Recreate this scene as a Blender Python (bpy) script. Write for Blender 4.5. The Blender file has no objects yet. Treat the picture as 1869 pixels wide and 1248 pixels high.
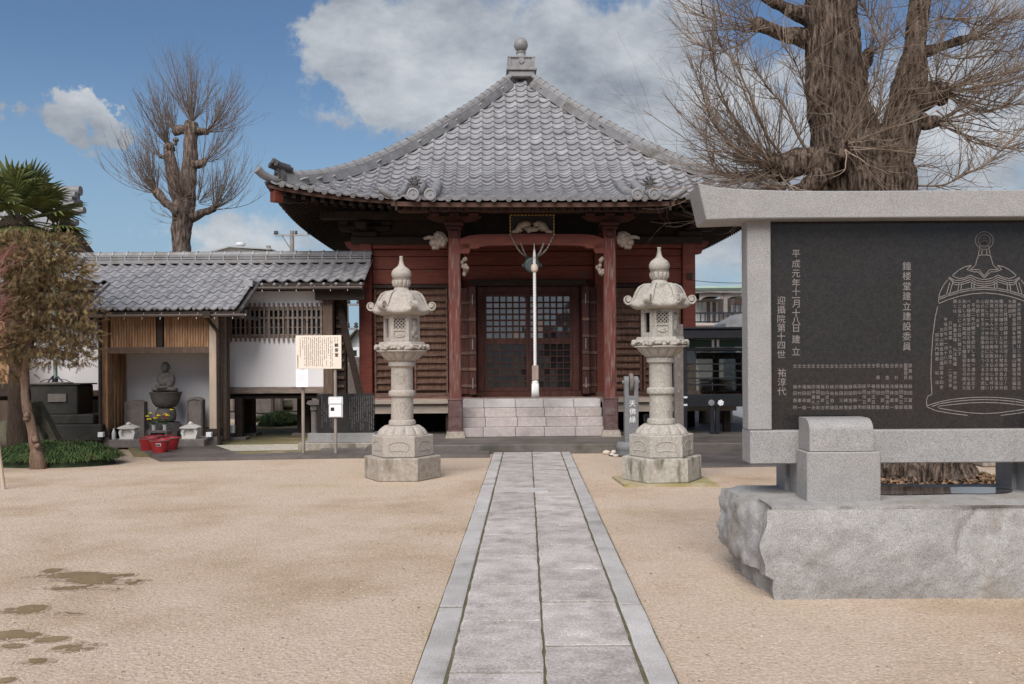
import bpy, bmesh, math, random
from mathutils import Vector, Matrix, noise
random.seed(7)
C = bpy.context.scene
COL = C.collection
R = math.radians
# ------------------------------------------------------------------ camera
F, VX, VY, EYE, ROLL = 1700.0, 961.0, 656.0, 1.5, R(0.38)
IW, IH = 1869.0, 1248.0
cam = bpy.data.objects.new('camera', bpy.data.cameras.new('camera'))
COL.objects.link(cam)
cam.data.sensor_width = 36
cam.data.lens = F / IW * 36
cam.data.shift_x = -(VX - IW / 2) / IW
cam.data.shift_y = (VY - IH / 2) / IW
cam.data.clip_start = 0.05
cam.data.clip_end = 2000
cam.location = (0, 0, EYE)
cam.rotation_euler = (Matrix.Rotation(R(90), 3, 'X') @ Matrix.Rotation(-ROLL, 3, 'Z')).to_euler()
C.camera = cam
# ------------------------------------------------------------------ light
SUN_EL, SUN_AZ = 46, 196          # azimuth clockwise from +Y: behind the camera, a little to the left
sl = bpy.data.lights.new('sun', 'SUN')
sl.energy = 1.5
sl.angle = R(50)
sl.color = (1.0, 0.95, 0.89)
sun = bpy.data.objects.new('sun', sl)
COL.objects.link(sun)
sd = Vector((math.sin(R(SUN_AZ)) * math.cos(R(SUN_EL)), math.cos(R(SUN_AZ)) * math.cos(R(SUN_EL)), math.sin(R(SUN_EL))))
sun.rotation_euler = sd.to_track_quat('Z', 'Y').to_euler()
C.view_settings.view_transform = 'Standard'
C.view_settings.look = 'None'
C.view_settings.gamma = 1
C.view_settings.use_curve_mapping = False
C.view_settings.exposure = 1.62
C.cycles.use_denoising = True
C.cycles.max_bounces = 6
C.cycles.caustics_reflective = False
C.cycles.caustics_refractive = False

def pdir(px, py):
    return Vector(((px - VX) / F, 1, (VY - py) / F)).normalized()

def make_world():
    w = bpy.data.worlds.new('World')
    C.world = w
    w.use_nodes = True
    nt = w.node_tree
    nt.nodes.clear()
    N = lambda t, **k: mk(nt, t, **k)
    L = nt.links.new
    out = N('ShaderNodeOutputWorld')
    bg = N('ShaderNodeBackground')
    bg.inputs['Strength'].default_value = 0.079
    L(bg.outputs[0], out.inputs[0])
    sky = N('ShaderNodeTexSky')
    sky.sky_type = 'NISHITA'
    sky.sun_disc = False
    sky.sun_elevation = R(SUN_EL)
    sky.sun_rotation = R(SUN_AZ)
    sky.air_density = 1.0
    sky.dust_density = 0.4
    sky.ozone_density = 1.6
    tc = N('ShaderNodeTexCoord')
    dirv = tc.outputs['Generated']
    def noise_tex(scale, detail, rough, dist=0.0, off=(0, 0, 0), sc=(1, 1, 1.7)):
        mp = N('ShaderNodeMapping')
        mp.inputs['Location'].default_value = off
        mp.inputs['Scale'].default_value = sc
        L(dirv, mp.inputs['Vector'])
        n = N('ShaderNodeTexNoise')
        n.inputs['Scale'].default_value = scale
        n.inputs['Detail'].default_value = detail
        n.inputs['Roughness'].default_value = rough
        n.inputs['Distortion'].default_value = dist
        L(mp.outputs[0], n.inputs['Vector'])
        return n.outputs['Fac']
    def m(op, a, b):
        x = N('ShaderNodeMath')
        x.operation = op
        for i, v in enumerate((a, b)):
            if isinstance(v, (int, float)):
                x.inputs[i].default_value = v
            else:
                L(v, x.inputs[i])
        return x.outputs[0]
    wide = N('ShaderNodeMapRange')       # open blue sky ahead to the left and above, more broken cloud all round
    wide.interpolation_type = 'SMOOTHSTEP'
    dd = N('ShaderNodeVectorMath')
    dd.operation = 'DISTANCE'
    L(dirv, dd.inputs[0])
    dd.inputs[1].default_value = pdir(500, 150)
    L(dd.outputs['Value'], wide.inputs['Value'])
    for k_, q_ in zip(('From Min', 'From Max', 'To Min', 'To Max'), (.25, 1.1, -.16, .12)):
        wide.inputs[k_].default_value = q_
    acc = m('ADD', m('ADD', noise_tex(6.0, 12, 0.60, 0.1), wide.outputs[0]), m('MULTIPLY', m('SUBTRACT', noise_tex(15, 10, 0.65, 0.1, (3, 1, 2)), 0.5), 0.35))
    sep = N('ShaderNodeSeparateXYZ')
    L(dirv, sep.inputs[0])
    hzn = N('ShaderNodeMapRange')
    hzn.interpolation_type = 'SMOOTHSTEP'
    for k_, q_ in zip(('From Min', 'From Max', 'To Min', 'To Max'), (-.02, .10, .34, 0)):
        hzn.inputs[k_].default_value = q_
    L(sep.outputs['Z'], hzn.inputs['Value'])
    acc = m('ADD', acc, hzn.outputs[0])
    wn = N('ShaderNodeTexNoise')
    wn.inputs['Scale'].default_value = 13
    wn.inputs['Detail'].default_value = 8
    wn.inputs['Roughness'].default_value = .62
    L(dirv, wn.inputs['Vector'])
    wv = N('ShaderNodeVectorMath')
    wv.operation = 'MULTIPLY_ADD'
    L(wn.outputs['Color'], wv.inputs[0])
    wv.inputs[1].default_value = (.17, .17, .17)
    wv.inputs[2].default_value = (-.085, -.085, -.085)
    wd = N('ShaderNodeVectorMath')
    wd.operation = 'ADD'
    L(dirv, wd.inputs[0])
    L(wv.outputs[0], wd.inputs[1])
    for px, py, r, wgt in ((720, 40, .12, .34), (850, 60, .14, .34), (1000, 50, .16, .34), (1130, 120, .15, .34), (1230, 60, .10, .30), (1200, 240, .15, .32), (1060, 200, .12, .28), (930, 190, .10, .22),
                           (640, 190, .06, .50), (700, 160, .06, .34), (570, 115, .04, .34), (780, 200, .06, .26), (600, 20, .06, .34), (640, 40, .06, .3), (880, 230, .09, .3),
                           (125, 190, .045, .62), (165, 205, .045, .62), (190, 225, .035, .45), (5, 190, .03, .55), (335, 420, .06, .30), (470, 430, .06, .34), (400, 425, .05, .3), (560, 440, .07, .3), (480, 360, .035, .2),
                           (1340, 470, .16, .30), (1420, 220, .14, .30), (1550, 300, .18, .28), (1760, 300, .18, .34), (1760, 190, .10, .2), (1860, 60, .06, .2), (1300, 330, .10, .2)):
        d = N('ShaderNodeVectorMath')
        d.operation = 'DISTANCE'
        L(wd.outputs[0], d.inputs[0])
        d.inputs[1].default_value = pdir(px, py)
        mr = N('ShaderNodeMapRange')
        mr.interpolation_type = 'SMOOTHSTEP'
        mr.inputs['From Min'].default_value = 0
        mr.inputs['From Max'].default_value = r
        mr.inputs['To Min'].default_value = wgt
        mr.inputs['To Max'].default_value = 0
        L(d.outputs['Value'], mr.inputs['Value'])
        acc = m('ADD', acc, mr.outputs[0])
    mk_ = N('ShaderNodeMapRange')
    mk_.interpolation_type = 'SMOOTHSTEP'
    mk_.inputs['From Min'].default_value = 0.50
    mk_.inputs['From Max'].default_value = 0.84
    mk_.inputs['To Max'].default_value = 0.93
    L(acc, mk_.inputs['Value'])
    shade = N('ShaderNodeValToRGB')
    shade.color_ramp.elements[0].position = 0.44
    shade.color_ramp.elements[0].color = (1.15, 1.28, 1.48, 1)
    shade.color_ramp.elements[1].position = 0.74
    shade.color_ramp.elements[1].color = (2.6, 2.72, 2.85, 1)
    L(m('ADD', m('MULTIPLY', noise_tex(8.0, 12, 0.62, 0.12, (0.05, 0, 0.1)), 0.95), m('MULTIPLY', noise_tex(2.6, 2, 0.5, 0, (5, 5, 1)), 0.25)), shade.inputs[0])
    skc = N('ShaderNodeMix')
    skc.data_type = 'RGBA'
    skc.blend_type = 'MULTIPLY'
    skc.inputs[0].default_value = 1
    L(sky.outputs[0], skc.inputs[6])
    skc.inputs[7].default_value = (0.30, 0.345, 0.385, 1)
    mx = N('ShaderNodeMix')
    mx.data_type = 'RGBA'
    L(mk_.outputs[0], mx.inputs[0])
    hz2 = N('ShaderNodeMapRange')         # pale haze low in the sky
    hz2.interpolation_type = 'SMOOTHSTEP'
    for k_, q_ in zip(('From Min', 'From Max', 'To Min', 'To Max'), (.02, .32, .9, 0)):
        hz2.inputs[k_].default_value = q_
    L(sep.outputs['Z'], hz2.inputs['Value'])
    hm = N('ShaderNodeMix')
    hm.data_type = 'RGBA'
    L(hz2.outputs[0], hm.inputs[0])
    L(skc.outputs[2], hm.inputs[6])
    hm.inputs[7].default_value = (1.25, 1.85, 2.4, 1)
    L(hm.outputs[2], mx.inputs[6])
    L(shade.outputs[0], mx.inputs[7])
    L(mx.outputs[2], bg.inputs['Color'])

def mk(nt, t, **k):
    n = nt.nodes.new(t)
    for a, b in k.items():
        setattr(n, a, b)
    return n
make_world()

# ------------------------------------------------------------------ pixel -> place helpers (photo pixels, depth in metres)
def unroll(px, py):
    x, y = px - VX, py - VY
    c, s = math.cos(ROLL), math.sin(ROLL)
    return x * c - y * s, x * s + y * c
def P(px, py, d):
    x, y = unroll(px, py)
    return Vector((x * d / F, d, EYE - y * d / F))
def gd(px, py, z=0.0):            # point on level z seen at a pixel
    x, y = unroll(px, py)
    d = (EYE - z) * F / y
    return Vector((x * d / F, d, z))

# ------------------------------------------------------------------ materials
def srgb(r, g, b):
    f = lambda v: (v / 255 / 12.92) if v / 255 <= 0.04045 else ((v / 255 + 0.055) / 1.055) ** 2.4
    return (f(r), f(g), f(b))
MATS = {}
def mat(name, stops, scale=6.0, detail=6, nrough=0.6, stretch=(1, 1, 1), rough=0.8, bump=0.0, bscale=60, spec=0.3, metal=0.0,
        fine=0.0, fscale=150, stain=None, stscale=2.0, ststretch=(1, 1, 1), stpos=(0.5, 0.7), island=0.0, ior=None, wave=None, emit=0, ranobj=0.0,
        rough2=None, coords='Object', bdist=0.01):
    """noise-ramped principled material; stops = colours or (pos,colour)"""
    if name in MATS:
        return MATS[name]
    m = bpy.data.materials.new(name)
    m.use_nodes = True
    nt = m.node_tree
    L = nt.links.new
    N = lambda t: nt.nodes.new(t)
    b = nt.nodes['Principled BSDF']
    b.inputs['Roughness'].default_value = rough
    b.inputs['Metallic'].default_value = metal
    b.inputs['Specular IOR Level'].default_value = spec
    if ior:
        b.inputs['IOR'].default_value = ior
    tc = N('ShaderNodeTexCoord')
    oi = N('ShaderNodeObjectInfo')
    add = N('ShaderNodeVectorMath')
    add.operation = 'MULTIPLY_ADD'
    comb = N('ShaderNodeCombineXYZ')
    for i in range(3):
        L(oi.outputs['Random'], comb.inputs[i])
    L(comb.outputs[0], add.inputs[0])
    add.inputs[1].default_value = (17, 31, 23)
    L(tc.outputs[coords], add.inputs[2])
    vec = add.outputs[0]
    def nz(sc, st=(1, 1, 1), det=detail, ro=nrough):
        mp = N('ShaderNodeMapping')
        mp.inputs['Scale'].default_value = st
        L(vec, mp.inputs['Vector'])
        n = N('ShaderNodeTexNoise')
        n.inputs['Scale'].default_value = sc
        n.inputs['Detail'].default_value = det
        n.inputs['Roughness'].default_value = ro
        L(mp.outputs[0], n.inputs['Vector'])
        return n.outputs['Fac']
    ramp = N('ShaderNodeValToRGB')
    els = ramp.color_ramp.elements
    st = [s if len(s) == 2 else None for s in stops]
    if st[0] is None:
        n = len(stops)
        lo, hi = 0.32, 0.68
        st = [((lo + (hi - lo) * i / max(1, n - 1)), c) for i, c in enumerate(stops)]
    while len(els) < len(st):
        els.new(0.5)
    while len(els) > len(st):
        els.remove(els[-1])
    for e, (p, c) in zip(els, st):
        e.position = p
        e.color = (*c, 1)
    L(nz(scale, stretch), ramp.inputs[0])
    colr = ramp.outputs[0]
    def mixc(fac, a, bcol, mode='MIX'):
        x = N('ShaderNodeMix')
        x.data_type = 'RGBA'
        x.blend_type = mode
        if isinstance(fac, (int, float)):
            x.inputs[0].default_value = fac
        else:
            L(fac, x.inputs[0])
        L(a, x.inputs[6])
        if isinstance(bcol, tuple):
            x.inputs[7].default_value = (*bcol, 1)
        else:
            L(bcol, x.inputs[7])
        return x.outputs[2]
    def mr(v, a, bb, c, d):
        x = N('ShaderNodeMapRange')
        for k, q in zip(('From Min', 'From Max', 'To Min', 'To Max'), (a, bb, c, d)):
            x.inputs[k].default_value = q
        L(v, x.inputs['Value'])
        return x.outputs[0]
    if stain:
        f = mr(nz(stscale, ststretch, 5, 0.6), stpos[0], stpos[1], 0, 1)
        colr = mixc(f, colr, stain)
        if rough2 is not None:
            L(mr(f, 0, 1, rough, rough2), b.inputs['Roughness'])
    def valmul(colr, v, lo, hi, a=0.0, bb=1.0):
        g = N('ShaderNodeCombineColor')
        q = mr(v, a, bb, lo, hi)
        for i in range(3):
            L(q, g.inputs[i])
        return mixc(1.0, colr, g.outputs[0], 'MULTIPLY')
    if fine:
        colr = valmul(colr, nz(fscale, (1, 1, 1), 3, 0.7), 1 - fine, 1 + fine, 0.3, 0.7)
    if island:
        ge = N('ShaderNodeNewGeometry')
        colr = valmul(colr, ge.outputs['Random Per Island'], 1 - island, 1 + island)
    if ranobj:
        colr = valmul(colr, oi.outputs['Random'], 1 - ranobj, 1 + ranobj)
    L(colr, b.inputs['Base Color'])
    if bump:
        bp = N('ShaderNodeBump')
        bp.inputs['Strength'].default_value = bump
        bp.inputs['Distance'].default_value = bdist
        L(nz(bscale, stretch, 5, 0.65), bp.inputs['Height'])
        L(bp.outputs[0], b.inputs['Normal'])
    if emit:
        L(colr, b.inputs['Emission Color'])
        b.inputs['Emission Strength'].default_value = emit
    MATS[name] = m
    return m

M = {}
M['sand'] = mat('sand', [(.32, (.40, .295, .205)), (.45, (.50, .38, .285)), (.58, (.57, .455, .365)), (.72, (.67, .555, .465))], scale=0.6, detail=10, nrough=0.66,
                rough=0.92, bump=1.0, bscale=38, bdist=.02, fine=0.27, fscale=55, stain=(.40, .30, .175), stscale=0.6, stpos=(0.54, 0.78), spec=0.15, coords='Object')
M['moss'] = mat('moss_earth', [(.27, .205, .125), (.16, .14, .065), (.40, .31, .21)], scale=1.2, rough=0.95, bump=0.6, bscale=40, fine=.3, fscale=50)
M['gravel'] = mat('pale_gravel', [(.55, .50, .43), (.42, .38, .31), (.62, .58, .52)], scale=9, rough=0.95, bump=0.8, bscale=90, fine=.3, fscale=80)
M['paving'] = mat('dark_paving', [(.105, .09, .083), (.16, .14, .13)], scale=2.2, rough=0.62, rough2=.35, bump=0.3, bscale=120, fine=.2, fscale=120, stain=(.08, .07, .063), stscale=1.2, stpos=(.45, .65))
M['concrete'] = mat('damp_concrete', [(.10, .085, .075), (.16, .14, .125)], scale=2.6, rough=0.6, bump=0.3, bscale=90, fine=.2, fscale=120, stain=(.07, .062, .05), stscale=1.6, stpos=(.5, .7))
gr = dict(detail=4, nrough=0.75, rough=0.6)
M['slab'] = mat('path_granite', [(0.3, (.32, .282, .262)), (.5, (.425, .385, .363)), (.7, (.51, .472, .45))], scale=5, detail=8, rough=0.75, bump=0.5, bscale=90, fine=.38, fscale=75,
                stain=(.23, .202, .19), stscale=3.6, stpos=(.5, .75), ranobj=.09)
M['slab_edge'] = mat('path_granite_kerb', [(0.3, (.34, .315, .30)), (.5, (.43, .405, .39)), (.7, (.51, .485, .47))], scale=2.0, detail=8, rough=0.75, bump=0.35, bscale=110, fine=.26, fscale=90,
                stain=(.25, .235, .22), stscale=2.2, stpos=(.55, .75), ranobj=.07)
M['granite'] = mat('monument_granite', [(.32, (.175, .167, .163)), (.5, (.285, .275, .268)), (.68, (.365, .354, .347))], scale=150, detail=4, nrough=.6, rough=0.55, bump=.08, bscale=120, fine=.08, fscale=8,
                   stain=(.24, .225, .205), stscale=1.8, ststretch=(1, 1, .5), stpos=(.58, .8))
M['rock'] = mat('rough_granite', [(.30, (.17, .16, .15)), (.5, (.30, .287, .275)), (.7, (.42, .405, .39))], scale=140, detail=5, nrough=.65, rough=0.85, bump=.7, bscale=24, bdist=.014, fine=.18, fscale=7,
                stain=(.235, .195, .145), stscale=2.0, ststretch=(1.6, 1.6, .7), stpos=(.54, .74))
M['lantern'] = mat('lantern_granite', [(.33, (.275, .237, .205)), (.5, (.375, .332, .292)), (.67, (.455, .41, .37))], scale=45, detail=5, nrough=.7, rough=0.85, bump=.35, bscale=70, fine=.12, fscale=160,
                   stain=(.20, .175, .12), stscale=2.2, ststretch=(1, 1, .5), stpos=(.63, .88))
M['lantern_base'] = mat('old_base_stone', [(.33, (.24, .20, .165)), (.5, (.33, .285, .24)), (.67, (.42, .375, .325))], scale=14, detail=7, nrough=.7, rough=0.9, bump=.4, bscale=60, fine=.15, fscale=120,
                   stain=(.16, .14, .10), stscale=3.0, ststretch=(1.4, 1.4, .6), stpos=(.56, .72))
M['panel'] = mat('black_granite', [(.30, (.014, .0125, .0122)), (.5, (.025, .0225, .022)), (.7, (.052, .047, .046))], scale=170, detail=3, rough=0.045, spec=.28, fine=.25, fscale=40)
M['tablet'] = mat('dark_slate', [(.015, .014, .015), (.028, .026, .027)], scale=8, rough=0.25, spec=.5)
M['engrave'] = mat('engraved_line', [(.17, .15, .142), (.24, .215, .203)], scale=30, rough=.9)
M['tile'] = mat('roof_tile_grey', [(.32, (.20, .195, .205)), (.5, (.265, .26, .27)), (.68, (.33, .325, .335))], scale=5, detail=6, rough=0.42, spec=.5, bump=.1, bscale=60, fine=.08, fscale=60,
                stain=(.16, .155, .15), stscale=4, stpos=(.64, .86), ranobj=.07)
M['tile_stuff'] = mat('roof_tile_grey_far', [(.32, (.195, .19, .20)), (.5, (.265, .26, .27)), (.68, (.335, .33, .34))], scale=3, detail=6, rough=0.42, spec=.5, fine=.1, fscale=60, island=.10,
                stain=(.17, .165, .16), stscale=1.4, stpos=(.6, .8))
M['ridge'] = mat('ridge_tile_grey', [(.175, .17, .173), (.255, .25, .255)], scale=5, rough=0.5, spec=.4, stain=(.14, .13, .11), stscale=3, stpos=(.52, .72), fine=.15, fscale=50)
M['tile_dark'] = mat('dark_tile_ornament', [(.045, .043, .043), (.09, .085, .085)], scale=9, rough=.55)
M['red'] = mat('red_timber', [(.30, (.10, .023, .015)), (.5, (.145, .034, .021)), (.7, (.18, .046, .029))], scale=3.5, stretch=(1, 1, 7), rough=0.6, bump=.2, bscale=40,
               stain=(.10, .055, .04), stscale=3, ststretch=(1, 1, 3), stpos=(.58, .75), ranobj=.1)
M['red_beam'] = mat('red_beam_timber', [(.30, (.098, .025, .016)), (.5, (.135, .033, .021)), (.7, (.165, .044, .028))], scale=3, stretch=(1, 5, 5), rough=0.6, bump=.15, bscale=30, ranobj=.06)
M['pillar'] = mat('worn_red_pillar', [(.32, (.075, .030, .025)), (.47, (.135, .033, .026)), (.66, (.125, .065, .052))], scale=3, stretch=(5, 5, .5), rough=0.7, bump=.4, bscale=18,
                  stain=(.19, .135, .115), stscale=4, ststretch=(9, 9, .8), stpos=(.52, .66))
M['copper'] = mat('copper_sheath', [(.10, .058, .055), (.16, .095, .088)], scale=6, rough=.45, metal=.3, stain=(.19, .15, .14), stscale=5, stpos=(.52, .7))
M['wood_dark'] = mat('dark_timber', [(.022, .014, .011), (.042, .028, .021)], scale=4, stretch=(1, 1, 5), rough=.75, bump=.2)
M['eave'] = mat('dark_eave_timber', [(.016, .010, .008), (.032, .020, .015)], scale=4, rough=.8)  # near-black timber for soffit, rafters and upper wall
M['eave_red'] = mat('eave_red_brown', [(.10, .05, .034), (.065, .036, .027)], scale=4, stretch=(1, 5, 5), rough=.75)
M['batten'] = mat('shutter_batten', [(.065, .034, .025), (.115, .065, .048), (.17, .105, .08)], scale=4, stretch=(1, 6, 6), rough=.75, bump=.2, ranobj=.2)
M['board'] = mat('shutter_board', [(.11, .055, .038), (.18, .10, .068), (.26, .16, .11)], scale=5, stretch=(8, 8, 1), rough=.8, bump=.2)
M['wood_warm'] = mat('warm_timber', [(.17, .085, .04), (.30, .165, .085), (.38, .23, .13)], scale=4, stretch=(6, 6, .8), rough=.65, bump=.15, ranobj=.12)
M['wood_pale'] = mat('weathered_pale_timber', [(.40, .31, .23), (.52, .42, .33)], scale=4, stretch=(6, 6, .8), rough=.7, bump=.15)
M['wood_grey'] = mat('weathered_grey_timber', [(.13, .095, .078), (.20, .155, .13), (.25, .20, .175)], scale=4, stretch=(1, 6, 6), rough=.75, bump=.2, ranobj=.1)
M['wood_brown'] = mat('brown_timber', [(.07, .045, .033), (.12, .08, .058)], scale=4, stretch=(6, 6, .8), rough=.7, bump=.15, ranobj=.15)
M['floor'] = mat('veranda_plank', [(.26, .15, .125), (.34, .22, .18)], scale=4, stretch=(1, 7, 1), rough=.7, bump=.15)
M['veranda_edge'] = mat('veranda_edge_timber', [(.27, .22, .18), (.37, .31, .26)], scale=4, stretch=(1, 6, 6), rough=.75, bump=.15)
M['plaster'] = mat('white_plaster', [(.66, .635, .64), (.72, .695, .70)], scale=1.4, rough=.85, stain=(.58, .54, .50), stscale=1.8, ststretch=(1.5, 1, .5), stpos=(.62, .85), spec=.1)
M['glass'] = mat('window_glass', [(.02, .022, .026), (.03, .033, .038)], scale=3, rough=.04, spec=.9, ior=1.9)
M['glass_dark'] = mat('dark_glass', [(.012, .013, .014), (.018, .02, .021)], scale=3, rough=.06, spec=.5)
M['black_metal'] = mat('black_steel', [(.012, .013, .016), (.022, .023, .028)], scale=6, rough=.35, spec=.5)
M['grey_metal'] = mat('grey_metal', [(.24, .24, .25), (.33, .33, .34)], scale=6, rough=.45, metal=.4)
M['gutter'] = mat('gutter_metal', [(.16, .135, .125), (.23, .20, .185)], scale=6, rough=.45, metal=.2)
M['post_metal'] = mat('brown_sign_post', [(.24, .195, .165), (.30, .25, .215)], scale=6, rough=.5)
M['sign'] = mat('cream_board', [(.72, .63, .53), (.78, .69, .59)], scale=3, rough=.5)
M['paper'] = mat('white_paper', [(.78, .78, .84), (.84, .84, .88)], scale=3, rough=.6)
M['plastic'] = mat('clear_plastic_sleeve', [(.50, .50, .50), (.60, .60, .60)], scale=6, rough=.2, spec=.6)
M['ink'] = mat('black_ink', [(.03, .028, .03), (.045, .042, .045)], scale=20, rough=.7)
M['ink_red'] = mat('red_ink', [(.65, .22, .25), (.72, .30, .34)], scale=20, rough=.7)
M['ink_pink'] = mat('pink_ink', [(.70, .52, .62), (.74, .58, .67)], scale=20, rough=.7)
M['white_ink'] = mat('white_engraving', [(.75, .75, .75), (.82, .82, .82)], scale=20, rough=.8)
M['grey_ink'] = mat('grey_engraving', [(.20, .19, .19), (.28, .27, .27)], scale=40, rough=.8)
M['bark'] = mat('ginkgo_bark', [(.38, (.035, .024, .018)), (.5, (.13, .095, .074)), (.62, (.27, .21, .17))], scale=9, detail=8, stretch=(3.2, 3.2, .45), rough=.95, bump=1.0, bscale=8, bdist=.12, spec=.1,
                stain=(.17, .15, .13), stscale=3, stpos=(.58, .75))
M['bark_far'] = mat('pale_ginkgo_bark', [(.38, (.055, .038, .03)), (.5, (.14, .105, .088)), (.62, (.23, .185, .16))], scale=7, detail=8, stretch=(2.6, 2.6, .5), rough=.95, bump=1.0, bscale=9, bdist=.05, spec=.1)
M['twig'] = mat('tan_twig', [(.12, .085, .062), (.20, .15, .115), (.29, .228, .18)], scale=3, rough=.85, island=.28, spec=.15)
M['twig_far'] = mat('brown_twig', [(.16, .118, .095), (.25, .195, .16)], scale=1, rough=.9, island=.25, spec=.1)
M['palm_leaf'] = mat('palm_leaf', [(.065, .085, .025), (.13, .155, .05), (.23, .22, .10)], scale=2.5, rough=.45, spec=.4, island=.3)
M['palm_dry'] = mat('dry_palm_leaf', [(.20, .19, .10), (.28, .25, .15)], scale=3, rough=.6, island=.2)
M['palm_fibre'] = mat('palm_fibre', [(.030, .021, .015), (.07, .048, .034)], scale=14, stretch=(3, 3, .6), rough=.95, bump=1, bscale=30, bdist=.03)
M['yew'] = mat('bronze_conifer_needles', [(.115, .078, .036), (.18, .128, .062), (.24, .18, .095)], scale=3.5, rough=.75, island=.42, spec=.2)
M['yew_bark'] = mat('yew_bark', [(.10, .06, .04), (.19, .12, .085), (.25, .18, .14)], scale=7, stretch=(2, 2, .6), rough=.9, bump=.9, bscale=18, bdist=.03)
M['maple'] = mat('red_maple_twig', [(.25, .09, .085), (.36, .17, .16)], scale=3, rough=.7, island=.2)
M['grass'] = mat('mondo_grass', [(.030, .060, .020), (.065, .105, .035), (.12, .13, .05)], scale=5, rough=.6, island=.4, spec=.25)
M['statue'] = mat('dark_statue_stone', [(.085, .076, .07), (.14, .125, .115)], scale=14, detail=7, rough=.85, bump=.3, bscale=50, fine=.15, fscale=120)
M['old_stone'] = mat('old_grey_stone', [(.13, .11, .10), (.20, .175, .16)], scale=9, detail=7, rough=.85, bump=.3, bscale=50, fine=.15, fscale=120, ranobj=.15)
M['black_stone'] = mat('sooty_stone', [(.013, .012, .011), (.032, .029, .025)], scale=3, detail=7, rough=.7, bump=.3, bscale=40, stain=(.035, .036, .02), stscale=4, stpos=(.55, .7))
M['mossy_stone'] = mat('mossy_stone', [(.055, .05, .035), (.085, .08, .05), (.12, .105, .08)], scale=6, detail=7, rough=.9, bump=.5, bscale=30)
M['white_stone'] = mat('white_candle_stone', [(.62, .585, .53), (.72, .69, .64)], scale=9, rough=.8)
M['white_plastic'] = mat('white_plastic', [(.78, .78, .78), (.82, .82, .82)], scale=9, rough=.4)
M['bucket'] = mat('red_plastic', [(.36, .022, .026), (.44, .035, .038)], scale=5, rough=.38, spec=.5)
M['bucket_dark'] = mat('red_plastic_inside', [(.22, .018, .02), (.28, .025, .028)], scale=5, rough=.5)
M['yellow'] = mat('yellow_petal', [(.75, .55, .03), (.85, .68, .05)], scale=20, rough=.6)
M['redflower'] = mat('red_petal', [(.28, .03, .02), (.40, .05, .03)], scale=20, rough=.6)
M['leaf'] = mat('flower_leaf', [(.03, .07, .02), (.06, .11, .04)], scale=20, rough=.6)
M['verdigris'] = mat('verdigris_pole', [(.16, .24, .22), (.24, .33, .30)], scale=9, stretch=(3, 3, .6), rough=.6, stain=(.12, .13, .11), stscale=8, stpos=(.55, .7))
M['bronze'] = mat('green_bronze', [(.055, .075, .068), (.10, .125, .115)], scale=10, rough=.5, metal=.4)
M['rope'] = mat('white_rope', [(.66, .64, .62), (.76, .745, .73)], scale=40, rough=.85)
M['rope_wood'] = mat('pale_bead_wood', [(.62, .50, .40), (.70, .58, .48)], scale=6, rough=.5)
M['sleeve'] = mat('sleeve_wood', [(.26, .19, .16), (.34, .26, .22)], scale=6, stretch=(6, 6, 1), rough=.7)
M['chain'] = mat('chain_metal', [(.30, .27, .25), (.42, .39, .37)], scale=20, rough=.4, metal=.6)
M['gold'] = mat('gold_leaf', [(.55, .34, .08), (.70, .46, .14)], scale=20, rough=.4, metal=.6)
M['carving'] = mat('weathered_carving', [(.22, .165, .13), (.42, .35, .29)], scale=16, rough=.85, bump=.7, bscale=60, bdist=.02)
M['puddle'] = mat('puddle_water', [(.24, .172, .10), (.31, .23, .145)], scale=4, rough=.035, spec=.5)
M['wet_stone'] = mat('wet_granite', [(.30, (.035, .032, .033)), (.6, (.085, .078, .078))], scale=10, rough=.06, spec=.6)
M['apt_wall'] = mat('pink_render', [(.40, .33, .30), (.46, .385, .35)], scale=2, rough=.85)
M['apt_pale'] = mat('pale_render', [(.55, .54, .52), (.62, .61, .59)], scale=2, rough=.85)
M['apt_roof'] = mat('green_roof_sheet', [(.22, .31, .26), (.30, .38, .33)], scale=2, rough=.6, stain=(.30, .26, .2), stscale=3, stpos=(.55, .7))
M['far_white'] = mat('far_white_cladding', [(.62, .63, .64), (.72, .725, .73)], scale=1, rough=.7)
M['far_grey'] = mat('far_grey_roof', [(.30, .31, .32), (.38, .39, .40)], scale=1, rough=.6)
M['pole'] = mat('concrete_pole', [(.19, .175, .165), (.27, .25, .24)], scale=3, rough=.8)
M['leaf_litter'] = mat('leaf_litter', [(.09, .055, .033), (.18, .11, .065), (.24, .16, .10)], scale=8, rough=.9, island=.35)
M['pebble'] = mat('sand_pebble', [(.28, .21, .15), (.42, .34, .26), (.56, .48, .40)], scale=2, rough=.9, island=.3)
M['white_pebble'] = mat('pale_cobble', [(.50, .43, .35), (.62, .55, .47)], scale=6, rough=.7, ranobj=.2)
M['dark_pebble'] = mat('dark_pebble', [(.03, .03, .033), (.06, .06, .065)], scale=6, rough=.6, island=.3)
M['grey_stone'] = mat('dark_grey_granite', [(.35, (.14, .14, .145)), (.65, (.22, .22, .225))], scale=60, detail=4, rough=.6, fine=.1, fscale=200)
M['shade_boards'] = mat('underfloor_shade_board', [(.012, .01, .009), (.02, .017, .015)], scale=4, rough=.9)  # near-black, so the colour itself carries the shade of the void
M['hedge'] = mat('hedge_leaf', [(.02, .035, .014), (.05, .07, .03)], scale=3, rough=.7, island=.4)
M['mat_slab'] = mat('mossy_concrete_slab', [(.30, .25, .15), (.42, .36, .26)], scale=4, rough=.8, stain=(.28, .235, .08), stscale=3, stpos=(.45, .65), fine=.15, fscale=100)
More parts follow.
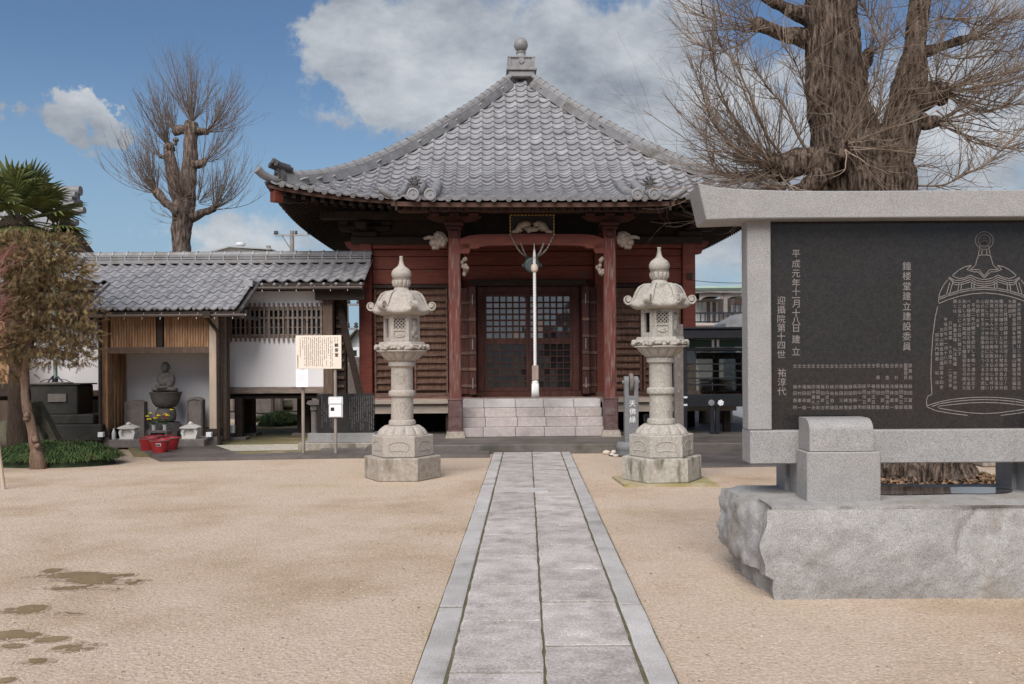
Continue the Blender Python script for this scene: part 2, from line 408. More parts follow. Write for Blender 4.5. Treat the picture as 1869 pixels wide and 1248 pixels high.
M['granite_step'] = mat('step_granite', [(.35, (.30, .255, .24)), (.5, (.40, .35, .335)), (.65, (.49, .44, .42))], scale=70, detail=4, nrough=.7, rough=0.75, bump=.2, bscale=120, fine=.12, fscale=12,
                        stain=(.25, .20, .18), stscale=3, stpos=(.55, .75), ranobj=.07)
M['bracket_red'] = mat('shaded_red_bracket', [(.04, .016, .012), (.075, .027, .019)], scale=5, rough=.75, bump=.15)  # red timber with the shade under the eaves put into its colour
M['wet_sand'] = mat('wet_sand', [(.37, .28, .20), (.44, .335, .245)], scale=6, rough=.5, bump=.5, bscale=55, fine=.2, fscale=60, spec=.3)
M['joint'] = mat('mossy_joint_soil', [(.125, .10, .068), (.10, .095, .05), (.17, .14, .10)], scale=6, rough=.95, bump=.5, bscale=60)
M['lantern_stained'] = mat('lantern_granite_stained', [(.33, (.26, .235, .205)), (.5, (.37, .34, .30)), (.67, (.46, .43, .39))], scale=45, detail=5, nrough=.7, rough=0.85, bump=.35, bscale=70, fine=.14, fscale=160,
                   stain=(.13, .12, .075), stscale=4.0, ststretch=(1.4, 1.4, .4), stpos=(.58, .76))
M['base_stained'] = mat('old_base_stone_stained', [(.33, (.28, .25, .21)), (.5, (.39, .36, .31)), (.67, (.49, .455, .40))], scale=14, detail=7, nrough=.7, rough=0.9, bump=.4, bscale=60, fine=.15, fscale=120,
                   stain=(.12, .105, .08), stscale=3.2, ststretch=(1.6, 1.6, .5), stpos=(.53, .66))
M['door_red'] = mat('dark_red_door', [(.30, (.042, .016, .012)), (.5, (.07, .024, .018)), (.7, (.10, .036, .027))], scale=4, stretch=(4, 4, .8), rough=.65, bump=.2, stain=(.10, .06, .048), stscale=4, ststretch=(6, 6, 1), stpos=(.58, .74), ranobj=.12)

# ------------------------------------------------------------------ mesh building
class MB:
    def __init__(s):
        s.v, s.f = [], []
    def add(s, vs, fs, M4=None):
        o = len(s.v)
        if M4 is not None:
            vs = [tuple(M4 @ Vector(v)) for v in vs]
        s.v.extend([tuple(v) for v in vs])
        s.f.extend([tuple(i + o for i in f) for f in fs])
        return s
    def box(s, x0, x1, y0, y1, z0, z1, b=0.0, M4=None):
        if b <= 0:
            vs = [(x, y, z) for z in (z0, z1) for y in (y0, y1) for x in (x0, x1)]
            fs = [(0, 2, 3, 1), (4, 5, 7, 6), (0, 1, 5, 4), (2, 6, 7, 3), (0, 4, 6, 2), (1, 3, 7, 5)]
            return s.add(vs, fs, M4)
        bm = bmesh.new()
        bmesh.ops.create_cube(bm, size=1)
        for v in bm.verts:
            v.co = Vector((x0 if v.co.x < 0 else x1, y0 if v.co.y < 0 else y1, z0 if v.co.z < 0 else z1))
        bmesh.ops.bevel(bm, geom=bm.edges[:], offset=b, segments=1, affect='EDGES', profile=.5)
        s.bm(bm, M4)
        return s
    def bm(s, bm, M4=None):
        bm.verts.index_update()
        s.add([tuple(v.co) for v in bm.verts], [[v.index for v in f.verts] for f in bm.faces], M4)
        bm.free()
        return s
    def prism(s, poly, z0, z1, M4=None):
        n = len(poly)
        vs = [(x, y, z0) for x, y in poly] + [(x, y, z1) for x, y in poly]
        fs = [tuple(range(n - 1, -1, -1)), tuple(range(n, 2 * n))] + [(i, (i + 1) % n, n + (i + 1) % n, n + i) for i in range(n)]
        return s.add(vs, fs, M4)
    def prism_xz(s, poly, y0, y1, M4=None):      # outline in X-Z, thickness along Y
        n = len(poly)
        vs = [(x, y0, z) for x, z in poly] + [(x, y1, z) for x, z in poly]
        fs = [tuple(range(n)), tuple(range(2 * n - 1, n - 1, -1))] + [(i, n + i, n + (i + 1) % n, (i + 1) % n) for i in range(n)]
        return s.add(vs, fs, M4)
    def prism_yz(s, poly, x0, x1, M4=None):
        n = len(poly)
        vs = [(x0, y, z) for y, z in poly] + [(x1, y, z) for y, z in poly]
        fs = [tuple(range(n - 1, -1, -1)), tuple(range(n, 2 * n))] + [(i, (i + 1) % n, n + (i + 1) % n, n + i) for i in range(n)]
        return s.add(vs, fs, M4)
    def lathe(s, prof, n=24, c=(0, 0, 0), phase=0.0, M4=None, rfun=None):
        vs, fs = [], []
        for r, z in prof:
            for i in range(n):
                a = phase + 2 * math.pi * i / n
                q = r * (rfun(a, z) if rfun else 1)
                vs.append((c[0] + q * math.cos(a), c[1] + q * math.sin(a), c[2] + z))
        m = len(prof)
        for j in range(m - 1):
            for i in range(n):
                fs.append((j * n + i, j * n + (i + 1) % n, (j + 1) * n + (i + 1) % n, (j + 1) * n + i))
        fs.append(tuple(range(n - 1, -1, -1)))
        fs.append(tuple(range((m - 1) * n, m * n)))
        return s.add(vs, fs, M4)
    def tube(s, pts, rad, n=6, cap=True, M4=None):
        pts = [Vector(p) for p in pts]
        if not hasattr(rad, '__len__'):
            rad = [rad] * len(pts)
        vs, fs = [], []
        t = (pts[1] - pts[0]).normalized()
        u = t.orthogonal().normalized()
        for i, p in enumerate(pts):
            if i:
                a = pts[i] - pts[i - 1]
                b = pts[min(i + 1, len(pts) - 1)] - pts[i]
                t = (a.normalized() + (b.normalized() if b.length > 1e-9 else a.normalized()))
                t = t.normalized() if t.length > 1e-6 else a.normalized()
            u = (u - t * u.dot(t))
            u = u.normalized() if u.length > 1e-6 else t.orthogonal().normalized()
            w = t.cross(u)
            for k in range(n):
                a = 2 * math.pi * k / n
                vs.append(tuple(p + (u * math.cos(a) + w * math.sin(a)) * rad[i]))
        for i in range(len(pts) - 1):
            for k in range(n):
                fs.append((i * n + k, i * n + (k + 1) % n, (i + 1) * n + (k + 1) % n, (i + 1) * n + k))
        if cap:
            fs.append(tuple(range(n - 1, -1, -1)))
            fs.append(tuple(range((len(pts) - 1) * n, len(pts) * n)))
        return s.add(vs, fs, M4)
    def ell(s, c, r, nu=14, nv=9, M4=None):
        vs, fs = [], []
        for j in range(1, nv):
            b = math.pi * j / nv
            for i in range(nu):
                a = 2 * math.pi * i / nu
                vs.append((c[0] + r[0] * math.sin(b) * math.cos(a), c[1] + r[1] * math.sin(b) * math.sin(a), c[2] + r[2] * math.cos(b)))
        top = len(vs)
        vs.append((c[0], c[1], c[2] + r[2]))
        vs.append((c[0], c[1], c[2] - r[2]))
        for j in range(nv - 2):
            for i in range(nu):
                fs.append((j * nu + i, (j + 1) * nu + i, (j + 1) * nu + (i + 1) % nu, j * nu + (i + 1) % nu))
        for i in range(nu):
            fs.append((top, i, (i + 1) % nu))
            fs.append((top + 1, (nv - 2) * nu + (i + 1) % nu, (nv - 2) * nu + i))
        return s.add(vs, fs, M4)
    def sweep(s, pts, sect, up=(0, 0, 1), M4=None, scales=None):   # sect = [(side, up)] closed outline swept along pts
        pts = [Vector(p) for p in pts]
        up = Vector(up)
        n = len(sect)
        vs, fs = [], []
        for i, p in enumerate(pts):
            t = (pts[min(i + 1, len(pts) - 1)] - pts[max(i - 1, 0)]).normalized()
            sd_ = t.cross(up).normalized()
            nn = sd_.cross(t).normalized()
            q = scales[i] if scales else 1
            for a, b in sect:
                vs.append(tuple(p + sd_ * a * q + nn * b * q))
        for i in range(len(pts) - 1):
            for k in range(n):
                fs.append((i * n + k, i * n + (k + 1) % n, (i + 1) * n + (k + 1) % n, (i + 1) * n + k))
        fs.append(tuple(range(n - 1, -1, -1)))
        fs.append(tuple(range((len(pts) - 1) * n, len(pts) * n)))
        return s.add(vs, fs, M4)
    def quadline(s, a, b, w, y):                 # flat stroke in the X-Z plane
        a, b = Vector((a[0], a[1])), Vector((b[0], b[1]))
        t = (b - a)
        if t.length < 1e-7:
            return s
        n = Vector((-t.y, t.x)).normalized() * w / 2
        vs = [(a.x - n.x, y, a.y - n.y), (b.x - n.x, y, b.y - n.y), (b.x + n.x, y, b.y + n.y), (a.x + n.x, y, a.y + n.y)]
        return s.add(vs, [(0, 1, 2, 3)])

def wloc(o):
    v = Vector((0, 0, 0))
    while o is not None:
        v += o.location
        o = o.parent
    return v
def finish(me, smooth, m, fix=True):
    if fix:
        bm = bmesh.new()
        bm.from_mesh(me)
        bmesh.ops.recalc_face_normals(bm, faces=bm.faces[:])
        bm.to_mesh(me)
        bm.free()
    if smooth:
        me.polygons.foreach_set('use_smooth', [True] * len(me.polygons))
        if smooth is not True:
            me.set_sharp_from_angle(angle=R(smooth))
    if m:
        me.materials.append(M[m] if isinstance(m, str) else m)
def obj(name, mb, m, parent=None, world=True, smooth=False, kind=None, label=None, fix=True):
    """link a mesh as one object; world=True: coordinates are world ones and are made relative to the parent chain"""
    me = bpy.data.meshes.new(name)
    if parent is not None:
        off = wloc(parent) if world else Vector((0, 0, 0))
        loc = Vector((0, 0, 0))
    else:
        xs, ys, zs = zip(*mb.v)
        loc = Vector(((min(xs) + max(xs)) / 2, (min(ys) + max(ys)) / 2, min(zs))) if world else Vector((0, 0, 0))
        off = loc
    vs = [(x - off.x, y - off.y, z - off.z) for x, y, z in mb.v] if off.length > 0 else mb.v
    me.from_pydata(vs, [], mb.f)
    finish(me, smooth, m, fix)
    o = bpy.data.objects.new(name, me)
    COL.objects.link(o)
    if parent is not None:
        o.parent = parent
    o.location = loc
    if kind:
        o['kind'] = kind
    if label:
        o['label'] = label
    return o
def inst(name, me, parent, mat4=None, loc=None):
    o = bpy.data.objects.new(name, me)
    COL.objects.link(o)
    o.parent = parent
    if mat4 is not None:
        o.matrix_basis = mat4
    if loc is not None:
        o.location = loc
    return o
def mesh(name, mb, m, smooth=False):
    me = bpy.data.meshes.new(name)
    me.from_pydata(mb.v, [], mb.f)
    finish(me, smooth, m)
    return me
def tag(o, label, cat, group=None):
    o['label'] = label
    o['category'] = cat
    if group:
        o['group'] = group
    return o
def thing(name, label, cat, loc=(0, 0, 0), rz=0.0, group=None):
    o = bpy.data.objects.new(name, None)
    o.empty_display_size = .2
    COL.objects.link(o)
    o.location = loc
    o.rotation_euler = (0, 0, rz)
    return tag(o, label, cat, group)
def struct(name, mb, m, **k):
    o = obj(name, mb, m, **k)
    o['kind'] = 'structure'
    return o
def copy_tree(o, parent=None):
    c = o.copy()
    COL.objects.link(c)
    c.parent = parent
    for ch in list(o.children):
        copy_tree(ch, c)
    return c

# ------------------------------------------------------------------ lettering
GL = {}
def glyph(ch):
    if ch not in GL:
        cu = bpy.data.curves.new('glyph', 'FONT')
        cu.body = ch
        cu.size = 1.0
        cu.resolution_u = 2
        ob = bpy.data.objects.new('glyph', cu)
        COL.objects.link(ob)
        dg = bpy.context.evaluated_depsgraph_get()
        me = bpy.data.meshes.new_from_object(ob.evaluated_get(dg))
        vs = [tuple(v.co) for v in me.vertices]
        fs = [tuple(p.vertices) for p in me.polygons]
        bpy.data.objects.remove(ob)
        bpy.data.curves.remove(cu)
        bpy.data.meshes.remove(me)
        if vs:
            x0, x1 = min(v[0] for v in vs), max(v[0] for v in vs)
            y0, y1 = min(v[1] for v in vs), max(v[1] for v in vs)
            vs = [(v[0] - (x0 + x1) / 2, v[1] - (y0 + y1) / 2, 0) for v in vs]
        GL[ch] = (vs, fs)
    return GL[ch]
def put_glyph(mb, ch, x, y, z, size, wx=1.0, bold=0.0):
    vs, fs = glyph(ch)
    offs = [(0, 0)] if not bold else [(-bold, 0), (bold, 0), (0, bold), (0, -bold)]
    for k, (ax, az) in enumerate(offs):
        mb.add([(x + v[0] * size * wx + ax, y - .0003 * k, z + v[1] * size + az) for v in vs], fs)
def scribble(mb, x, y, z, s, w):               # an illegible small character: a few strokes
    for k in range(random.choice((2, 3, 3))):
        zz = z + s * (random.random() - .5) * .9
        mb.quadline((x - s * .42, zz), (x + s * random.uniform(.2, .45), zz + s * random.uniform(-.05, .1)), w, y)
    for k in range(random.choice((1, 1, 2))):
        xx = x + s * (random.random() - .5) * .7
        mb.quadline((xx, z - s * .45), (xx + s * random.uniform(-.1, .1), z + s * .45), w, y - .0002)

# ------------------------------------------------------------------ roof tiles
def tile_mb(w=.25, ln=.29, th=.024, roll=.032, trough=.020, lift=.026, n1=6, n2=5, split=.68):
    prof = []
    a = w * split
    for i in range(n1 + 1):
        u = a * i / n1
        prof.append((u - w / 2, -trough * math.sin(math.pi * i / n1)))
    for i in range(1, n2 + 1):
        u = a + (w * 1.03 - a) * i / n2
        prof.append((u - w / 2, roll * math.sin(math.pi * i / n2)))
    n = len(prof)
    mb = MB()
    vs = [(x, 0, z + lift) for x, z in prof] + [(x, ln, z) for x, z in prof] + [(x, 0.004, z + lift - th) for x, z in prof]
    fs = [(i, i + 1, n + i + 1, n + i) for i in range(n - 1)] + [(2 * n + i, 2 * n + i + 1, i + 1, i) for i in range(n - 1)]
    fs.append((0, n, 2 * n))
    fs.append((n - 1, 2 * n + n - 1, 2 * n - 1))
    mb.add(vs, fs)
    return mb
def frame(o, x, y, z):
    m = Matrix.Identity(4)
    for i, c in enumerate((x, y, z)):
        m[0][i], m[1][i], m[2][i] = c
    m[0][3], m[1][3], m[2][3] = o
    return m

# ------------------------------------------------------------------ bare branches
def shoot(mb, p, d, ln, r, up=.25, jit=.12, seg=6, sides=4, subs=3, sublen=.45, spread=.8, tip=.25, depth=1):
    p, d = Vector(p), Vector(d).normalized()
    pts, rad, dirs = [p.copy()], [r], [d.copy()]
    st = ln / seg
    for i in range(seg):
        d = (d + Vector((0, 0, up / seg)) + Vector((random.gauss(0, jit), random.gauss(0, jit), random.gauss(0, jit))) * (3 / seg)).normalized()
        p = p + d * st
        pts.append(p.copy())
        dirs.append(d.copy())
        rad.append(r * (1 - (1 - tip) * (i + 1) / seg))
    mb.tube(pts, rad, sides, cap=False)
    if depth > 0:
        for k in range(subs):
            i = random.randint(1, seg - 1)
            q = Vector((random.gauss(0, 1), random.gauss(0, 1), random.gauss(.25, 1))).normalized()
            dd = (dirs[i] + q * spread).normalized()
            shoot(mb, pts[i], dd, ln * sublen * random.uniform(.5, 1.2), rad[i] * .62, up, jit * 1.1, max(3, seg - 2), 3, max(0, subs - 2), sublen, spread, .35, depth - 1)

# ================================================================== THE SETTING
g = MB()
g.add([(-300, -300, 0), (300, -300, 0), (300, 500, 0), (-300, 500, 0)], [(0, 1, 2, 3)])
struct('ground', g, 'sand', world=False)
# raised planted court on the left, behind the kerb
g = MB()
g.prism([(-30, 14.25), (-9.5, 14.25), (-7.05, 16.4), (-6.2, 14.7), (-3.4, 14.75), (-2.2, 14.8), (-2.2, 60), (-30, 60)], -.2, .045)
struct('court', g, 'moss')
def blob(cx, cy, rx, ry, z, n=28, j=.25, seed=0):
    rnd = random.Random(seed)
    ph = [rnd.uniform(0, 6.28) for _ in range(4)]
    am = [rnd.uniform(.3, 1) * j for _ in range(4)]
    out = []
    for i in range(n):
        a = 2 * math.pi * i / n
        q = 1 + sum(am[k] * math.sin((k + 1) * a + ph[k]) for k in range(4)) * .6
        out.append((cx + rx * q * math.cos(a), cy + ry * q * math.sin(a), z))
    return out
g = MB()
vs = blob(-4.2, 15.7, 1.55, .62, .0495, seed=3)
g.add(vs, [tuple(range(len(vs)))])
struct('gravel', g, 'gravel')
g = MB()
for (cx, cy, rx, ry, sd_) in ((-5.2, 22.5, 3.2, 1.6, 5), (-3.6, 27, 4, 2.2, 6), (-9, 25, 4, 2, 7)):
    vs = blob(cx, cy, rx, ry, .0495 + .004 * sd_ * .3, seed=sd_)
    g.add(vs, [tuple(range(len(vs)))])
struct('bare_earth', g, 'sand')
# dark paving in front of the alcove running along to the path
a = [gd(228, 809, .055), gd(292, 836, .055), gd(640, 830, .055), gd(893, 829, .055), gd(893, 817.5, .055), gd(640, 821, .055), gd(440, 828.5, .055), gd(392, 812, .055)]
g = MB()
g.prism([(p.x, p.y) for p in a], -.1, .055)
struct('paving', g, 'paving')
# apron in front of and under the hall
g = MB()
g.box(-2.55, 4.9, 14.8, 27, -.1, .15, b=.015)
struct('apron', g, 'concrete')
g = MB()
g.box(-3.3, -2.56, 14.86, 15.0, -.1, .10, b=.01)
struct('kerb', g, 'concrete')
g = MB()
g.prism([(2.35, 12.75), (6.6, 13.1), (6.6, 14.79), (2.2, 14.79)], -.1, .02)
struct('side_path', g, 'paving')
# puddles
pud = [(145, 1049, 78, 5), (165, 1062, 82, 4), (120, 1074, 70, 5), (215, 1049, 40, 3), (95, 1042, 30, 3), (45, 1112, 44, 5), (125, 1120, 25, 3), (30, 1160, 48, 9), (92, 1168, 24, 5), (148, 1182, 42, 9), (95, 1206, 42, 5), (12, 1243, 14, 4), (20, 1180, 20, 4), (185, 1065, 60, 3)]
def pool(thr, z, cell, seed):
    mb = MB()
    cells = {}
    ells = []
    for px, py, rx, ry in pud:
        q = gd(px, py)
        ells.append((q.x, q.y, rx * q.y / F, abs(gd(px, py - ry).y - q.y) * 1.15))
    def f(x, y):
        b = max(1 - ((x - ex) / (rx * 1.25)) ** 2 - ((y - ey) / (ry * 1.25)) ** 2 for ex, ey, rx, ry in ells)
        if b < -1.2:
            return -9
        return b + 1.25 * noise.fractal(Vector((x * 3.2, y * 5.0, seed)), .65, 2.2, 7)
    x0, x1 = min(e[0] - e[2] * 1.8 for e in ells), max(e[0] + e[2] * 1.8 for e in ells)
    y0, y1 = min(e[1] - e[3] * 2 for e in ells), max(e[1] + e[3] * 2 for e in ells)
    nx, ny = int((x1 - x0) / cell), int((y1 - y0) / cell)
    vid = {}
    def vert(i, j):
        if (i, j) not in vid:
            vid[(i, j)] = len(mb.v)
            mb.v.append((x0 + i * cell, y0 + j * cell, z))
        return vid[(i, j)]
    for j in range(ny):
        for i in range(nx):
            if f(x0 + (i + .5) * cell, y0 + (j + .5) * cell) > thr:
                mb.f.append((vert(i, j), vert(i + 1, j), vert(i + 1, j + 1), vert(i, j + 1)))
    return mb
struct('wet_sand', pool(.22, .0025, .014, 4.0), 'wet_sand', fix=False)
struct('puddle', pool(.62, .005, .010, 4.0), 'puddle', fix=False)

# ------------------------------------------------------------------ stone path: every slab is a piece
g = MB()
g.prism([(-.535, 1.2), (.683, 1.2), (.683, 14.79), (-.535, 14.79)], -.2, .0275)
path = struct('path', g, 'joint')
rp = random.Random(4)
def slabs(x0, x1, ys, m, name, zt=.034):
    for a, b in zip(ys[:-1], ys[1:]):
        dz = rp.uniform(-.003, .004)
        mb = MB()
        e = .0075
        n = 9
        bm = bmesh.new()
        # slab with slightly worn, uneven edges
        loop = []
        for (xa, ya, xb, yb) in ((x0 + e, a + e, x1 - e, a + e), (x1 - e, a + e, x1 - e, b - e), (x1 - e, b - e, x0 + e, b - e), (x0 + e, b - e, x0 + e, a + e)):
            for i in range(n):
                t = i / n
                j = rp.uniform(-.0035, .0035)
                if i == 0:
                    j = 0
                loop.append((xa + (xb - xa) * t + (j if xa == xb else 0), ya + (yb - ya) * t + (j if ya == yb else 0)))
        k = len(loop)
        cx, cy = (x0 + x1) / 2, (a + b) / 2
        ins = [(x + (cx - x) * .012 / max(.05, abs(cx - x)) if abs(cx - x) > .03 else x, y + (cy - y) * .012 / max(.05, abs(cy - y)) if abs(cy - y) > .03 else y) for x, y in loop]
        vs = [(x, y, -.02) for x, y in loop] + [(x, y, zt - .003 + dz) for x, y in loop] + [(x, y, zt + dz) for x, y in ins]
        fs = [(i, (i + 1) % k, k + (i + 1) % k, k + i) for i in range(k)] + [(k + i, k + (i + 1) % k, 2 * k + (i + 1) % k, 2 * k + i) for i in range(k)]
        fs.append(tuple(range(2 * k, 3 * k)))
        mb.add(vs, fs)
        bm.free()
        obj(name, mb, m, path, fix=False)
ends = lambda st, step, lo, hi: [lo] + [y for y in [st + step * k for k in range(-6, 30)] if lo + .15 < y < hi - .15] + [hi]
slabs(-.378, .077, ends(4.37, .855, 1.25, 14.78), 'slab', 'slab')
slabs(.077, .533, ends(4.78, .86, 1.25, 14.78), 'slab', 'slab')
slabs(-.535, -.381, ends(5.54, 1.74, 1.25, 14.78), 'slab_edge', 'kerb_slab')
slabs(.536, .683, ends(5.57, 1.70, 1.25, 14.78), 'slab_edge', 'kerb_slab')
mb = MB()
mb.box(-.09, .235, 10.28, 10.60, .03, .0415, b=.003)
mb.box(-.02, .165, 10.40, 10.46, .0415, .0445, b=.001)
obj('cover_plate', mb, 'slab_edge', path)

# ================================================================== THE TEMPLE HALL (own coordinates: x right, y into the hall from its front wall, z up)
HX, HD, HROT = .04, 18.2, R(2.1)
HALF = 3.27                 # half width of body
EV = 4.71                   # half width of the eaves square
hall = thing('temple_hall', 'red timber temple hall under a grey tiled pyramid roof, facing the stone path', 'temple', (HX, HD, 0), HROT)
def hx(px, ly):             # photo column -> local x at local depth
    d = HD + ly
    return (px - VX) * d / F - HX + ly * math.sin(HROT)
def hz(py, ly, px=965):
    return P(px, py, HD + ly).z
hobj = lambda name, mb, m, parent=None, **k: obj(name, mb, m, parent or hall, world=False, **k)

# --- roof surface
ZC = [(0, 8.0), (.4, 7.60), (.975, 7.02), (1.76, 6.31), (2.48, 5.70), (3.15, 5.19), (3.775, 4.79), (4.3, 4.53), (4.71, 4.37)]
ZK = [(2.9, 5.36), (3.4, 5.02), (3.9, 4.755), (4.4, 4.555), (4.9, 4.40), (5.4, 4.275), (5.8, 4.195), (6.05, 4.15)]
def interp(tab, s):
    n = len(tab)
    if s <= tab[0][0]:
        i = 0
    elif s >= tab[-1][0]:
        i = n - 2
    else:
        i = max(k for k in range(n - 1) if tab[k][0] <= s)
    def sl(k):
        if k <= 0:
            return (tab[1][1] - tab[0][1]) / (tab[1][0] - tab[0][0])
        if k >= n - 1:
            return (tab[-1][1] - tab[-2][1]) / (tab[-1][0] - tab[-2][0])
        return (tab[k + 1][1] - tab[k - 1][1]) / (tab[k + 1][0] - tab[k - 1][0])
    (a, ya), (b, yb) = tab[i], tab[i + 1]
    h = b - a
    t = (s - a) / h
    if t < 0:
        return ya + sl(i) * (s - a)
    if t > 1:
        return yb + sl(i + 1) * (s - b)
    return (ya * (1 + 2 * t) * (1 - t) ** 2 + sl(i) * h * t * (1 - t) ** 2 + yb * t * t * (3 - 2 * t) + sl(i + 1) * h * t * t * (t - 1))
def roof_z(x, s):
    q = min(1.05, abs(x) / EV)
    return interp(ZC, s) + .34 * q ** 3.2 * min(1.1, s / EV) ** 2
def koh_z(x, s):
    return interp(ZK, s) + .0 + .02 * (abs(x) / 2.3) ** 4
def surf(fn, x, s):
    e = .01
    z = fn(x, s)
    tx = Vector((1, 0, (fn(x + e, s) - z) / e)).normalized()
    ty = Vector((0, 1, -(fn(x, s + e) - z) / e)).normalized()
    n = tx.cross(ty).normalized()
    ty = n.cross(tx).normalized()
    return Vector((x, HALF - s, z)), tx, ty, n
def rows(fn, s0, s1, step):          # tile rows, measured along the slope from the eave
    out = [s1]
    s, acc = s1, 0.0
    zp = fn(0, s)
    while s > s0:
        s -= .005
        z = fn(0, s)
        acc += math.hypot(.005, z - zp)
        zp = z
        if acc >= step:
            out.append(s)
            acc -= step
    return out
TW, TS = .25, .235
tmb = tile_mb(TW, .30, th=.032, lift=.036, trough=.024)
tile_mesh = mesh('roof_tile', tmb, 'tile', smooth=40)
front = []
rr = rows(roof_z, .15, EV + .05, TS)
cols = [i * TW for i in range(-19, 20)]
rt = random.Random(11)
for s in rr:
    for x in cols:
        if abs(x) > s - .05:
            continue
        if abs(x) < 2.05 and s > 3.35:
            continue
        p, tx, ty, n = surf(roof_z, x, s)
        front.append(frame(p + n * rt.uniform(-.004, .004), tx, ty, n))
kr = rows(koh_z, 2.95, 6.05, TS)
kohai = []
for s in kr:
    for i in range(-9, 10):
        x = i * TW
        if abs(x) > 2.05 and s < 4.0:
            continue
        p, tx, ty, n = surf(koh_z, x, s)
        kohai.append(frame(p + n * rt.uniform(-.004, .004), tx, ty, n))
al = kohai + front
camp = Vector((-HX, -HD, EYE))
al.sort(key=lambda m: (m.translation - camp).length)
roof = MB()
# the boarded shell under the tiles, closed by soffits
def shell(fn, xs, ss, off, clip=True):
    mb = MB()
    vs, fs = [], []
    for s in ss:
        for t in xs:
            x = t * s if clip else t
            vs.append((x, HALF - s, fn(x, s) - off))
    n = len(xs)
    for j in range(len(ss) - 1):
        for i in range(n - 1):
            fs.append((j * n + i, j * n + i + 1, (j + 1) * n + i + 1, (j + 1) * n + i))
    return vs, fs
rotk = [Matrix.Translation((0, HALF, 0)) @ Matrix.Rotation(k * math.pi / 2, 4, 'Z') @ Matrix.Translation((0, -HALF, 0)) for k in range(4)]
rb = MB()
tt = [-1 + i / 12 for i in range(25)]
s_list = [.05 + (EV - .05) * i / 14 for i in range(15)]
for k in range(4):
    vs, fs = shell(roof_z, tt, s_list, .03)
    rb.add(vs, fs, rotk[k])
roof_o = hobj('roof', rb, 'tile_dark', smooth=True)
for m in al[:300]:
    inst('roof_tile', tile_mesh, roof_o, m)
rest = MB()
for m in al[300:]:
    rest.add(tmb.v, tmb.f, m)
hobj('roof_tiling', rest, 'tile_stuff', roof_o, kind='stuff', smooth=40)
rest = MB()
small = tile_mb(TW, .30, n1=3, n2=3)
for k in (1, 2, 3):
    for s in rr:
        for x in cols:
            if abs(x) <= s - .05:
                p, tx, ty, n = surf(roof_z, x, s)
                rest.add(small.v, small.f, rotk[k] @ frame(p, tx, ty, n))
hobj('roof_tiling', rest, 'tile_stuff', roof_o, kind='stuff', smooth=40)
# eave end caps (round tile ends) and pendant tile edges
cap = MB()
cap.lathe([(.052, 0), (.052, .05), (.040, .055), (.040, .048), (.014, .048), (.012, .056), (.001, .056)], 14, M4=Matrix.Rotation(R(90), 4, 'X'))
cap_mesh = mesh('eave_cap', cap, 'ridge', smooth=40)
for fn, s, xs in ((roof_z, EV + .05, [c for c in cols if 2.2 < abs(c) <= EV - .05]), (koh_z, 6.05, [i * TW for i in range(-8, 9)])):
    for x in xs:
        xx = x + TW * .34
        p, tx, ty, n = surf(fn, xx, s)
        inst('eave_cap', cap_mesh, roof_o, frame(p + n * .008 - ty * .005, tx, ty, n))
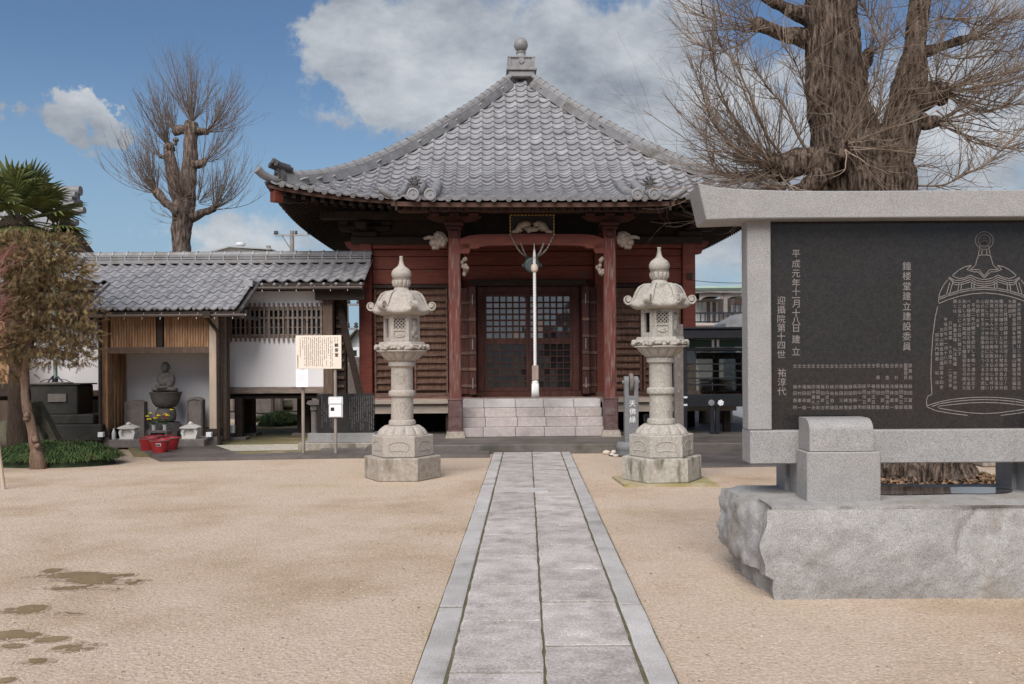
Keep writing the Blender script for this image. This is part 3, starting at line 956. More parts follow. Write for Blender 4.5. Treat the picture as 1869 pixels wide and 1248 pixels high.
# hip ridges: stepped courses with round cap tiles
sect = [(-.17, -.06), (.17, -.06), (.17, .05), (.15, .05), (.15, .10), (.125, .10), (.125, .16), (.10, .16), (.07, .215), (0, .235), (-.07, .215), (-.10, .16), (-.125, .16), (-.125, .10), (-.15, .10), (-.15, .05), (-.17, .05)]
capt = MB()
arc = [(.085 * math.cos(math.pi * i / 8), .08 * math.sin(math.pi * i / 8)) for i in range(9)]
for rr_, y0, y1 in ((1.0, 0, .20), (1.12, -.012, .02)):
    vs = [(x * rr_, y0, z * rr_) for x, z in arc] + [(x * rr_, y1, z * rr_) for x, z in arc]
    capt.add(vs, [(i, i + 1, 10 + i, 9 + i) for i in range(8)] + [tuple(range(9))])
rcap_mesh = mesh('ridge_cap_tile', capt, 'ridge', smooth=40)
for k in range(4):
    q = rotk[k]
    pts = []
    for i in range(30):
        s = .28 + (4.52 - .28) * i / 29
        pts.append(q @ Vector((-s, HALF - s, roof_z(s, s) + .02)))
    mb = MB()
    mb.sweep(pts, [(u * .80, v * .80) for u, v in sect])
    hr = hobj('hip_ridge', mb, 'ridge', roof_o)
    if k in (0, 1):
        L = 0
        nxt = .05
        for i in range(1, 200):
            s = .28 + (4.5 - .28) * i / 200
            s0 = .28 + (4.5 - .28) * (i - 1) / 200
            a = q @ Vector((-s0, HALF - s0, roof_z(s0, s0)))
            b = q @ Vector((-s, HALF - s, roof_z(s, s)))
            L += (b - a).length
            if L > nxt:
                nxt += .215
                up_ = (a - b).normalized()
                sx = up_.cross(Vector((0, 0, 1))).normalized()
                nn = sx.cross(up_).normalized()
                inst('ridge_cap', rcap_mesh, roof_o, frame(b + nn * .155, sx * .85, up_, nn))
    # corner end: demon-tile block, horn tubes and the long round corner tile
    d_out = (q.to_3x3() @ Vector((-1, -1, 0))).normalized()
    sd_ = d_out.cross(Vector((0, 0, 1))).normalized()
    base = q @ Vector((-4.50, HALF - 4.50, roof_z(4.5, 4.5)))
    mb = MB()
    fr = frame(base, sd_ * .82, d_out * .82, Vector((0, 0, .82)))
    mb.prism_xz([(-.17, -.05), (.17, -.05), (.20, .12), (.13, .30), (.05, .36), (-.05, .36), (-.13, .30), (-.20, .12)], -.02, .07, M4=fr)
    mb.lathe([(.11, 0), (.11, .05), (.075, .055), (.07, .03), (.01, .03)], 16, M4=fr @ Matrix.Translation((0, .05, .13)) @ Matrix.Rotation(R(-90), 4, 'X'))
    for a, h in ((-.10, .33), (0, .40), (.10, .33)):
        mb.tube([fr @ Vector((a, -.22, h - .03)), fr @ Vector((a * 1.1, .02, h)), fr @ Vector((a * 1.35, .20, h + .06))], [.05, .05, .055], 10)
    hobj('ridge_end_ornament', mb, 'tile_dark', roof_o, smooth=40)
    mb = MB()
    mb.tube([fr @ Vector((0, .0, .04)), fr @ Vector((0, .25, .05)), fr @ Vector((0, .45, .12)), fr @ Vector((0, .58, .22))], [.075, .075, .075, .08], 12)
    hobj('corner_tile', mb, 'ridge', roof_o, smooth=40)
# finial
mb = MB()
mb.box(-.30, .30, HALF - .30, HALF + .30, 7.93, 8.07, b=.02)
mb.box(-.345, .345, HALF - .345, HALF + .345, 8.07, 8.13, b=.012)
mb.box(-.315, .315, HALF - .315, HALF + .315, 8.13, 8.17)
mb.box(-.28, .28, HALF - .28, HALF + .28, 8.17, 8.36)
for sx in (-1, 1):
    for sy in (-1, 1):
        mb.box(sx * .27 - .03, sx * .27 + .03, HALF + sy * .27 - .03, HALF + sy * .27 + .03, 8.17, 8.36)
mb.box(-.31, .31, HALF - .31, HALF + .31, 8.36, 8.40, b=.01)
for k in range(4):
    mb.prism_xz([(-.055, 8.36), (-.06, 8.28), (-.03, 8.25), (0, 8.225), (.03, 8.25), (.06, 8.28), (.055, 8.36)], HALF - .305, HALF - .28, M4=rotk[k])
fb = hobj('finial_base', mb, 'ridge', roof_o)
mb = MB()
mb.lathe([(.19, 8.40), (.18, 8.42), (.12, 8.50), (.10, 8.54), (.115, 8.56), (.115, 8.585), (.08, 8.59), (.08, 8.61), (.13, 8.64), (.155, 8.70), (.16, 8.75), (.145, 8.82), (.10, 8.88), (.04, 8.91), (.001, 8.915)], 28, c=(0, HALF, 0))
hobj('finial_jewel', mb, 'ridge', roof_o, smooth=50)
# porch-roof side rolls and flower tiles
for sx in (-1, 1):
    for x in (1.71, 1.99):
        pts = []
        for i in range(12):
            s = 4.0 + (6.08 - 4.0) * i / 11
            pts.append(Vector((sx * x, HALF - s, koh_z(x, s) + .075)))
        mb = MB()
        mb.tube(pts, .088, 12)
        e = pts[-1]
        mb.lathe([(.10, -.02), (.10, .05), (.075, .055), (.07, .04), (.02, .04), (.018, .055), (.001, .055)], 16, M4=frame(e, Vector((1, 0, 0)), Vector((0, 0, 1)), Vector((0, -1, 0))))
        hobj('side_roll_tile', mb, 'ridge', roof_o, smooth=40)
    fz = koh_z(2, 5.6) + .16
    mb = MB()
    m4 = frame(Vector((sx * 2.0, HALF - 5.62, fz + .10)), Vector((.72, 0, 0)), Vector((0, 0, .72)), Vector((0, -.8, 0)))
    mb.lathe([(.08, -.05), (.085, .02), (.06, .05), (.001, .055)], 14, M4=m4)
    for i in range(9):
        a = 2 * math.pi * i / 9
        mb.ell((.115 * math.cos(a), .115 * math.sin(a), 0), (.032, .032, .028), 8, 6, M4=m4)
        mb.tube([m4 @ Vector((.13 * math.cos(a), .13 * math.sin(a), 0)), m4 @ Vector((.185 * math.cos(a), .185 * math.sin(a), .01))], [.02, .006], 5)
    mb.box(sx * 2.0 - .07, sx * 2.0 + .07, HALF - 5.66, HALF - 5.58, fz - .10, fz + .05)
    hobj('flower_ridge_tile', mb, 'tile_dark', roof_o, smooth=40)
    # curled porch verge
    pts = [Vector((sx * 2.30, HALF - (4.0 + 2.03 * i / 9), koh_z(2.3, 4.0 + 2.03 * i / 9) + .03 )) for i in range(10)]
    mb = MB()
    mb.tube(pts, .055, 10)
    e = pts[-1]
    mb.tube([e + Vector((0, .05, 0)), e + Vector((sx * .10, -.02, .03)), e + Vector((sx * .22, -.02, .12))], [.06, .06, .065], 10)
    hobj('verge_roll', mb, 'ridge', roof_o, smooth=40)
# snow guards: small bent loops
sg = MB()
sg.tube([(.05 * math.cos(a), .02 * math.sin(a), .03 + .014 * math.sin(a)) for a in [2 * math.pi * i / 12 for i in range(13)]], .007, 5)
sg_mesh = mesh('snow_guard', sg, 'tile_dark', smooth=True)
for x, s in [(-3.6, 4.35), (-3.35, 4.1), (-3.1, 4.4), (-2.85, 4.15), (-2.6, 4.45), (-3.95, 4.5), (2.6, 4.45), (2.85, 4.15), (3.1, 4.4), (3.35, 4.1), (3.6, 4.35)]:
    p, tx, ty, n = surf(roof_z, x, s)
    inst('snow_guard', sg_mesh, roof_o, frame(p, tx, ty, n))

# --- eaves: fascia boards, soffit, rafters
def lane(fn, x, s, off):
    return Vector((x, HALF - s, fn(x, s) - off))
mb = MB()
for k in range(4):
    xs = [-EV + .03 + (2 * EV - .06) * i / 40 for i in range(41)]
    top = [rotk[k] @ lane(roof_z, x, EV - .03, .05) for x in xs]
    for i in range(40):
        a, b = top[i], top[i + 1]
        o_ = (rotk[k].to_3x3() @ Vector((0, 1, 0))) * .05
        z1 = Vector((0, 0, -.065))
        mb.add([a, b, b + z1, a + z1, a + o_, b + o_, b + o_ + z1, a + o_ + z1], [(0, 1, 2, 3), (4, 7, 6, 5), (3, 2, 6, 7), (0, 4, 5, 1)])
hobj('fascia_board', mb, 'eave_red')
mb = MB()
xs = [-2.36 + 4.72 * i / 30 for i in range(31)]
for i in range(30):
    a, b = lane(koh_z, xs[i], 6.0, .05), lane(koh_z, xs[i + 1], 6.0, .05)
    o_, z1 = Vector((0, .05, 0)), Vector((0, 0, -.075))
    mb.add([a, b, b + z1, a + z1, a + o_, b + o_, b + o_ + z1, a + o_ + z1], [(0, 1, 2, 3), (4, 7, 6, 5), (3, 2, 6, 7), (0, 4, 5, 1)])
hobj('fascia_board', mb, 'eave_red')
mb = MB()
for k in range(4):
    vs, fs = shell(roof_z, tt, [2.6, 3.2, 3.8, 4.3, EV - .04], .12)
    mb.add(vs, fs, rotk[k])
xs2 = [-2.30 + 4.6 * i / 12 for i in range(13)]
vs, fs = [], []
ss2 = [4.2, 4.7, 5.2, 5.7, 5.98]
for s in ss2:
    for x in xs2:
        vs.append((x, HALF - s, koh_z(x, s) - .10))
for j in range(4):
    for i in range(12):
        fs.append((j * 13 + i, j * 13 + i + 1, (j + 1) * 13 + i + 1, (j + 1) * 13 + i))
mb.add(vs, fs)
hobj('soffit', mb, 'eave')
# porch gable cheeks closing the step between the two roofs
mb = MB()
for sx in (-1, 1):
    ss3 = [3.4 + .2 * i for i in range(14)]
    up_ = [(HALF - s, koh_z(2.28, s) - .03) for s in ss3]
    lo_ = [(HALF - s, (roof_z(2.28, s) - .12) if s < 4.68 else koh_z(2.28, s) - .20) for s in ss3]
    mb.prism_yz(up_ + lo_[::-1], sx * 2.28 - .02, sx * 2.28 + .02)
hobj('porch_cheek', mb, 'eave')
def rafter_row(fn, xs, s0, s1, off, w, h, k=0, fan=0.0):
    mb = MB()
    for x in xs:
        vs = []
        sa = max(s0, abs(x) + .06)
        if sa > s1 - .1:
            continue
        for s in (sa, s1):
            xx = x * (1 - fan * (s1 - s) / s1)
            z = fn(x, s) - off
            for a, b in ((-w / 2, 0), (w / 2, 0), (w / 2, -h), (-w / 2, -h)):
                vs.append((xx + a, HALF - s, z + b))
        mb.add(vs, [(0, 1, 2, 3), (4, 7, 6, 5), (0, 4, 5, 1), (1, 5, 6, 2), (2, 6, 7, 3), (3, 7, 4, 0)], rotk[k])
    return mb
rx_ = [i * .17 for i in range(-27, 28)]
for k in range(4):
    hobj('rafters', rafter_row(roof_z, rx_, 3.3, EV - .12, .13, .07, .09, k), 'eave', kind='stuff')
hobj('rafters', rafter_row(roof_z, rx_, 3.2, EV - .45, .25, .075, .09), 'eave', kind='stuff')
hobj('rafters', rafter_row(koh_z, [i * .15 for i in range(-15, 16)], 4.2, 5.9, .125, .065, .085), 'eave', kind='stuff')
for k in range(4):       # hip rafters with the red painted nose
    q = rotk[k]
    mb = MB()
    hp = lambda s: q @ Vector((-s, HALF - s, roof_z(s, s) - .25 - .05 * (4.6 - s)))
    mb.sweep([hp(s) for s in (3.0, 3.8, 4.4, 4.50)], [(-.08, -.10), (.08, -.10), (.08, .09), (-.08, .09)])
    hr_ = hobj('hip_rafter', mb, 'eave')
    mb = MB()
    mb.sweep([hp(s) for s in (4.502, 4.56, 4.62)], [(-.083, -.103), (.083, -.103), (.083, .093), (-.083, .093)])
    hobj('rafter_nose', mb, 'red_beam', hr_)

# --- platform frame, floor, underfloor
FZ = .78
mb = MB()
for i in range(24):
    x0 = -3.75 + 7.5 * i / 24
    mb.box(x0 + .004, x0 + 7.5 / 24 - .004, -1.30, .05, FZ - .06, FZ - .002 * (i % 2))
hobj('veranda_floor', mb, 'floor')
for xa, xb in ((-3.78, -1.27), (1.27, 3.78)):
    mb = MB()
    mb.box(xa, xb, -1.38, -1.29, FZ - .07, FZ + .012, b=.008)
    hobj('veranda_edge', mb, 'veranda_edge')
    mb = MB()
    mb.box(xa + .03, xb - .03, -1.30, -1.18, FZ - .24, FZ - .075)
    hobj('veranda_beam', mb, 'veranda_edge')
for x in (-3.6, -2.5, -1.5, 1.5, 2.5, 3.6):
    mb = MB()
    mb.box(x - .06, x + .06, -1.20, -1.08, .15, FZ - .08)
    hobj('veranda_post', mb, 'wood_dark')
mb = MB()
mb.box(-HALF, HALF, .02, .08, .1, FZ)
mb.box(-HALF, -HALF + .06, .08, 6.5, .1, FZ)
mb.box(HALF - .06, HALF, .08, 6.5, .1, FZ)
hobj('underfloor_shade_board', mb, 'shade_boards')  # added dark sheets standing in for the shaded void under the floor
mb = MB()
mb.box(-HALF + .1, HALF - .1, .10, .2, FZ, 4.6)
mb.box(-HALF + .03, -HALF + .1, .10, 6.5, FZ, 4.6)
mb.box(HALF - .1, HALF - .03, .10, 6.5, FZ, 4.6)
mb.box(-HALF + .1, HALF - .1, 6.4, 6.5, FZ, 4.6)
hobj('wall', mb, 'red')
# posts
for x in (-3.15, -1.42, 1.42, 3.15):
    for y in ((0,) if abs(x) < 2 else (0, 3.2, 6.4)):
        mb = MB()
        mb.box(x - .125, x + .125, y - .10, y + .15, FZ - .02, 3.86, b=.015)
        p = hobj('post', mb, 'red')
        if y == 0 and abs(x) > 2:
            n_ = MB()
            n_.box(x - .06, x + .06, -.125, -.095, 3.05, 3.17)
            hobj('nail_cover', n_, 'wood_dark', p)
# bay boards, sills, head rails
for sx in (-1, 1):
    x0, x1 = 1.55, 3.02
    zs = [2.98, 3.27, 3.52, 3.66]
    for a, b in zip(zs[:-1], zs[1:]):
        mb = MB()
        mb.box(sx * x0 if sx > 0 else -x1, x1 if sx > 0 else -x0, .03 - .006 * (a == 3.27), .095, a + .006, b - .004, b=.004)
        hobj('wall_board', mb, 'red')
    mb = MB()
    mb.box(min(sx * x0, sx * x1), max(sx * x0, sx * x1), -.06, .07, 3.665, 3.82, b=.01)
    hobj('head_rail', mb, 'red')
    mb = MB()
    mb.box(min(sx * x0, sx * x1), max(sx * x0, sx * x1), -.05, .09, 2.90, 2.97, b=.006)
    hobj('shutter_head', mb, 'wood_dark')
    mb = MB()
    mb.box(min(sx * 1.30, sx * 3.3), max(sx * 1.30, sx * 3.3), -.14, .02, FZ, FZ + .085, b=.008)
    hobj('sill', mb, 'batten')
    # two shutter leaves of boards behind horizontal battens
    for (a, b) in ((1.57, 2.22), (2.26, 2.99)):
        xa, xb = (a, b) if sx > 0 else (-b, -a)
        mb = MB()
        mb.box(xa, xb, .045, .085, FZ + .09, 2.895)
        nb = 5
        for i in range(nb):
            q0 = xa + (xb - xa) * i / nb
            mb.box(q0 + .004, q0 + (xb - xa) / nb - .004, .030, .046, FZ + .10, 2.89)
        sh = hobj('shutter', mb, 'board')
        mb = MB()
        for q0 in (xa, xb - .035):
            mb.box(q0, q0 + .035, -.03, .04, FZ + .09, 2.895, b=.004)
        hobj('stile', mb, 'batten', sh)
        bm_ = MB()
        bm_.box(xa + .037, xb - .037, -.034, .030, -.016, .016, b=.003)
        me = mesh('batten', bm_, 'batten')
        for i in range(16):
            inst('batten', me, sh, loc=(0, 0, FZ + .15 + i * .133))
# centre bay: lintel, boards above, frames, lattice doors
for a, b in ((3.06, 3.34), (3.35, 3.62), (3.63, 3.86)):
    mb = MB()
    mb.box(-1.29, 1.29, .035, .097, a, b - .008, b=.004)
    hobj('wall_board', mb, 'red')
mb = MB()
mb.box(-1.13, 1.13, -.13, .06, 2.93, 3.05, b=.008)
hobj('lintel', mb, 'wood_dark')
mb = MB()
mb.box(-1.29, 1.29, -.05, .09, FZ, FZ + .10, b=.006)
hobj('threshold', mb, 'door_red')
for sx in (-1, 1):
    mb = MB()
    mb.box(min(sx * .86, sx * .99), max(sx * .86, sx * .99), -.03, .09, FZ + .1, 2.925, b=.006)
    hobj('door_frame', mb, 'door_red')
mb = MB()
mb.box(-.86, .86, -.02, .09, 2.80, 2.925, b=.005)
hobj('door_head', mb, 'door_red')
# two lattice leaves with 6-7 columns of small panes; upper clear grid and lower dark grid
pane = MB()
pane.box(-.049, .049, -.002, .002, -.048, .048)
pane_mesh = mesh('pane', pane, 'glass')
pane2_mesh = mesh('pane', pane, 'glass_dark')
rng = random.Random(3)
for (xa, xb, nc) in ((-.86, .0, 6.5), (.0, .86, 6.5)):
    yo = .03 if xa < 0 else .055
    mb = MB()
    z0, z1, zm0, zm1 = FZ + .105, 2.795, 1.80, 1.92
    st = .045
    mb.box(xa, xa + st, yo - .02, yo + .02, z0, z1)
    mb.box(xb - st, xb, yo - .02, yo + .02, z0, z1)
    mb.box(xa + st, xb - st, yo - .02, yo + .02, z0, z0 + .07)
    mb.box(xa + st, xb - st, yo - .02, yo + .02, z1 - .06, z1)
    mb.box(xa + st, xb - st, yo - .02, yo + .02, zm0, zm1)
    door = hobj('lattice_door', mb, 'door_red')
    lat = MB()
    pw = (xb - xa - 2 * st) / 6
    xs_ = [xa + st + pw * (i + .5) for i in range(6)]
    for (za, zb, nr, mm) in ((zm1, z1 - .06, 7, pane_mesh), (z0 + .07, zm0, 7, pane2_mesh)):
        ph = (zb - za) / nr
        bw = .032 if mm is pane_mesh else .018
        for i in range(1, 6):
            x = xa + st + pw * i
            lat.box(x - bw / 2, x + bw / 2, yo - .016, yo + .012, za, zb)
        for j in range(1, nr):
            z = za + ph * j
            lat.box(xa + st, xb - st, yo - .013, yo + .010, z - bw / 2, z + bw / 2)
        for i in range(6):
            for j in range(nr):
                o = inst('pane', mm, door, loc=(xs_[i], yo + .016, za + ph * (j + .5)))
                o.scale = (pw / .098, 1, ph / .096)
                o.rotation_euler = (rng.gauss(0, .012), 0, rng.gauss(0, .01))
    hobj('lattice', lat, 'door_red', door)
# folded door leaves standing open either side
for sx in (-1, 1):
    for j, (xa, xb, ya) in enumerate(((1.02, 1.14, -.42), (1.15, 1.33, -.10))):
        x0, x1 = (xa, xb) if sx > 0 else (-xb, -xa)
        mb = MB()
        mb.box(x0, x1, ya, ya + (.42 if j == 0 else .06), FZ + .06, 2.90)
        dr = hobj('folding_door', mb, 'door_red')
        for z in (1.0, 1.32, 1.63, 1.95, 2.27, 2.6):
            r_ = MB()
            r_.box(x0 - .006, x1 + .006, ya - .022, ya - .001, z - .03, z + .03, b=.004)
            hobj('rail', r_, 'batten', dr)
        if j == 0:
            r_ = MB()
            for z in (1.05, 1.8, 2.65):
                r_.box((x0 + x1) / 2 - .008, (x0 + x1) / 2 + .008, ya - .028, ya - .0215, z - .10, z + .10)
            hobj('hinge_plate', r_, 'grey_metal', dr)
# upper wall behind the brackets
mb = MB()
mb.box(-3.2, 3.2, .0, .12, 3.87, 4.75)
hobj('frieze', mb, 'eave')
mb = MB()
mb.box(-3.42, 3.42, -.11, .10, 3.74, 3.90, b=.02)
hobj('head_beam', mb, 'wood_dark')
for x in (-3.15, 3.15):       # projecting beam noses and bracket blocks at the corners
    sx = 1 if x > 0 else -1
    mb = MB()
    mb.prism_xz([(x, 3.80), (x + sx * .40, 3.80), (x + sx * .36, 3.70), (x + sx * .28, 3.66), (x + sx * .25, 3.56), (x, 3.52)][::sx], -.08, .10)
    hobj('beam_nose', mb, 'red')
    mb = MB()
    mb.box(x - .24, x + .24, -.20, .20, 3.90, 4.0, b=.03)
    mb.box(x - .5, x + .5, -.10, .10, 4.0, 4.12, b=.03)
    mb.box(x - .10, x + .10, -.7, .2, 4.0, 4.12, b=.03)
    for q_ in (-.42, 0, .42):
        mb.box(x + q_ - .10, x + q_ + .10, -.11, .11, 4.12, 4.22, b=.02)
    hobj('bracket', mb, 'eave')
mb = MB()
mb.box(-3.6, 3.6, -.62, -.46, 4.16, 4.30)
mb.box(-4.0, 4.0, -.16, .10, 4.24, 4.36)
hobj('eave_purlin', mb, 'eave')

# --- porch
PY = -1.90
PXP = 1.355
for sx in (-1, 1):
    x = sx * PXP
    mb = MB()
    mb.box(x - .105, x + .105, PY - .105, PY + .105, .80, 3.93, b=.022)
    pil = hobj('porch_pillar', mb, 'pillar')
    mb = MB()
    mb.box(x - .125, x + .125, PY - .125, PY + .125, .25, .82, b=.018)
    mb.box(x - .135, x + .135, PY - .135, PY + .135, .80, .83, b=.008)
    mb.box(x - .14, x + .14, PY - .14, PY + .14, .235, .28, b=.008)
    mb.prism_xz([(x - .075, .52), (x + .075, .52), (x + .075, .70), (x + .04, .76), (x, .785), (x - .04, .76), (x - .075, .70)], PY - .134, PY - .12)
    mb.prism_xz([(x - .09, .30), (x, .37), (x + .09, .30), (x + .09, .335), (x, .41), (x - .09, .335)], PY - .134, PY - .12)
    hobj('metal_sheath', mb, 'copper', pil)
    mb = MB()
    mb.add([(x - .17, PY - .17, .15), (x + .17, PY - .17, .15), (x + .17, PY + .17, .15), (x - .17, PY + .17, .15),
            (x - .145, PY - .145, .262), (x + .145, PY - .145, .262), (x + .145, PY + .145, .262), (x - .145, PY + .145, .262)],
           [(0, 3, 2, 1), (4, 5, 6, 7), (0, 1, 5, 4), (1, 2, 6, 5), (2, 3, 7, 6), (3, 0, 4, 7)])
    hobj('pillar_base_stone', mb, 'lantern_base')
    # bearing block and boat-shaped arm
    mb = MB()
    mb.box(x - .17, x + .17, PY - .17, PY + .17, 3.83, 3.90, b=.02)
    mb.box(x - .13, x + .13, PY - .13, PY + .13, 3.75, 3.83, b=.02)
    for (h0, h1, w) in ((3.90, 4.00, .36),):
        mb.prism_xz([(x - w - .12, h1), (x - w - .02, h0 + .03), (x - w + .12, h0), (x + w - .12, h0), (x + w + .02, h0 + .03), (x + w + .12, h1)], PY - .07, PY + .07)
    for q_ in (-.34, 0, .34):
        mb.box(x + q_ - .09, x + q_ + .09, PY - .1, PY + .1, 4.00, 4.07, b=.02)
    mb.box(x - .075, x + .075, PY - .16, PY + .16, 3.62, 3.75, b=.02)
    hobj('pillar_bracket', mb, 'bracket_red', pil)
    # pale carved nosing, outer side
    mb = MB()
    cx, cz = x + sx * .25, 3.60
    mb.ell((cx, PY, cz), (.135, .11, .145), 16, 10)
    mb.ell((cx + sx * .10, PY - .02, cz - .06), (.09, .08, .07), 12, 8)
    mb.tube([(cx + sx * .08, PY - .03, cz + .02), (cx + sx * .2, PY - .04, cz + .035), (cx + sx * .28, PY - .04, cz + .01)], [.05, .035, .022], 8)
    mb.tube([(cx + sx * .02, PY - .03, cz - .13), (cx + sx * .14, PY - .04, cz - .15)], [.05, .03], 8)
    for i in range(22):
        a = random.uniform(0, 6.28)
        b = random.uniform(-1, 1)
        q_ = math.sqrt(1 - b * b)
        mb.ell((cx + .12 * q_ * math.cos(a), PY - abs(.10 * q_ * math.sin(a)), cz + .13 * b), (.032, .028, .032), 7, 5)
    hobj('carved_nosing', mb, 'carving', pil, smooth=True)
    mb = MB()
    cx = x - sx * .16
    mb.prism_xz([(cx - .09, 3.35), (cx + .09, 3.35), (cx + .12, 3.42), (cx + .10, 3.52), (cx - .10, 3.52), (cx - .12, 3.42)], PY - .09, PY + .09)
    hobj('under_beam_block', mb, 'red_beam', pil)
    mb = MB()
    for i in range(12):
        mb.ell((x - sx * random.uniform(.12, .22), PY - .02 + random.uniform(-.05, .05), random.uniform(2.98, 3.26)), (.04, .05, .045), 7, 5)
    hobj('carved_tassel', mb, 'carving', pil, smooth=True)
    # connecting beam back to the hall
    mb = MB()
    mb.sweep([(x, PY, 3.62), (x, PY + .9, 3.74), (x, -.05, 3.72)], [(-.07, -.10), (.07, -.10), (.07, .10), (-.07, .10)])
    hobj('tie_beam', mb, 'red')
# arched rainbow beam
zb, ztp = 3.47, 3.66
pl = []
x1 = PXP - .10
pl += [(-x1, 3.60), (-x1 + .16, ztp), (-x1 + .36, ztp + .02), (0, ztp + .03), (x1 - .36, ztp + .02), (x1 - .16, ztp), (x1, 3.60)]
pl += [(x1, 3.43), (x1 - .30, 3.435), (x1 - .36, 3.47), (x1 - .50, zb + .015), (0, zb + .03), (-x1 + .50, zb + .015), (-x1 + .36, 3.47), (-x1 + .30, 3.435), (-x1, 3.43)]
mb = MB()
mb.prism_xz(pl[::-1], PY - .09, PY + .09)
hobj('rainbow_beam', mb, 'red_beam')
mb = MB()
mb.box(-2.32, 2.32, PY - .09, PY + .09, 4.07, 4.20, b=.01)
hobj('porch_purlin', mb, 'eave_red')
mb = MB()
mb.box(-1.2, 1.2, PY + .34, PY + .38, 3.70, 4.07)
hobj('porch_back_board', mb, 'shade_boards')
# frog-leg strut
mb = MB()
for sx in (-1, 1):
    pts = [(sx * .36, PY - .06, 3.715), (sx * .27, PY - .06, 3.74), (sx * .20, PY - .06, 3.83), (sx * .11, PY - .06, 3.87), (sx * .02, PY - .06, 3.845)]
    mb.tube(pts, [.02, .045, .062, .058, .035], 10)
mb.ell((0, PY - .07, 3.77), (.13, .04, .05), 10, 7)
for i in range(14):
    mb.ell((random.uniform(-.2, .2), PY - .09, random.uniform(3.72, 3.81)), (.035, .02, .02), 7, 5)
hobj('frog_leg_strut', mb, 'carving', smooth=True)
# gilded dark name board hung behind the beam
nb_ = thing('name_board', 'black board with a dotted gold border hanging behind the red porch beam', 'plaque', (HX + .07, HD + PY + .24, 3.64), HROT)
mb = MB()
mb.box(-.40, .40, -.08, -.04, .03, .42)
obj('board', mb, 'ink', nb_, world=False)
mb = MB()
for i in range(13):
    for z in (.05, .40):
        mb.box(-.385 + i * .0625, -.345 + i * .0625, -.092, -.08, z, z + .018)
for i in range(6):
    for x in (-.395, .378):
        mb.box(x, x + .018, -.092, -.08, .06 + i * .057, .10 + i * .057)
obj('gold_border', mb, 'gold', nb_, world=False)
mb = MB()
mb.prism_xz([(-.26, .10), (-.20, .10), (-.20, .16), (-.225, .26), (-.235, .16), (-.26, .13)], -.095, -.08)
mb.prism_xz([(.13, .12), (.20, .12), (.17, .17), (.15, .17)], -.095, -.08)
mb.prism_xz([(-.31, .09), (-.28, .09), (-.285, .14), (-.30, .14)], -.095, -.08)
obj('gold_character', mb, 'gold', nb_, world=False)

# --- stone steps up to the porch
st_ = thing('stone_steps', 'four pale granite steps between the porch pillars at the end of the path', 'steps', (HX + .07, HD + PY, .15), HROT)
lev = [(-1.92, .15, .312), (-1.75, .312, .474), (-1.58, .474, .632), (-1.40, .632, .786)]
for i, (y, z0, z1) in enumerate(lev):
    off = (-.02, .02, .0, -.01)[i]
    js = [-1.245, -.855 + off, -.29 + off, .215 + off, .765 + off, 1.245]
    for a, b in zip(js[:-1], js[1:]):
        mb = MB()
        mb.box(a + .003, b - .003, y - PY, y - PY + .52, z0 - .15 + .003, z1 - .15, b=.006)
        obj('step_stone', mb, 'slab_edge' if i == 3 else 'granite_step', st_, world=False)

# --- gong and bell rope hanging in the porch
def hworld(x, y, z):
    return Vector((HX + x * math.cos(HROT) - y * math.sin(HROT), HD + x * math.sin(HROT) + y * math.cos(HROT), z))
gc = hworld(-.0, PY + .06, 3.16)
gong = thing('hanging_gong', 'round green bronze gong hanging on two chains under the red porch beam', 'gong', gc, HROT)
mb = MB()
m4 = Matrix.Rotation(R(90), 4, 'X')
mb.lathe([(.05, -.05), (.12, -.05), (.145, -.02), (.145, .02), (.12, .05), (.085, .055), (.08, .045), (.04, .05), (.001, .05)], 28, M4=m4)
for sx in (-1, 1):
    mb.tube([(sx * .09, 0, .10), (sx * .11, 0, .15), (sx * .075, 0, .16), (sx * .07, 0, .12)], .014, 6)
    mb.ell((sx * .155, 0, -.01), (.025, .03, .04), 8, 6)
obj('gong_disc', mb, 'bronze', gong, world=False, smooth=40)
for sx in (-1, 1):
    for (yy, xt, zt, sag) in ((-.19, .385, .52, .10), (-.165, .20, .36, .03)):
        mb = MB()
        n = 20
        for i in range(n):
            t = (i + .5) / n
            x = .10 + (xt - .10) * t
            z = .16 + (zt - .16) * t - sag * math.sin(math.pi * t) * (1 - .2 * t)
            ph = i % 2
            mb.tube([(sx * (x + .010 * math.cos(a) * (1 if ph else .2)), yy * min(1, t * 2.2) + .010 * math.cos(a) * (0.2 if ph else 1), z + .016 * math.sin(a)) for a in [2 * math.pi * k / 6 for k in range(7)]], .0045, 4)
        obj('chain', mb, 'chain', gong, world=False)
rc = hworld(.035, PY - .12, 0)
rope = thing('bell_rope', 'thick white twisted rope with a wooden bead and tassel hanging before the lattice doors', 'bell rope', (rc.x, rc.y, .85), HROT)
mb = MB()
for ph in (0, 2.094, 4.188):
    pts = []
    for i in range(150):
        z = 2.42 - (2.42 - .54) * i / 149 - .0
        a = ph + i * .55
        pts.append((.013 * math.cos(a), .013 * math.sin(a), z))
    mb.tube(pts, .0165, 6)
obj('rope', mb, 'rope', rope, world=False, smooth=True)
mb = MB()
mb.tube([(0, 0, 2.40), (0, 0, 2.47), (0, 0, 2.56)], [.03, .026, .012], 10)
obj('rope_cap', mb, 'rope', rope, world=False, smooth=True)
mb = MB()
mb.tube([(0, 0, 2.55), (0, .03, 2.66), (0, .10, 2.73)], .012, 6)
obj('hook', mb, 'grey_metal', rope, world=False)
mb = MB()
mb.lathe([(.03, 2.165), (.052, 2.18), (.064, 2.22), (.060, 2.27), (.04, 2.305), (.028, 2.31)], 18)
obj('bead', mb, 'rope_wood', rope, world=False, smooth=True)
mb = MB()
mb.box(-.056, .056, -.056, .056, .29, .545, b=.006)
obj('wooden_sleeve', mb, 'sleeve', rope, world=False)
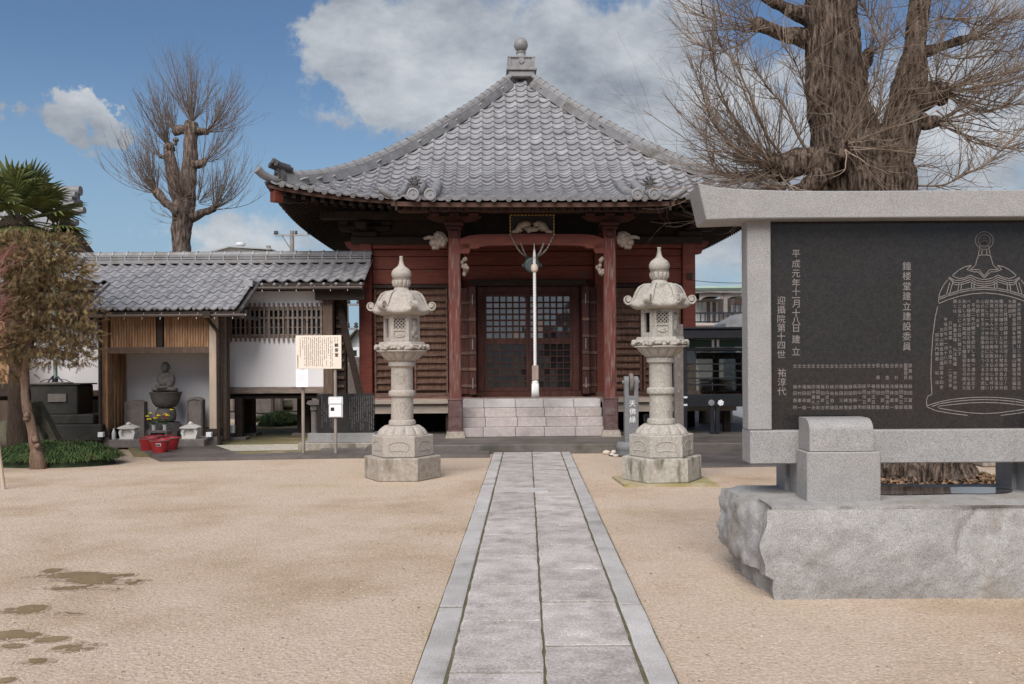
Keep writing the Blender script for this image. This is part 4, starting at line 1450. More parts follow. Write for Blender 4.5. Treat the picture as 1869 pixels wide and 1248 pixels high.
mb = MB()
mb.lathe([(.052, .285), (.058, .25), (.054, .21), (.056, .12), (.062, .03)], 20, rfun=lambda a, z: 1 + .05 * math.sin(10 * a))
for i in range(26):
    a = 2 * math.pi * i / 26
    mb.tube([(.055 * math.cos(a), .055 * math.sin(a), .23), (.058 * math.cos(a), .058 * math.sin(a), .1), (.064 * math.cos(a), .064 * math.sin(a), random.uniform(-.03, 0))], [.008, .008, .006], 4)
obj('tassel', mb, 'rope', rope, world=False, smooth=True)

# ================================================================== THE WALLED CORRIDOR ON THE LEFT (world coordinates)
cor = thing('corridor_building', 'long white-walled corridor with a grey tiled roof and a timber alcove, left of the hall', 'building', (-6.2, 17.3, .045))
CE, CW2, CR = 16.0, 16.95, 18.0          # alcove eave, plain eave, ridge (depth)
ZR = 3.42
def cz_(d):
    return 2.40 + (d - 16.0) * (ZR - 2.40) / 2.0
XL, XA0, XA1, XR = -13.2, P(150, 560, CE).x, P(441, 560, CE).x, P(662, 500, CW2).x
cw = .225
ctm = tile_mb(cw, .31, th=.026, roll=.030, trough=.026, n1=7, n2=6, split=.56)
ct_mesh = mesh('roof_tile', ctm, 'tile', smooth=40)
sh = MB()
sh.prism_yz([(CE + .02, cz_(CE) - .10), (CR, ZR - .08), (2 * CR - CW2, cz_(CW2) - .10), (2 * CR - CW2, cz_(CW2) - .04), (CR, ZR - .02), (CE + .02, cz_(CE) - .04)], XA0 + .03, XA1 - .03)
sh.prism_yz([(CW2 + .02, cz_(CW2) - .10), (CR, ZR - .085), (2 * CR - CW2, cz_(CW2) - .10), (2 * CR - CW2, cz_(CW2) - .04), (CR, ZR - .025), (CW2 + .02, cz_(CW2) - .04)], XL, XA0 + .03)
sh.prism_yz([(CW2 + .02, cz_(CW2) - .10), (CR, ZR - .085), (2 * CR - CW2, cz_(CW2) - .10), (2 * CR - CW2, cz_(CW2) - .04), (CR, ZR - .025), (CW2 + .02, cz_(CW2) - .04)], XA1 - .03, XR)
croof = obj('roof', sh, 'wood_dark', cor, kind=None)
slope = Vector((0, 1, (ZR - 2.40) / 2.0)).normalized()
nrm = Vector((1, 0, 0)).cross(slope).normalized()
Ltot = 2.0 / slope.y
expo = Ltot / 9
org = wloc(croof)
rt2 = random.Random(5)
far_t = MB()
alt = []
ncol = int((XR - XL) / cw)
for j in range(9):
    for i in range(ncol + 1):
        x = XR - cw * (i + .5)
        p = Vector((x, CE, cz_(CE))) + slope * (expo * j)
        if not (XA0 < x < XA1) and p.y < CW2 - .03:
            continue
        m = frame(p - org + nrm * rt2.uniform(-.004, .004), Vector((1, 0, 0)), slope, nrm)
        alt.append((x, m))
alt.sort(key=lambda t: -t[0])
for k, (x, m) in enumerate(alt):
    if k < 300:
        inst('roof_tile', ct_mesh, croof, m)
    else:
        far_t.add(ctm.v, ctm.f, m)
obj('roof_tiling', far_t, 'tile_stuff', croof, world=False, kind='stuff', smooth=40)
bk = MB()
sb = Vector((0, -slope.y, slope.z))
nb2 = Vector((-1, 0, 0)).cross(sb).normalized()
sm = tile_mb(cw, .31, n1=3, n2=3)
for j in range(5):
    for i in range(ncol + 1):
        x = XR - cw * (i + .5)
        p = Vector((x, 2 * CR - CW2, cz_(CW2))) + sb * (expo * j)
        bk.add(sm.v, sm.f, frame(p - org, Vector((-1, 0, 0)), sb, nb2))
obj('roof_tiling', bk, 'tile_stuff', croof, world=False, kind='stuff')
ecm = MB()
ecm.lathe([(.030, -.01), (.030, .008), (.024, .012), (.001, .012)], 12, M4=Matrix.Rotation(R(90), 4, 'X'))
ec_mesh = mesh('eave_tile_end', ecm, 'tile', smooth=40)
for i in range(ncol + 1):
    x = XR - cw * (i + .5) + cw * .34
    d = CE if XA0 < x < XA1 else CW2
    if x > XA0 - 2:
        inst('eave_tile_end', ec_mesh, croof, frame(Vector((x, d, cz_(d) + .012)) - org, Vector((1, 0, 0)), slope, nrm))
# verge roll closing the stepped eave
for xx in (XA1, XA0):
    mb = MB()
    mb.tube([(xx, CE - .02, cz_(CE) - .01), (xx, CW2 + .1, cz_(CW2 + .1) - .01)], .03, 8)
    mb.box(xx - .03, xx + .03, CE + .05, CW2, cz_(CE) - .16, cz_(CE) - .1)
    obj('verge_roll', mb, 'tile_dark', croof, smooth=40)
# ridge: stacked courses, cross tiles, round caps
mb = MB()
for (w, z0, z1) in ((.17, -.04, .03), (.15, .04, .075), (.13, .085, .12)):
    mb.box(XL, XR, CR - w, CR + w, ZR + z0, ZR + z1, b=.006)
mb.box(XL, XR, CR - .115, CR + .115, ZR, ZR + .12)
mb.tube([(XL, CR, ZR + .13), (XR, CR, ZR + .13)], .075, 12)
obj('roof_ridge', mb, 'ridge', croof, smooth=40)
mb = MB()
mb.box(-.012, .012, -.16, .16, -.035, .115)
mb.tube([(-.015, 0, .13), (.015, 0, .13)], .088, 12)
me = mesh('ridge_joint', mb, 'tile', smooth=40)
x = XR - .12
while x > -11:
    inst('ridge_joint', me, croof, loc=Vector((x, CR, ZR)) - org)
    x -= .27
# gutters
for (xa, xb, d) in ((XA0, XA1 + .08, CE), (XA1 - .02, XR - .02, CW2), (XL, XA0, CW2)):
    mb = MB()
    z = cz_(d) - (.085 if d == CE else .035)
    prof = [(.045 * math.cos(a), .045 * math.sin(a)) for a in [math.pi + math.pi * i / 8 for i in range(9)]] + [(.038 * math.cos(a), .038 * math.sin(a)) for a in [2 * math.pi - math.pi * i / 8 for i in range(9)]]
    mb.prism_yz([(d - .05 + u, z + v) for u, v in prof], xa, xb)
    gt = obj('gutter', mb, 'gutter', cor)
    mb = MB()
    x = xa + .12
    while x < xb:
        mb.tube([(x, d + .02, z + .03), (x, d - .05, z - .05), (x, d - .06, z - .085)], .006, 4)
        x += .31
    obj('gutter_brackets', mb, 'grey_metal', gt, kind='stuff')
    mb = MB()
    mb.box(xa, xb, d + .05, d + .12, z - (.03 if d == CE else -.01), z + (.07 if d == CE else .03))
    obj('eave_board', mb, 'wood_dark', cor)
# ---- right wall section
WF = 17.3                    # front face of the corridor wall
def wx(px, d=WF):
    return P(px, 650, d).x
def wz(py, px=500, d=WF):
    return P(px, py, d).z
def wall_section(x0, x1, zb, zw0, zw1, zt):
    mb = MB()
    mb.box(x0, x1, WF, WF + .10, zb, zw0)
    obj('plaster_wall', mb, 'plaster', cor)
    mb = MB()
    mb.box(x0, x1, WF + .001, WF + .10, zw1, zt)
    obj('plaster_wall', mb, 'plaster', cor)
    mb = MB()
    mb.box(x0, x1, WF + .06, WF + .075, zw0, zw1)
    win = obj('window', mb, 'glass', cor)
    mb = MB()
    n = max(2, int((x1 - x0) / .34))
    for i in range(n + 1):
        x = x0 + .02 + (x1 - x0 - .04) * i / n
        mb.box(x - .018, x + .018, WF + .03, WF + .058, zw0, zw1)
    for k in (1, 2):
        z = zw0 + (zw1 - zw0) * k / 3
        mb.box(x0, x1, WF + .035, WF + .055, z - .01, z + .01)
    for z in (zw0 + .02, zw1 - .02):
        mb.box(x0, x1, WF - .01, WF + .057, z - .025, z + .025)
    obj('window_frame', mb, 'wood_grey', win)
    bm_ = MB()
    bm_.box(-.016, .016, -.016, .016, zw0 - .07, zw1 + .07)
    me = mesh('lattice_bar', bm_, 'wood_grey')
    x = x1 - .035
    k = 0
    while x > x0 + .02:
        inst('lattice_bar', me, win, loc=Vector((x, WF - .03, 0)) - wloc(win))
        x -= .088
    mb = MB()
    for z in (zw0 + .05, (zw0 + zw1) / 2 + .08, zw1 - .05):
        mb.box(x0, x1, WF - .022, WF - .008, z - .014, z + .014)
    obj('lattice_rail', mb, 'wood_grey', win)
wall_section(wx(417), wx(591), wz(706), wz(616), wz(560), 2.80)
wall_section(-10.5, wx(181), wz(712, 150), wz(613, 150), wz(562, 150), 2.80)
mb = MB()
mb.box(wx(405), wx(591), WF - .03, WF + .14, wz(718), wz(706) - .002, b=.006)
obj('sill_beam', mb, 'wood_grey', cor)
mb = MB()
mb.box(-10.5, wx(183), WF - .03, WF + .14, wz(723, 150), wz(712, 150) - .002, b=.006)
obj('sill_beam', mb, 'wood_brown', cor)
mb = MB()
mb.box(-10.6, P(596, 600, 18.65).x, 18.62, 18.70, .85, 2.9)
obj('back_wall', mb, 'plaster', cor)
mb = MB()
mb.box(-10.6, wx(600), WF + .1, 18.62, .80, .86)
obj('floor', mb, 'wood_dark', cor)
mb = MB()
mb.box(wx(591) + .001, wx(608), WF - .05, WF + .15, .06, 2.86)
obj('post', mb, 'wood_brown', cor)
mb = MB()
mb.box(wx(609), wx(626), WF + .25, WF + .45, .06, 2.95)
obj('post', mb, 'wood_dark', cor)
mb = MB()
mb.box(wx(580), XR, CW2 + .15, CW2 + .30, 2.62, 2.84)
obj('eave_beam', mb, 'wood_dark', cor)
mb = MB()
mb.box(P(597, 600, 18.5).x, P(618, 600, 18.5).x, 18.45, 18.6, .06, 2.9)
obj('back_board', mb, 'wood_dark', cor)
a, b = P(628, 600, 17.4), P(658, 718, 17.0)      # leaning dark timber at the passage
mb = MB()
mb.sweep([a + Vector((-.12, .1, .5)), b + Vector((.0, 0, -.04))], [(-.045, -.045), (.045, -.045), (.045, .045), (-.045, .045)])
obj('stair_rail', mb, 'wood_dark', cor)
mb = MB()
for i in range(11):
    z = 1.0 + i * .16
    mb.box(wx(610), wx(624), WF + .2, WF + .22, z, z + .05)
obj('passage_slat', mb, 'wood_brown', cor, kind='stuff')
for px, d in ((437, 17.35), (453, 18.3), (556, 18.3), (120, 18.3), (345, 18.6)):
    mb = MB()
    w = .07 if d < 18 else .12
    c = P(px, 750, d)
    mb.box(c.x - w, c.x + w, d - w, d + w, .09, .84)
    pp = obj('floor_post', mb, 'wood_dark', cor)
    mb = MB()
    mb.box(c.x - w - .09, c.x + w + .09, d - w - .09, d + w + .09, .03, .10, b=.01)
    obj('post_base_stone', mb, 'old_stone', pp)
# ---- alcove
AF, AB = 16.3, 17.1
ax0, ax1 = P(186, 700, AF).x, P(398, 700, AF).x
for (xa, xb, m_) in ((ax0, ax0 + .125, 'wood_pale'), (P(384, 700, AF).x, P(397, 700, AF).x, 'wood_pale')):
    mb = MB()
    mb.box(xa, xb, AF - .06, AF + .07, .16, 2.42, b=.006)
    pp = obj('alcove_post', mb, 'wood_warm' if xa < -7 else m_, cor)
    mb = MB()
    mb.box(xa - .05, xb + .05, AF - .11, AF + .12, .03, .20, b=.008)
    obj('post_base_stone', mb, 'concrete', pp)
    mb = MB()
    mb.box(xa - .055, xb + .06, AF - .115, AF + .125, .20, .33, b=.006)
    obj('post_shoe', mb, 'wood_dark', pp)
for (pa, pb, d0, m_) in ((398.5, 404, AF + .12, 'wood_brown'), (404.5, 411, AF + .3, 'wood_grey'), (411.5, 417, AF + .45, 'wood_brown')):
    mb = MB()
    mb.box(P(pa, 700, d0).x, P(pb, 700, d0).x, d0, d0 + .09, .10, 2.5)
    obj('corner_post', mb, m_, cor)
# side linings
mb = MB()
mb.box(ax0 + .06, ax0 + .085, AF + .07, AB, .2, 2.45)
lin = obj('alcove_lining', mb, 'wood_warm', cor)
for i in range(5):
    mb = MB()
    y = AF + .15 + i * .14
    mb.box(ax0 + .086, ax0 + .11, y - .03, y + .03, .3, 1.9)
    obj('lining_slat', mb, 'wood_warm', lin)
mb = MB()
mb.box(ax1 - .085, ax1 - .06, AF + .07, AB, .2, 2.45)
obj('alcove_lining', mb, 'wood_brown', cor)
mb = MB()
mb.box(ax0 + .085, ax1 - .085, AB, AB + .08, .30, 2.45)
obj('alcove_back_wall', mb, 'plaster', cor)
mb = MB()
mb.box(ax0 + .085, ax1 - .085, AB - .02, AB + .06, .12, .30)
obj('alcove_skirting', mb, 'wood_warm', cor)
zt, zb_ = P(290, 570, AF).z, P(290, 633, AF).z
mb = MB()
mb.box(ax0 + .126, P(383.8, 700, AF).x, AF - .05, AF + .07, P(290, 645, AF).z, zb_ - .003, b=.005)
obj('alcove_beam', mb, 'wood_brown', cor)
mb = MB()
mb.box(P(288, 600, AF).x, P(298, 600, AF).x, AF - .04, AF + .06, zb_, 2.42)
obj('alcove_strut', mb, 'wood_dark', cor)
mb = MB()
mb.box(ax0 + .126, P(383.8, 700, AF).x, AF + .03, AF + .05, zb_, 2.42)
lp = obj('slat_panel', mb, 'wood_brown', cor)
bm_ = MB()
bm_.box(-.019, .019, -.022, .022, zb_ - .01, 2.40)
me = mesh('slat', bm_, 'wood_warm')
for (pa, pb, n) in ((203, 286, 17), (300.5, 382, 17)):
    for i in range(n):
        c = P(pa + (pb - pa) * (i + .5) / n, 600, AF)
        inst('slat', me, lp, loc=Vector((c.x, AF - .01, 0)) - wloc(lp))
mb = MB()
mb.box(ax0, ax1 + .3, AF + .1, AB, 2.42, 2.46)
obj('alcove_ceiling', mb, 'wood_dark', cor)
# downpipes
mb = MB()
c = P(183, 700, AF - .12)
mb.tube([(c.x, AF - .12, .06), (c.x, AF - .12, 2.28)], .032, 10)
obj('downpipe', mb, 'wood_dark', cor, smooth=40)
mb = MB()
c = P(399, 700, AF - .10)
mb.tube([(c.x, AF - .10, .06), (c.x, AF - .10, 2.0), (c.x - .10, AF - .15, 2.16), (c.x - .10, CE - .05, 2.25)], .03, 10)
mb.box(c.x - .17, c.x - .03, CE - .12, CE + .02, 2.24, 2.36, b=.01)
obj('downpipe', mb, 'wood_dark', cor, smooth=40)
a, b, c = P(455, 522, CW2 - .05), P(452, 537, CW2 - .05), P(420, 561, CE)
mb = MB()
mb.box(a.x - .09, a.x + .09, CW2 - .14, CW2 + .02, a.z - .02, a.z + .10, b=.01)
mb.tube([(a.x, CW2 - .06, a.z), (a.x, CW2 - .06, b.z), (c.x, CE, c.z)], .03, 10)
obj('downpipe', mb, 'grey_metal', cor, smooth=40)

# ---- the statue in the alcove
sd0 = 16.62
def S(px, py, d=sd0):
    return P(px, py, d)
sc_ = sd0 / F
bx = S(303, 800).x
slab = MB()
slab.box(P(205, 800, 16.1).x, P(378, 800, 16.1).x, 15.95, 17.05, .03, .17, b=.012)
struct('plinth', slab, 'old_stone')
statue = thing('seated_statue', 'dark stone seated monk statue on a bowl-shaped lotus pedestal in the alcove', 'statue', (bx, sd0, .17))
mb = MB()
pl = [(S(272, 800).x, .17), (S(330, 800).x, .17), (S(331, 785).x, S(331, 785).z), (S(322, 774).x, S(322, 774).z), (S(318, 770).x, S(318, 770).z), (S(290, 770).x, S(290, 770).z), (S(284, 774).x, S(284, 774).z), (S(275, 786).x, S(275, 786).z)]
bm = bmesh.new()
tmp = MB()
tmp.prism_xz(pl, sd0 - .2, sd0 + .22)
obj('base_boulder', tmp, 'statue', statue)
def zz(py):
    return S(303, py).z
mb = MB()
mb.lathe([(.11, zz(770)), (.165, zz(767)), (.18, zz(757)), (.172, zz(749)), (.14, zz(744.5)), (.10, zz(744))], 26, c=(bx, sd0, 0))
obj('drum', mb, 'statue', statue, smooth=50)
mb = MB()
mb.lathe([(.10, zz(744.5)), (.17, zz(742)), (.215, zz(736)), (.245, zz(728)), (.27, zz(718)), (.285, zz(715.6)), (.25, zz(715)), (.001, zz(715))], 32, c=(bx, sd0, 0))
obj('bowl_pedestal', mb, 'statue', statue, smooth=50)
mb = MB()
sx0 = S(303.5, 700).x
def E(px, py, rx, ry, rz, dy=0):
    c = S(px, py)
    mb.ell((c.x, sd0 + dy, c.z), (rx * sc_, ry * sc_, rz * sc_), 20, 14)
E(303, 669, 7.3, 7.3, 9.3, -.03)          # head
E(303, 672, 6.3, 6.5, 7, -.055)
E(303, 670, 1.3, 1.6, 2.2, -.122)         # nose
E(295.6, 670.5, 1.4, 2.2, 4, -.02)        # ears
E(310.6, 670.5, 1.4, 2.2, 4, -.02)
E(303, 679, 5.2, 5.2, 5, -.01)            # neck
E(304, 688, 13.5, 9, 9, 0)                # shoulders
E(304, 697, 14.5, 10, 13, 0)              # chest
E(292.5, 693, 5, 6, 11, -.02)             # arms
E(315.5, 693, 5, 6, 11, -.02)
E(293, 703, 5.2, 8, 5, -.09)
E(314, 703, 5.2, 8, 5, -.09)
E(303, 706.5, 9.5, 6, 3.6, -.17)            # joined hands in the lap
E(303, 710, 22, 14, 5.8, -.06)             # crossed legs
E(288, 710.5, 8, 11, 5, -.08)
E(320, 710.5, 8, 11, 5, -.08)
so = obj('figure', mb, 'statue', statue, smooth=True, fix=False)
rm = so.modifiers.new('remesh', 'REMESH')
rm.mode = 'VOXEL'
rm.voxel_size = .0085
rm.use_smooth_shade = True
sm_ = so.modifiers.new('smooth', 'SMOOTH')
sm_.factor = .5
sm_.iterations = 5
cupc = S(297.5, 712)
mb = MB()
mb.lathe([(.022, 0), (.026, .05), (.02, .052), (.001, .04)], 12, c=(cupc.x, sd0 - .255, zz(714.9)))
tag(obj('offering_cup', mb, 'ink', smooth=40), 'small black cup with a silver rim standing before the seated statue', 'cup')
# stone tablets either side
def tablet(x0, x1, d, th, z0, zt, crown, nm, lab, m_='old_stone', rim=False):
    t = thing(nm, lab, 'tablet', ((x0 + x1) / 2, d, z0))
    n = 10
    top = [(x0 + (x1 - x0) * i / n, zt + crown * math.sin(math.pi * i / n) ** .6) for i in range(n + 1)]
    mb = MB()
    mb.prism_xz([(x0, z0)] + top + [(x1, z0)][::1], d - th / 2, d + th / 2)
    obj('slab', mb, m_, t)
    if rim:
        mb = MB()
        pts = [(x0 + .02, d - th / 2 - .004, z0)] + [(x0 + .02 + (x1 - x0 - .04) * i / n, d - th / 2 - .004, zt - .03 + crown * math.sin(math.pi * i / n) ** .6) for i in range(n + 1)] + [(x1 - .02, d - th / 2 - .004, z0)]
        mb.tube(pts, .014, 6)
        obj('rim', mb, m_, t)
    return t
tablet(S(226, 750).x, S(262, 750).x, 16.72, .16, .17, S(244, 734).z, .035, 'stone_tablet', 'wide flat-topped dark stone tablet on the left of the seated statue')
tablet(S(340, 750).x, S(368.5, 750).x, 16.72, .16, .17, S(354, 730).z, .05, 'stone_tablet', 'narrow round-topped dark stone tablet with raised rim on the right of the seated statue', rim=True)
# white candle houses
ch = thing('candle_house', 'small white stone candle house in front of the left dark tablet', 'candle holder', (P(235, 806, 16.15).x, 16.15, .17), group='white stone candle houses in the alcove')
mb = MB()
w = .145
arcp = [(.10 * math.cos(a), .145 + .075 * math.sin(a)) for a in [math.pi * i / 10 for i in range(11)]]
outer = [(-.135, .02), (.135, .02), (.165, .12), (.135, .215), (-.135, .215), (-.165, .12)]
hole = [(-.095, .045), (.095, .045), (.115, .12), (.085, .19), (-.085, .19), (-.115, .12)]
vs = [(x, -.10, z) for x, z in outer] + [(x, -.10, z) for x, z in hole] + [(x, .10, z) for x, z in outer] + [(x, -.045, z) for x, z in hole]
n = 6
fs = [(i, (i + 1) % n, n + (i + 1) % n, n + i) for i in range(n)] + [(i, 2 * n + i, 2 * n + (i + 1) % n, (i + 1) % n) for i in range(n)] + [tuple(range(2 * n, 3 * n))] + [(n + i, n + (i + 1) % n, 3 * n + (i + 1) % n, 3 * n + i) for i in range(n)] + [tuple(range(3 * n + 5, 3 * n - 1, -1))]
mb.add(vs, fs)
mb.box(-.14, .14, -.12, .12, 0, .022)
obj('chamber', mb, 'white_stone', ch, world=False)
mb = MB()
pr = [(-.185, .215), (-.15, .235), (-.09, .255), (0, .285), (.09, .255), (.15, .235), (.185, .215), (.16, .20), (-.16, .20)]
mb.prism_xz(pr[::-1], -.13, .12)
obj('roof', mb, 'white_stone', ch, world=False)
ch.scale = (.86, .86, .90)
mb = MB()
mb.lathe([(.045, .28), (.05, .295), (.035, .31), (.012, .325), (.001, .33)], 12)
obj('finial', mb, 'white_stone', ch, world=False, smooth=True)
c2 = copy_tree(ch)
c2.location = (P(348, 806, 16.15).x, 16.15, .17)
c2['label'] = 'small white stone candle house in front of the right round-topped tablet'
# concrete incense altar and flower vases
al_ = thing('incense_altar', 'grey concrete incense stand with an open arch behind the red buckets', 'altar', (P(290, 800, 15.95).x, 16.0, .17))
mb = MB()
mb.box(-.16, -.125, -.10, .10, 0, .115)
mb.box(.125, .16, -.10, .10, 0, .115)
mb.box(-.16, .16, -.101, .101, .115, .15, b=.004)
mb.box(-.124, .124, .06, .10, 0, .114)
obj('stand', mb, 'old_stone', al_, world=False)
for px, lab in ((280, 'left vase of yellow and dark red flowers behind the red buckets'), (300, 'right vase of yellow and red flowers with one bloom standing taller')):
    c = P(px, 787, 16.2)
    vz = .17
    v = thing('flower_vase', lab, 'vase', (c.x, 16.22, vz), group='flower vases before the statue')
    mb = MB()
    mb.lathe([(.035, 0), (.04, .08), (.03, .20), (.042, .24), (.030, .24), (.02, .1), (.001, .08)], 14)
    obj('vase', mb, 'plastic', v, world=False, smooth=40)
    fl = {'yellow': MB(), 'redflower': MB(), 'leaf': MB()}
    rf = random.Random(px)
    for i in range(11):
        m_ = 'yellow' if i < 6 else ('redflower' if i < 9 else 'leaf')
        hx_, hy_, hz_ = rf.uniform(-.12, .10), rf.uniform(-.07, .05), rf.uniform(.32, .44)
        if m_ == 'redflower':
            hz_ -= .03
        if px == 300 and i == 0:
            hx_, hz_ = .13, .49
        fl['leaf'].tube([(0, 0, .2), (hx_ * .4, hy_ * .4, .28), (hx_, hy_, hz_)], .004, 4)
        if m_ != 'leaf':
            for k in range(16):
                a, b = rf.uniform(0, 6.28), rf.uniform(0, 1)
                q = (.032 * math.cos(a) * b, .032 * math.sin(a) * b, .012 * (1 - b) + rf.uniform(0, .012))
                fl[m_].ell((hx_ + q[0], hy_ + q[1], hz_ + q[2]), (.013, .013, .007), 6, 4)
    for k in range(26):
        a, hh = rf.uniform(0, 6.28), rf.uniform(.2, .34)
        c0 = Vector((rf.uniform(-.06, .06), rf.uniform(-.04, .04), hh))
        t = Vector((math.cos(a), math.sin(a), .4)) * .05
        n_ = Vector((-t.y, t.x, 0)).normalized() * .014
        fl['leaf'].add([c0, c0 + t * .5 + n_, c0 + t, c0 + t * .5 - n_], [(0, 1, 2, 3)])
    for k, q in fl.items():
        obj({'yellow': 'yellow_flowers', 'redflower': 'red_flowers', 'leaf': 'stems'}[k], q, k, v, world=False)
# red buckets
bk_ = thing('bucket', 'x', 'bucket', (0, 0, 0), group='red plastic buckets in front of the statue')
mb = MB()
mb.lathe([(.105, 0), (.150, .185), (.158, .187), (.158, .20), (.143, .20), (.140, .19), (.098, .012), (.001, .012)], 26)
obj('pail', mb, 'bucket', bk_, world=False, smooth=40)
mb = MB()
mb.tube([(.160 * math.cos(a), .160 * math.sin(a) * .96 - .004, .193 + .006 * math.sin(a)) for a in [math.pi + math.pi * i / 12 for i in range(13)]], .004, 5)
obj('handle', mb, 'grey_metal', bk_, world=False)
first = True
for (px, py, lab) in ((292, 825, 'frontmost red plastic bucket with a white label patch'), (271, 821, 'red bucket at the left of the cluster, behind the labelled one'), (311, 820, 'red bucket at the right of the cluster, behind the labelled one'),
                      (283, 816, 'red bucket at the back left of the cluster, mostly hidden'), (300, 814.5, 'red bucket at the back right of the cluster, mostly hidden')):
    p = gd(px, py, .056)
    q = bk_ if first else copy_tree(bk_)
    q.location = p
    q.rotation_euler = (0, 0, random.uniform(-.4, .4) if not first else .1)
    q['label'] = lab
    if first:
        lb = (q, p)
    first = False
mb = MB()
arcs = [(-1.75 + .55 * i / 8) for i in range(9)]
vs = []
for a in arcs:
    for z in (.105, .15):
        r_ = .105 + .045 * z / .185 + .0015
        vs.append((r_ * math.cos(a), r_ * math.sin(a), z))
mb.add(vs, [(2 * i, 2 * i + 2, 2 * i + 3, 2 * i + 1) for i in range(8)])
obj('label', mb, 'paper', lb[0], world=False)
mb = MB()
for i in range(9):
    a = -1.70 + .05 * i
    r_ = .105 + .045 * .128 / .185 + .003
    mb.box(r_ * math.cos(a) - .004, r_ * math.cos(a) + .003, r_ * math.sin(a) - .002, r_ * math.sin(a), .115, .14)
obj('label_print', mb, 'ink', lb[0], world=False)
# white boxes at the post feet, bottle
for px, lab, d in ((184.5, 'white square box on the left foot of the alcove', AF - .2), (381.5, 'white square box on the right foot of the alcove', AF - .2)):
    c = P(px, 793, d)
    mb = MB()
    mb.box(c.x - .045, c.x + .045, d - .03, d + .05, c.z - .042, c.z + .042, b=.004)
    tag(obj('electric_box', mb, 'white_plastic'), lab, 'box', 'white boxes on the alcove feet')
c = P(208, 798, 16.1)
mb = MB()
mb.lathe([(.032, .17), (.034, .19), (.034, .28), (.026, .31), (.014, .33), (.014, .36), (.001, .36)], 14, c=(c.x, 16.1, 0))
tag(obj('bottle', mb, 'plastic', smooth=40), 'clear plastic bottle standing by the left alcove post', 'bottle')
c = P(424, 783, 17.2)
mb = MB()
mb.box(c.x - .05, c.x + .05, 17.15, 17.22, c.z - .07, c.z + .07, b=.004)
tag(obj('electric_box', mb, 'white_plastic'), 'small white box on the post under the corridor floor', 'box')

# ---- notice board on posts
nbd = P(581, 640, 14.6)
sg_ = thing('notice_board', 'cream notice board with columns of black writing on two brown posts', 'sign', (nbd.x, 14.6, .05))
x0, x1, z0, z1 = P(540.5, 640, 14.58).x, P(623.5, 640, 14.58).x, P(581, 673, 14.58).z, P(581, 612, 14.58).z
mb = MB()
mb.box(x0, x1, 14.555, 14.58, z0, z1, b=.003)
obj('board', mb, 'sign', sg_)
for px in (553, 612):
    c = P(px, 700, 14.61)
    mb = MB()
    mb.tube([(c.x, 14.61, .04), (c.x, 14.61, z1 - .04)], .026, 12)
    obj('post', mb, 'post_metal', sg_, smooth=40)
mb = MB()
yb = 14.5535
def bxp(f):
    return x0 + (x1 - x0) * f
def bzp(f):
    return z1 - (z1 - z0) * f
for ch_, f in zip('観音堂', (.295, .44, .585)):
    put_glyph(mb, ch_, bxp(.895), yb, bzp(f), .062, bold=.0016)
rs = random.Random(8)
for (fx, f0, f1) in ((.862, .07, .20), (.918, .07, .20)):
    f = f0
    while f < f1:
        scribble(mb, bxp(fx), yb, bzp(f), .012, .003)
        f += .026
for (fx, f0, f1) in ((.80, .10, .93), (.765, .06, .94), (.72, .06, .63), (.675, .09, .93), (.63, .06, .75), (.585, .09, .94), (.54, .06, .92), (.50, .06, .93), (.46, .09, .94), (.415, .06, .93), (.37, .06, .94), (.33, .09, .92), (.285, .06, .93), (.24, .06, .94), (.20, .06, .93), (.155, .06, .42), (.10, .10, .66)):
    f = f0
    while f < f1:
        if rs.random() < .94:
            scribble(mb, bxp(fx), yb, bzp(f), .0125, .0032)
        f += .030
f = .60
while f < .95:
    scribble(mb, bxp(.045), yb, bzp(f), .020, .005)
    f += .042
obj('lettering', mb, 'ink', sg_, kind=None, fix=False)
# paper sheet on the left post
c0, c1 = P(540, 674, 14.52), P(562.5, 706, 14.52)
pp = thing('paper_notice', 'white paper sheet with pale pink print fixed under the left of the notice board', 'notice', ((c0.x + c1.x) / 2, 14.53, c1.z))
mb = MB()
mb.box(c0.x, c1.x, 14.52, 14.526, c1.z, c0.z)
obj('sheet', mb, 'paper', pp)
mb = MB()
for i in range(7):
    for j in range(9):
        scribble(mb, c0.x + .045 + i * .0165, 14.519, c0.z - .075 - j * .0125, .008, .002)
obj('print', mb, 'ink_pink', pp, fix=False)
# plastic pouch with leaflets on the right post
c0, c1 = P(599.5, 724, 14.55), P(625.5, 762, 14.55)
pc = thing('leaflet_pouch', 'clear plastic pouch of white leaflets tied to the right post of the notice board', 'leaflet holder', ((c0.x + c1.x) / 2, 14.56, c1.z))
mb = MB()
mb.box(c0.x, c1.x, 14.56, 14.58, c1.z, c0.z, b=.006)
mb.box(c0.x - .004, c1.x + .006, 14.548, 14.56, c0.z - .125, c0.z - .012, b=.003)
obj('pouch', mb, 'plastic', pc)
mb = MB()
mb.box(c0.x + .02, c1.x - .02, 14.540, 14.547, c0.z - .105, c0.z - .02)
mb.box(c0.x + .018, c1.x - .022, 14.548, 14.559, c1.z + .016, c0.z - .126)
obj('leaflet', mb, 'paper', pc)
mb = MB()
for i in range(11):
    if i not in (5, 6):
        scribble(mb, c0.x + .04 + i * .0135, 14.5385, c0.z - .042, .010, .0025)
        if i % 2:
            scribble(mb, c0.x + .04 + i * .0135, 14.5385, c0.z - .068, .006, .0015)
obj('print', mb, 'ink_red', pc, fix=False)
mb = MB()
mb.box(c0.x + .034, c0.x + .09, 14.546, 14.5475, c1.z + .105, c1.z + .16)
for j in range(5):
    for i in range(8):
        scribble(mb, c0.x + .105 + i * .011, 14.547, c1.z + .15 - j * .018, .005, .0012)
obj('photo_print', mb, 'tablet', pc, fix=False)

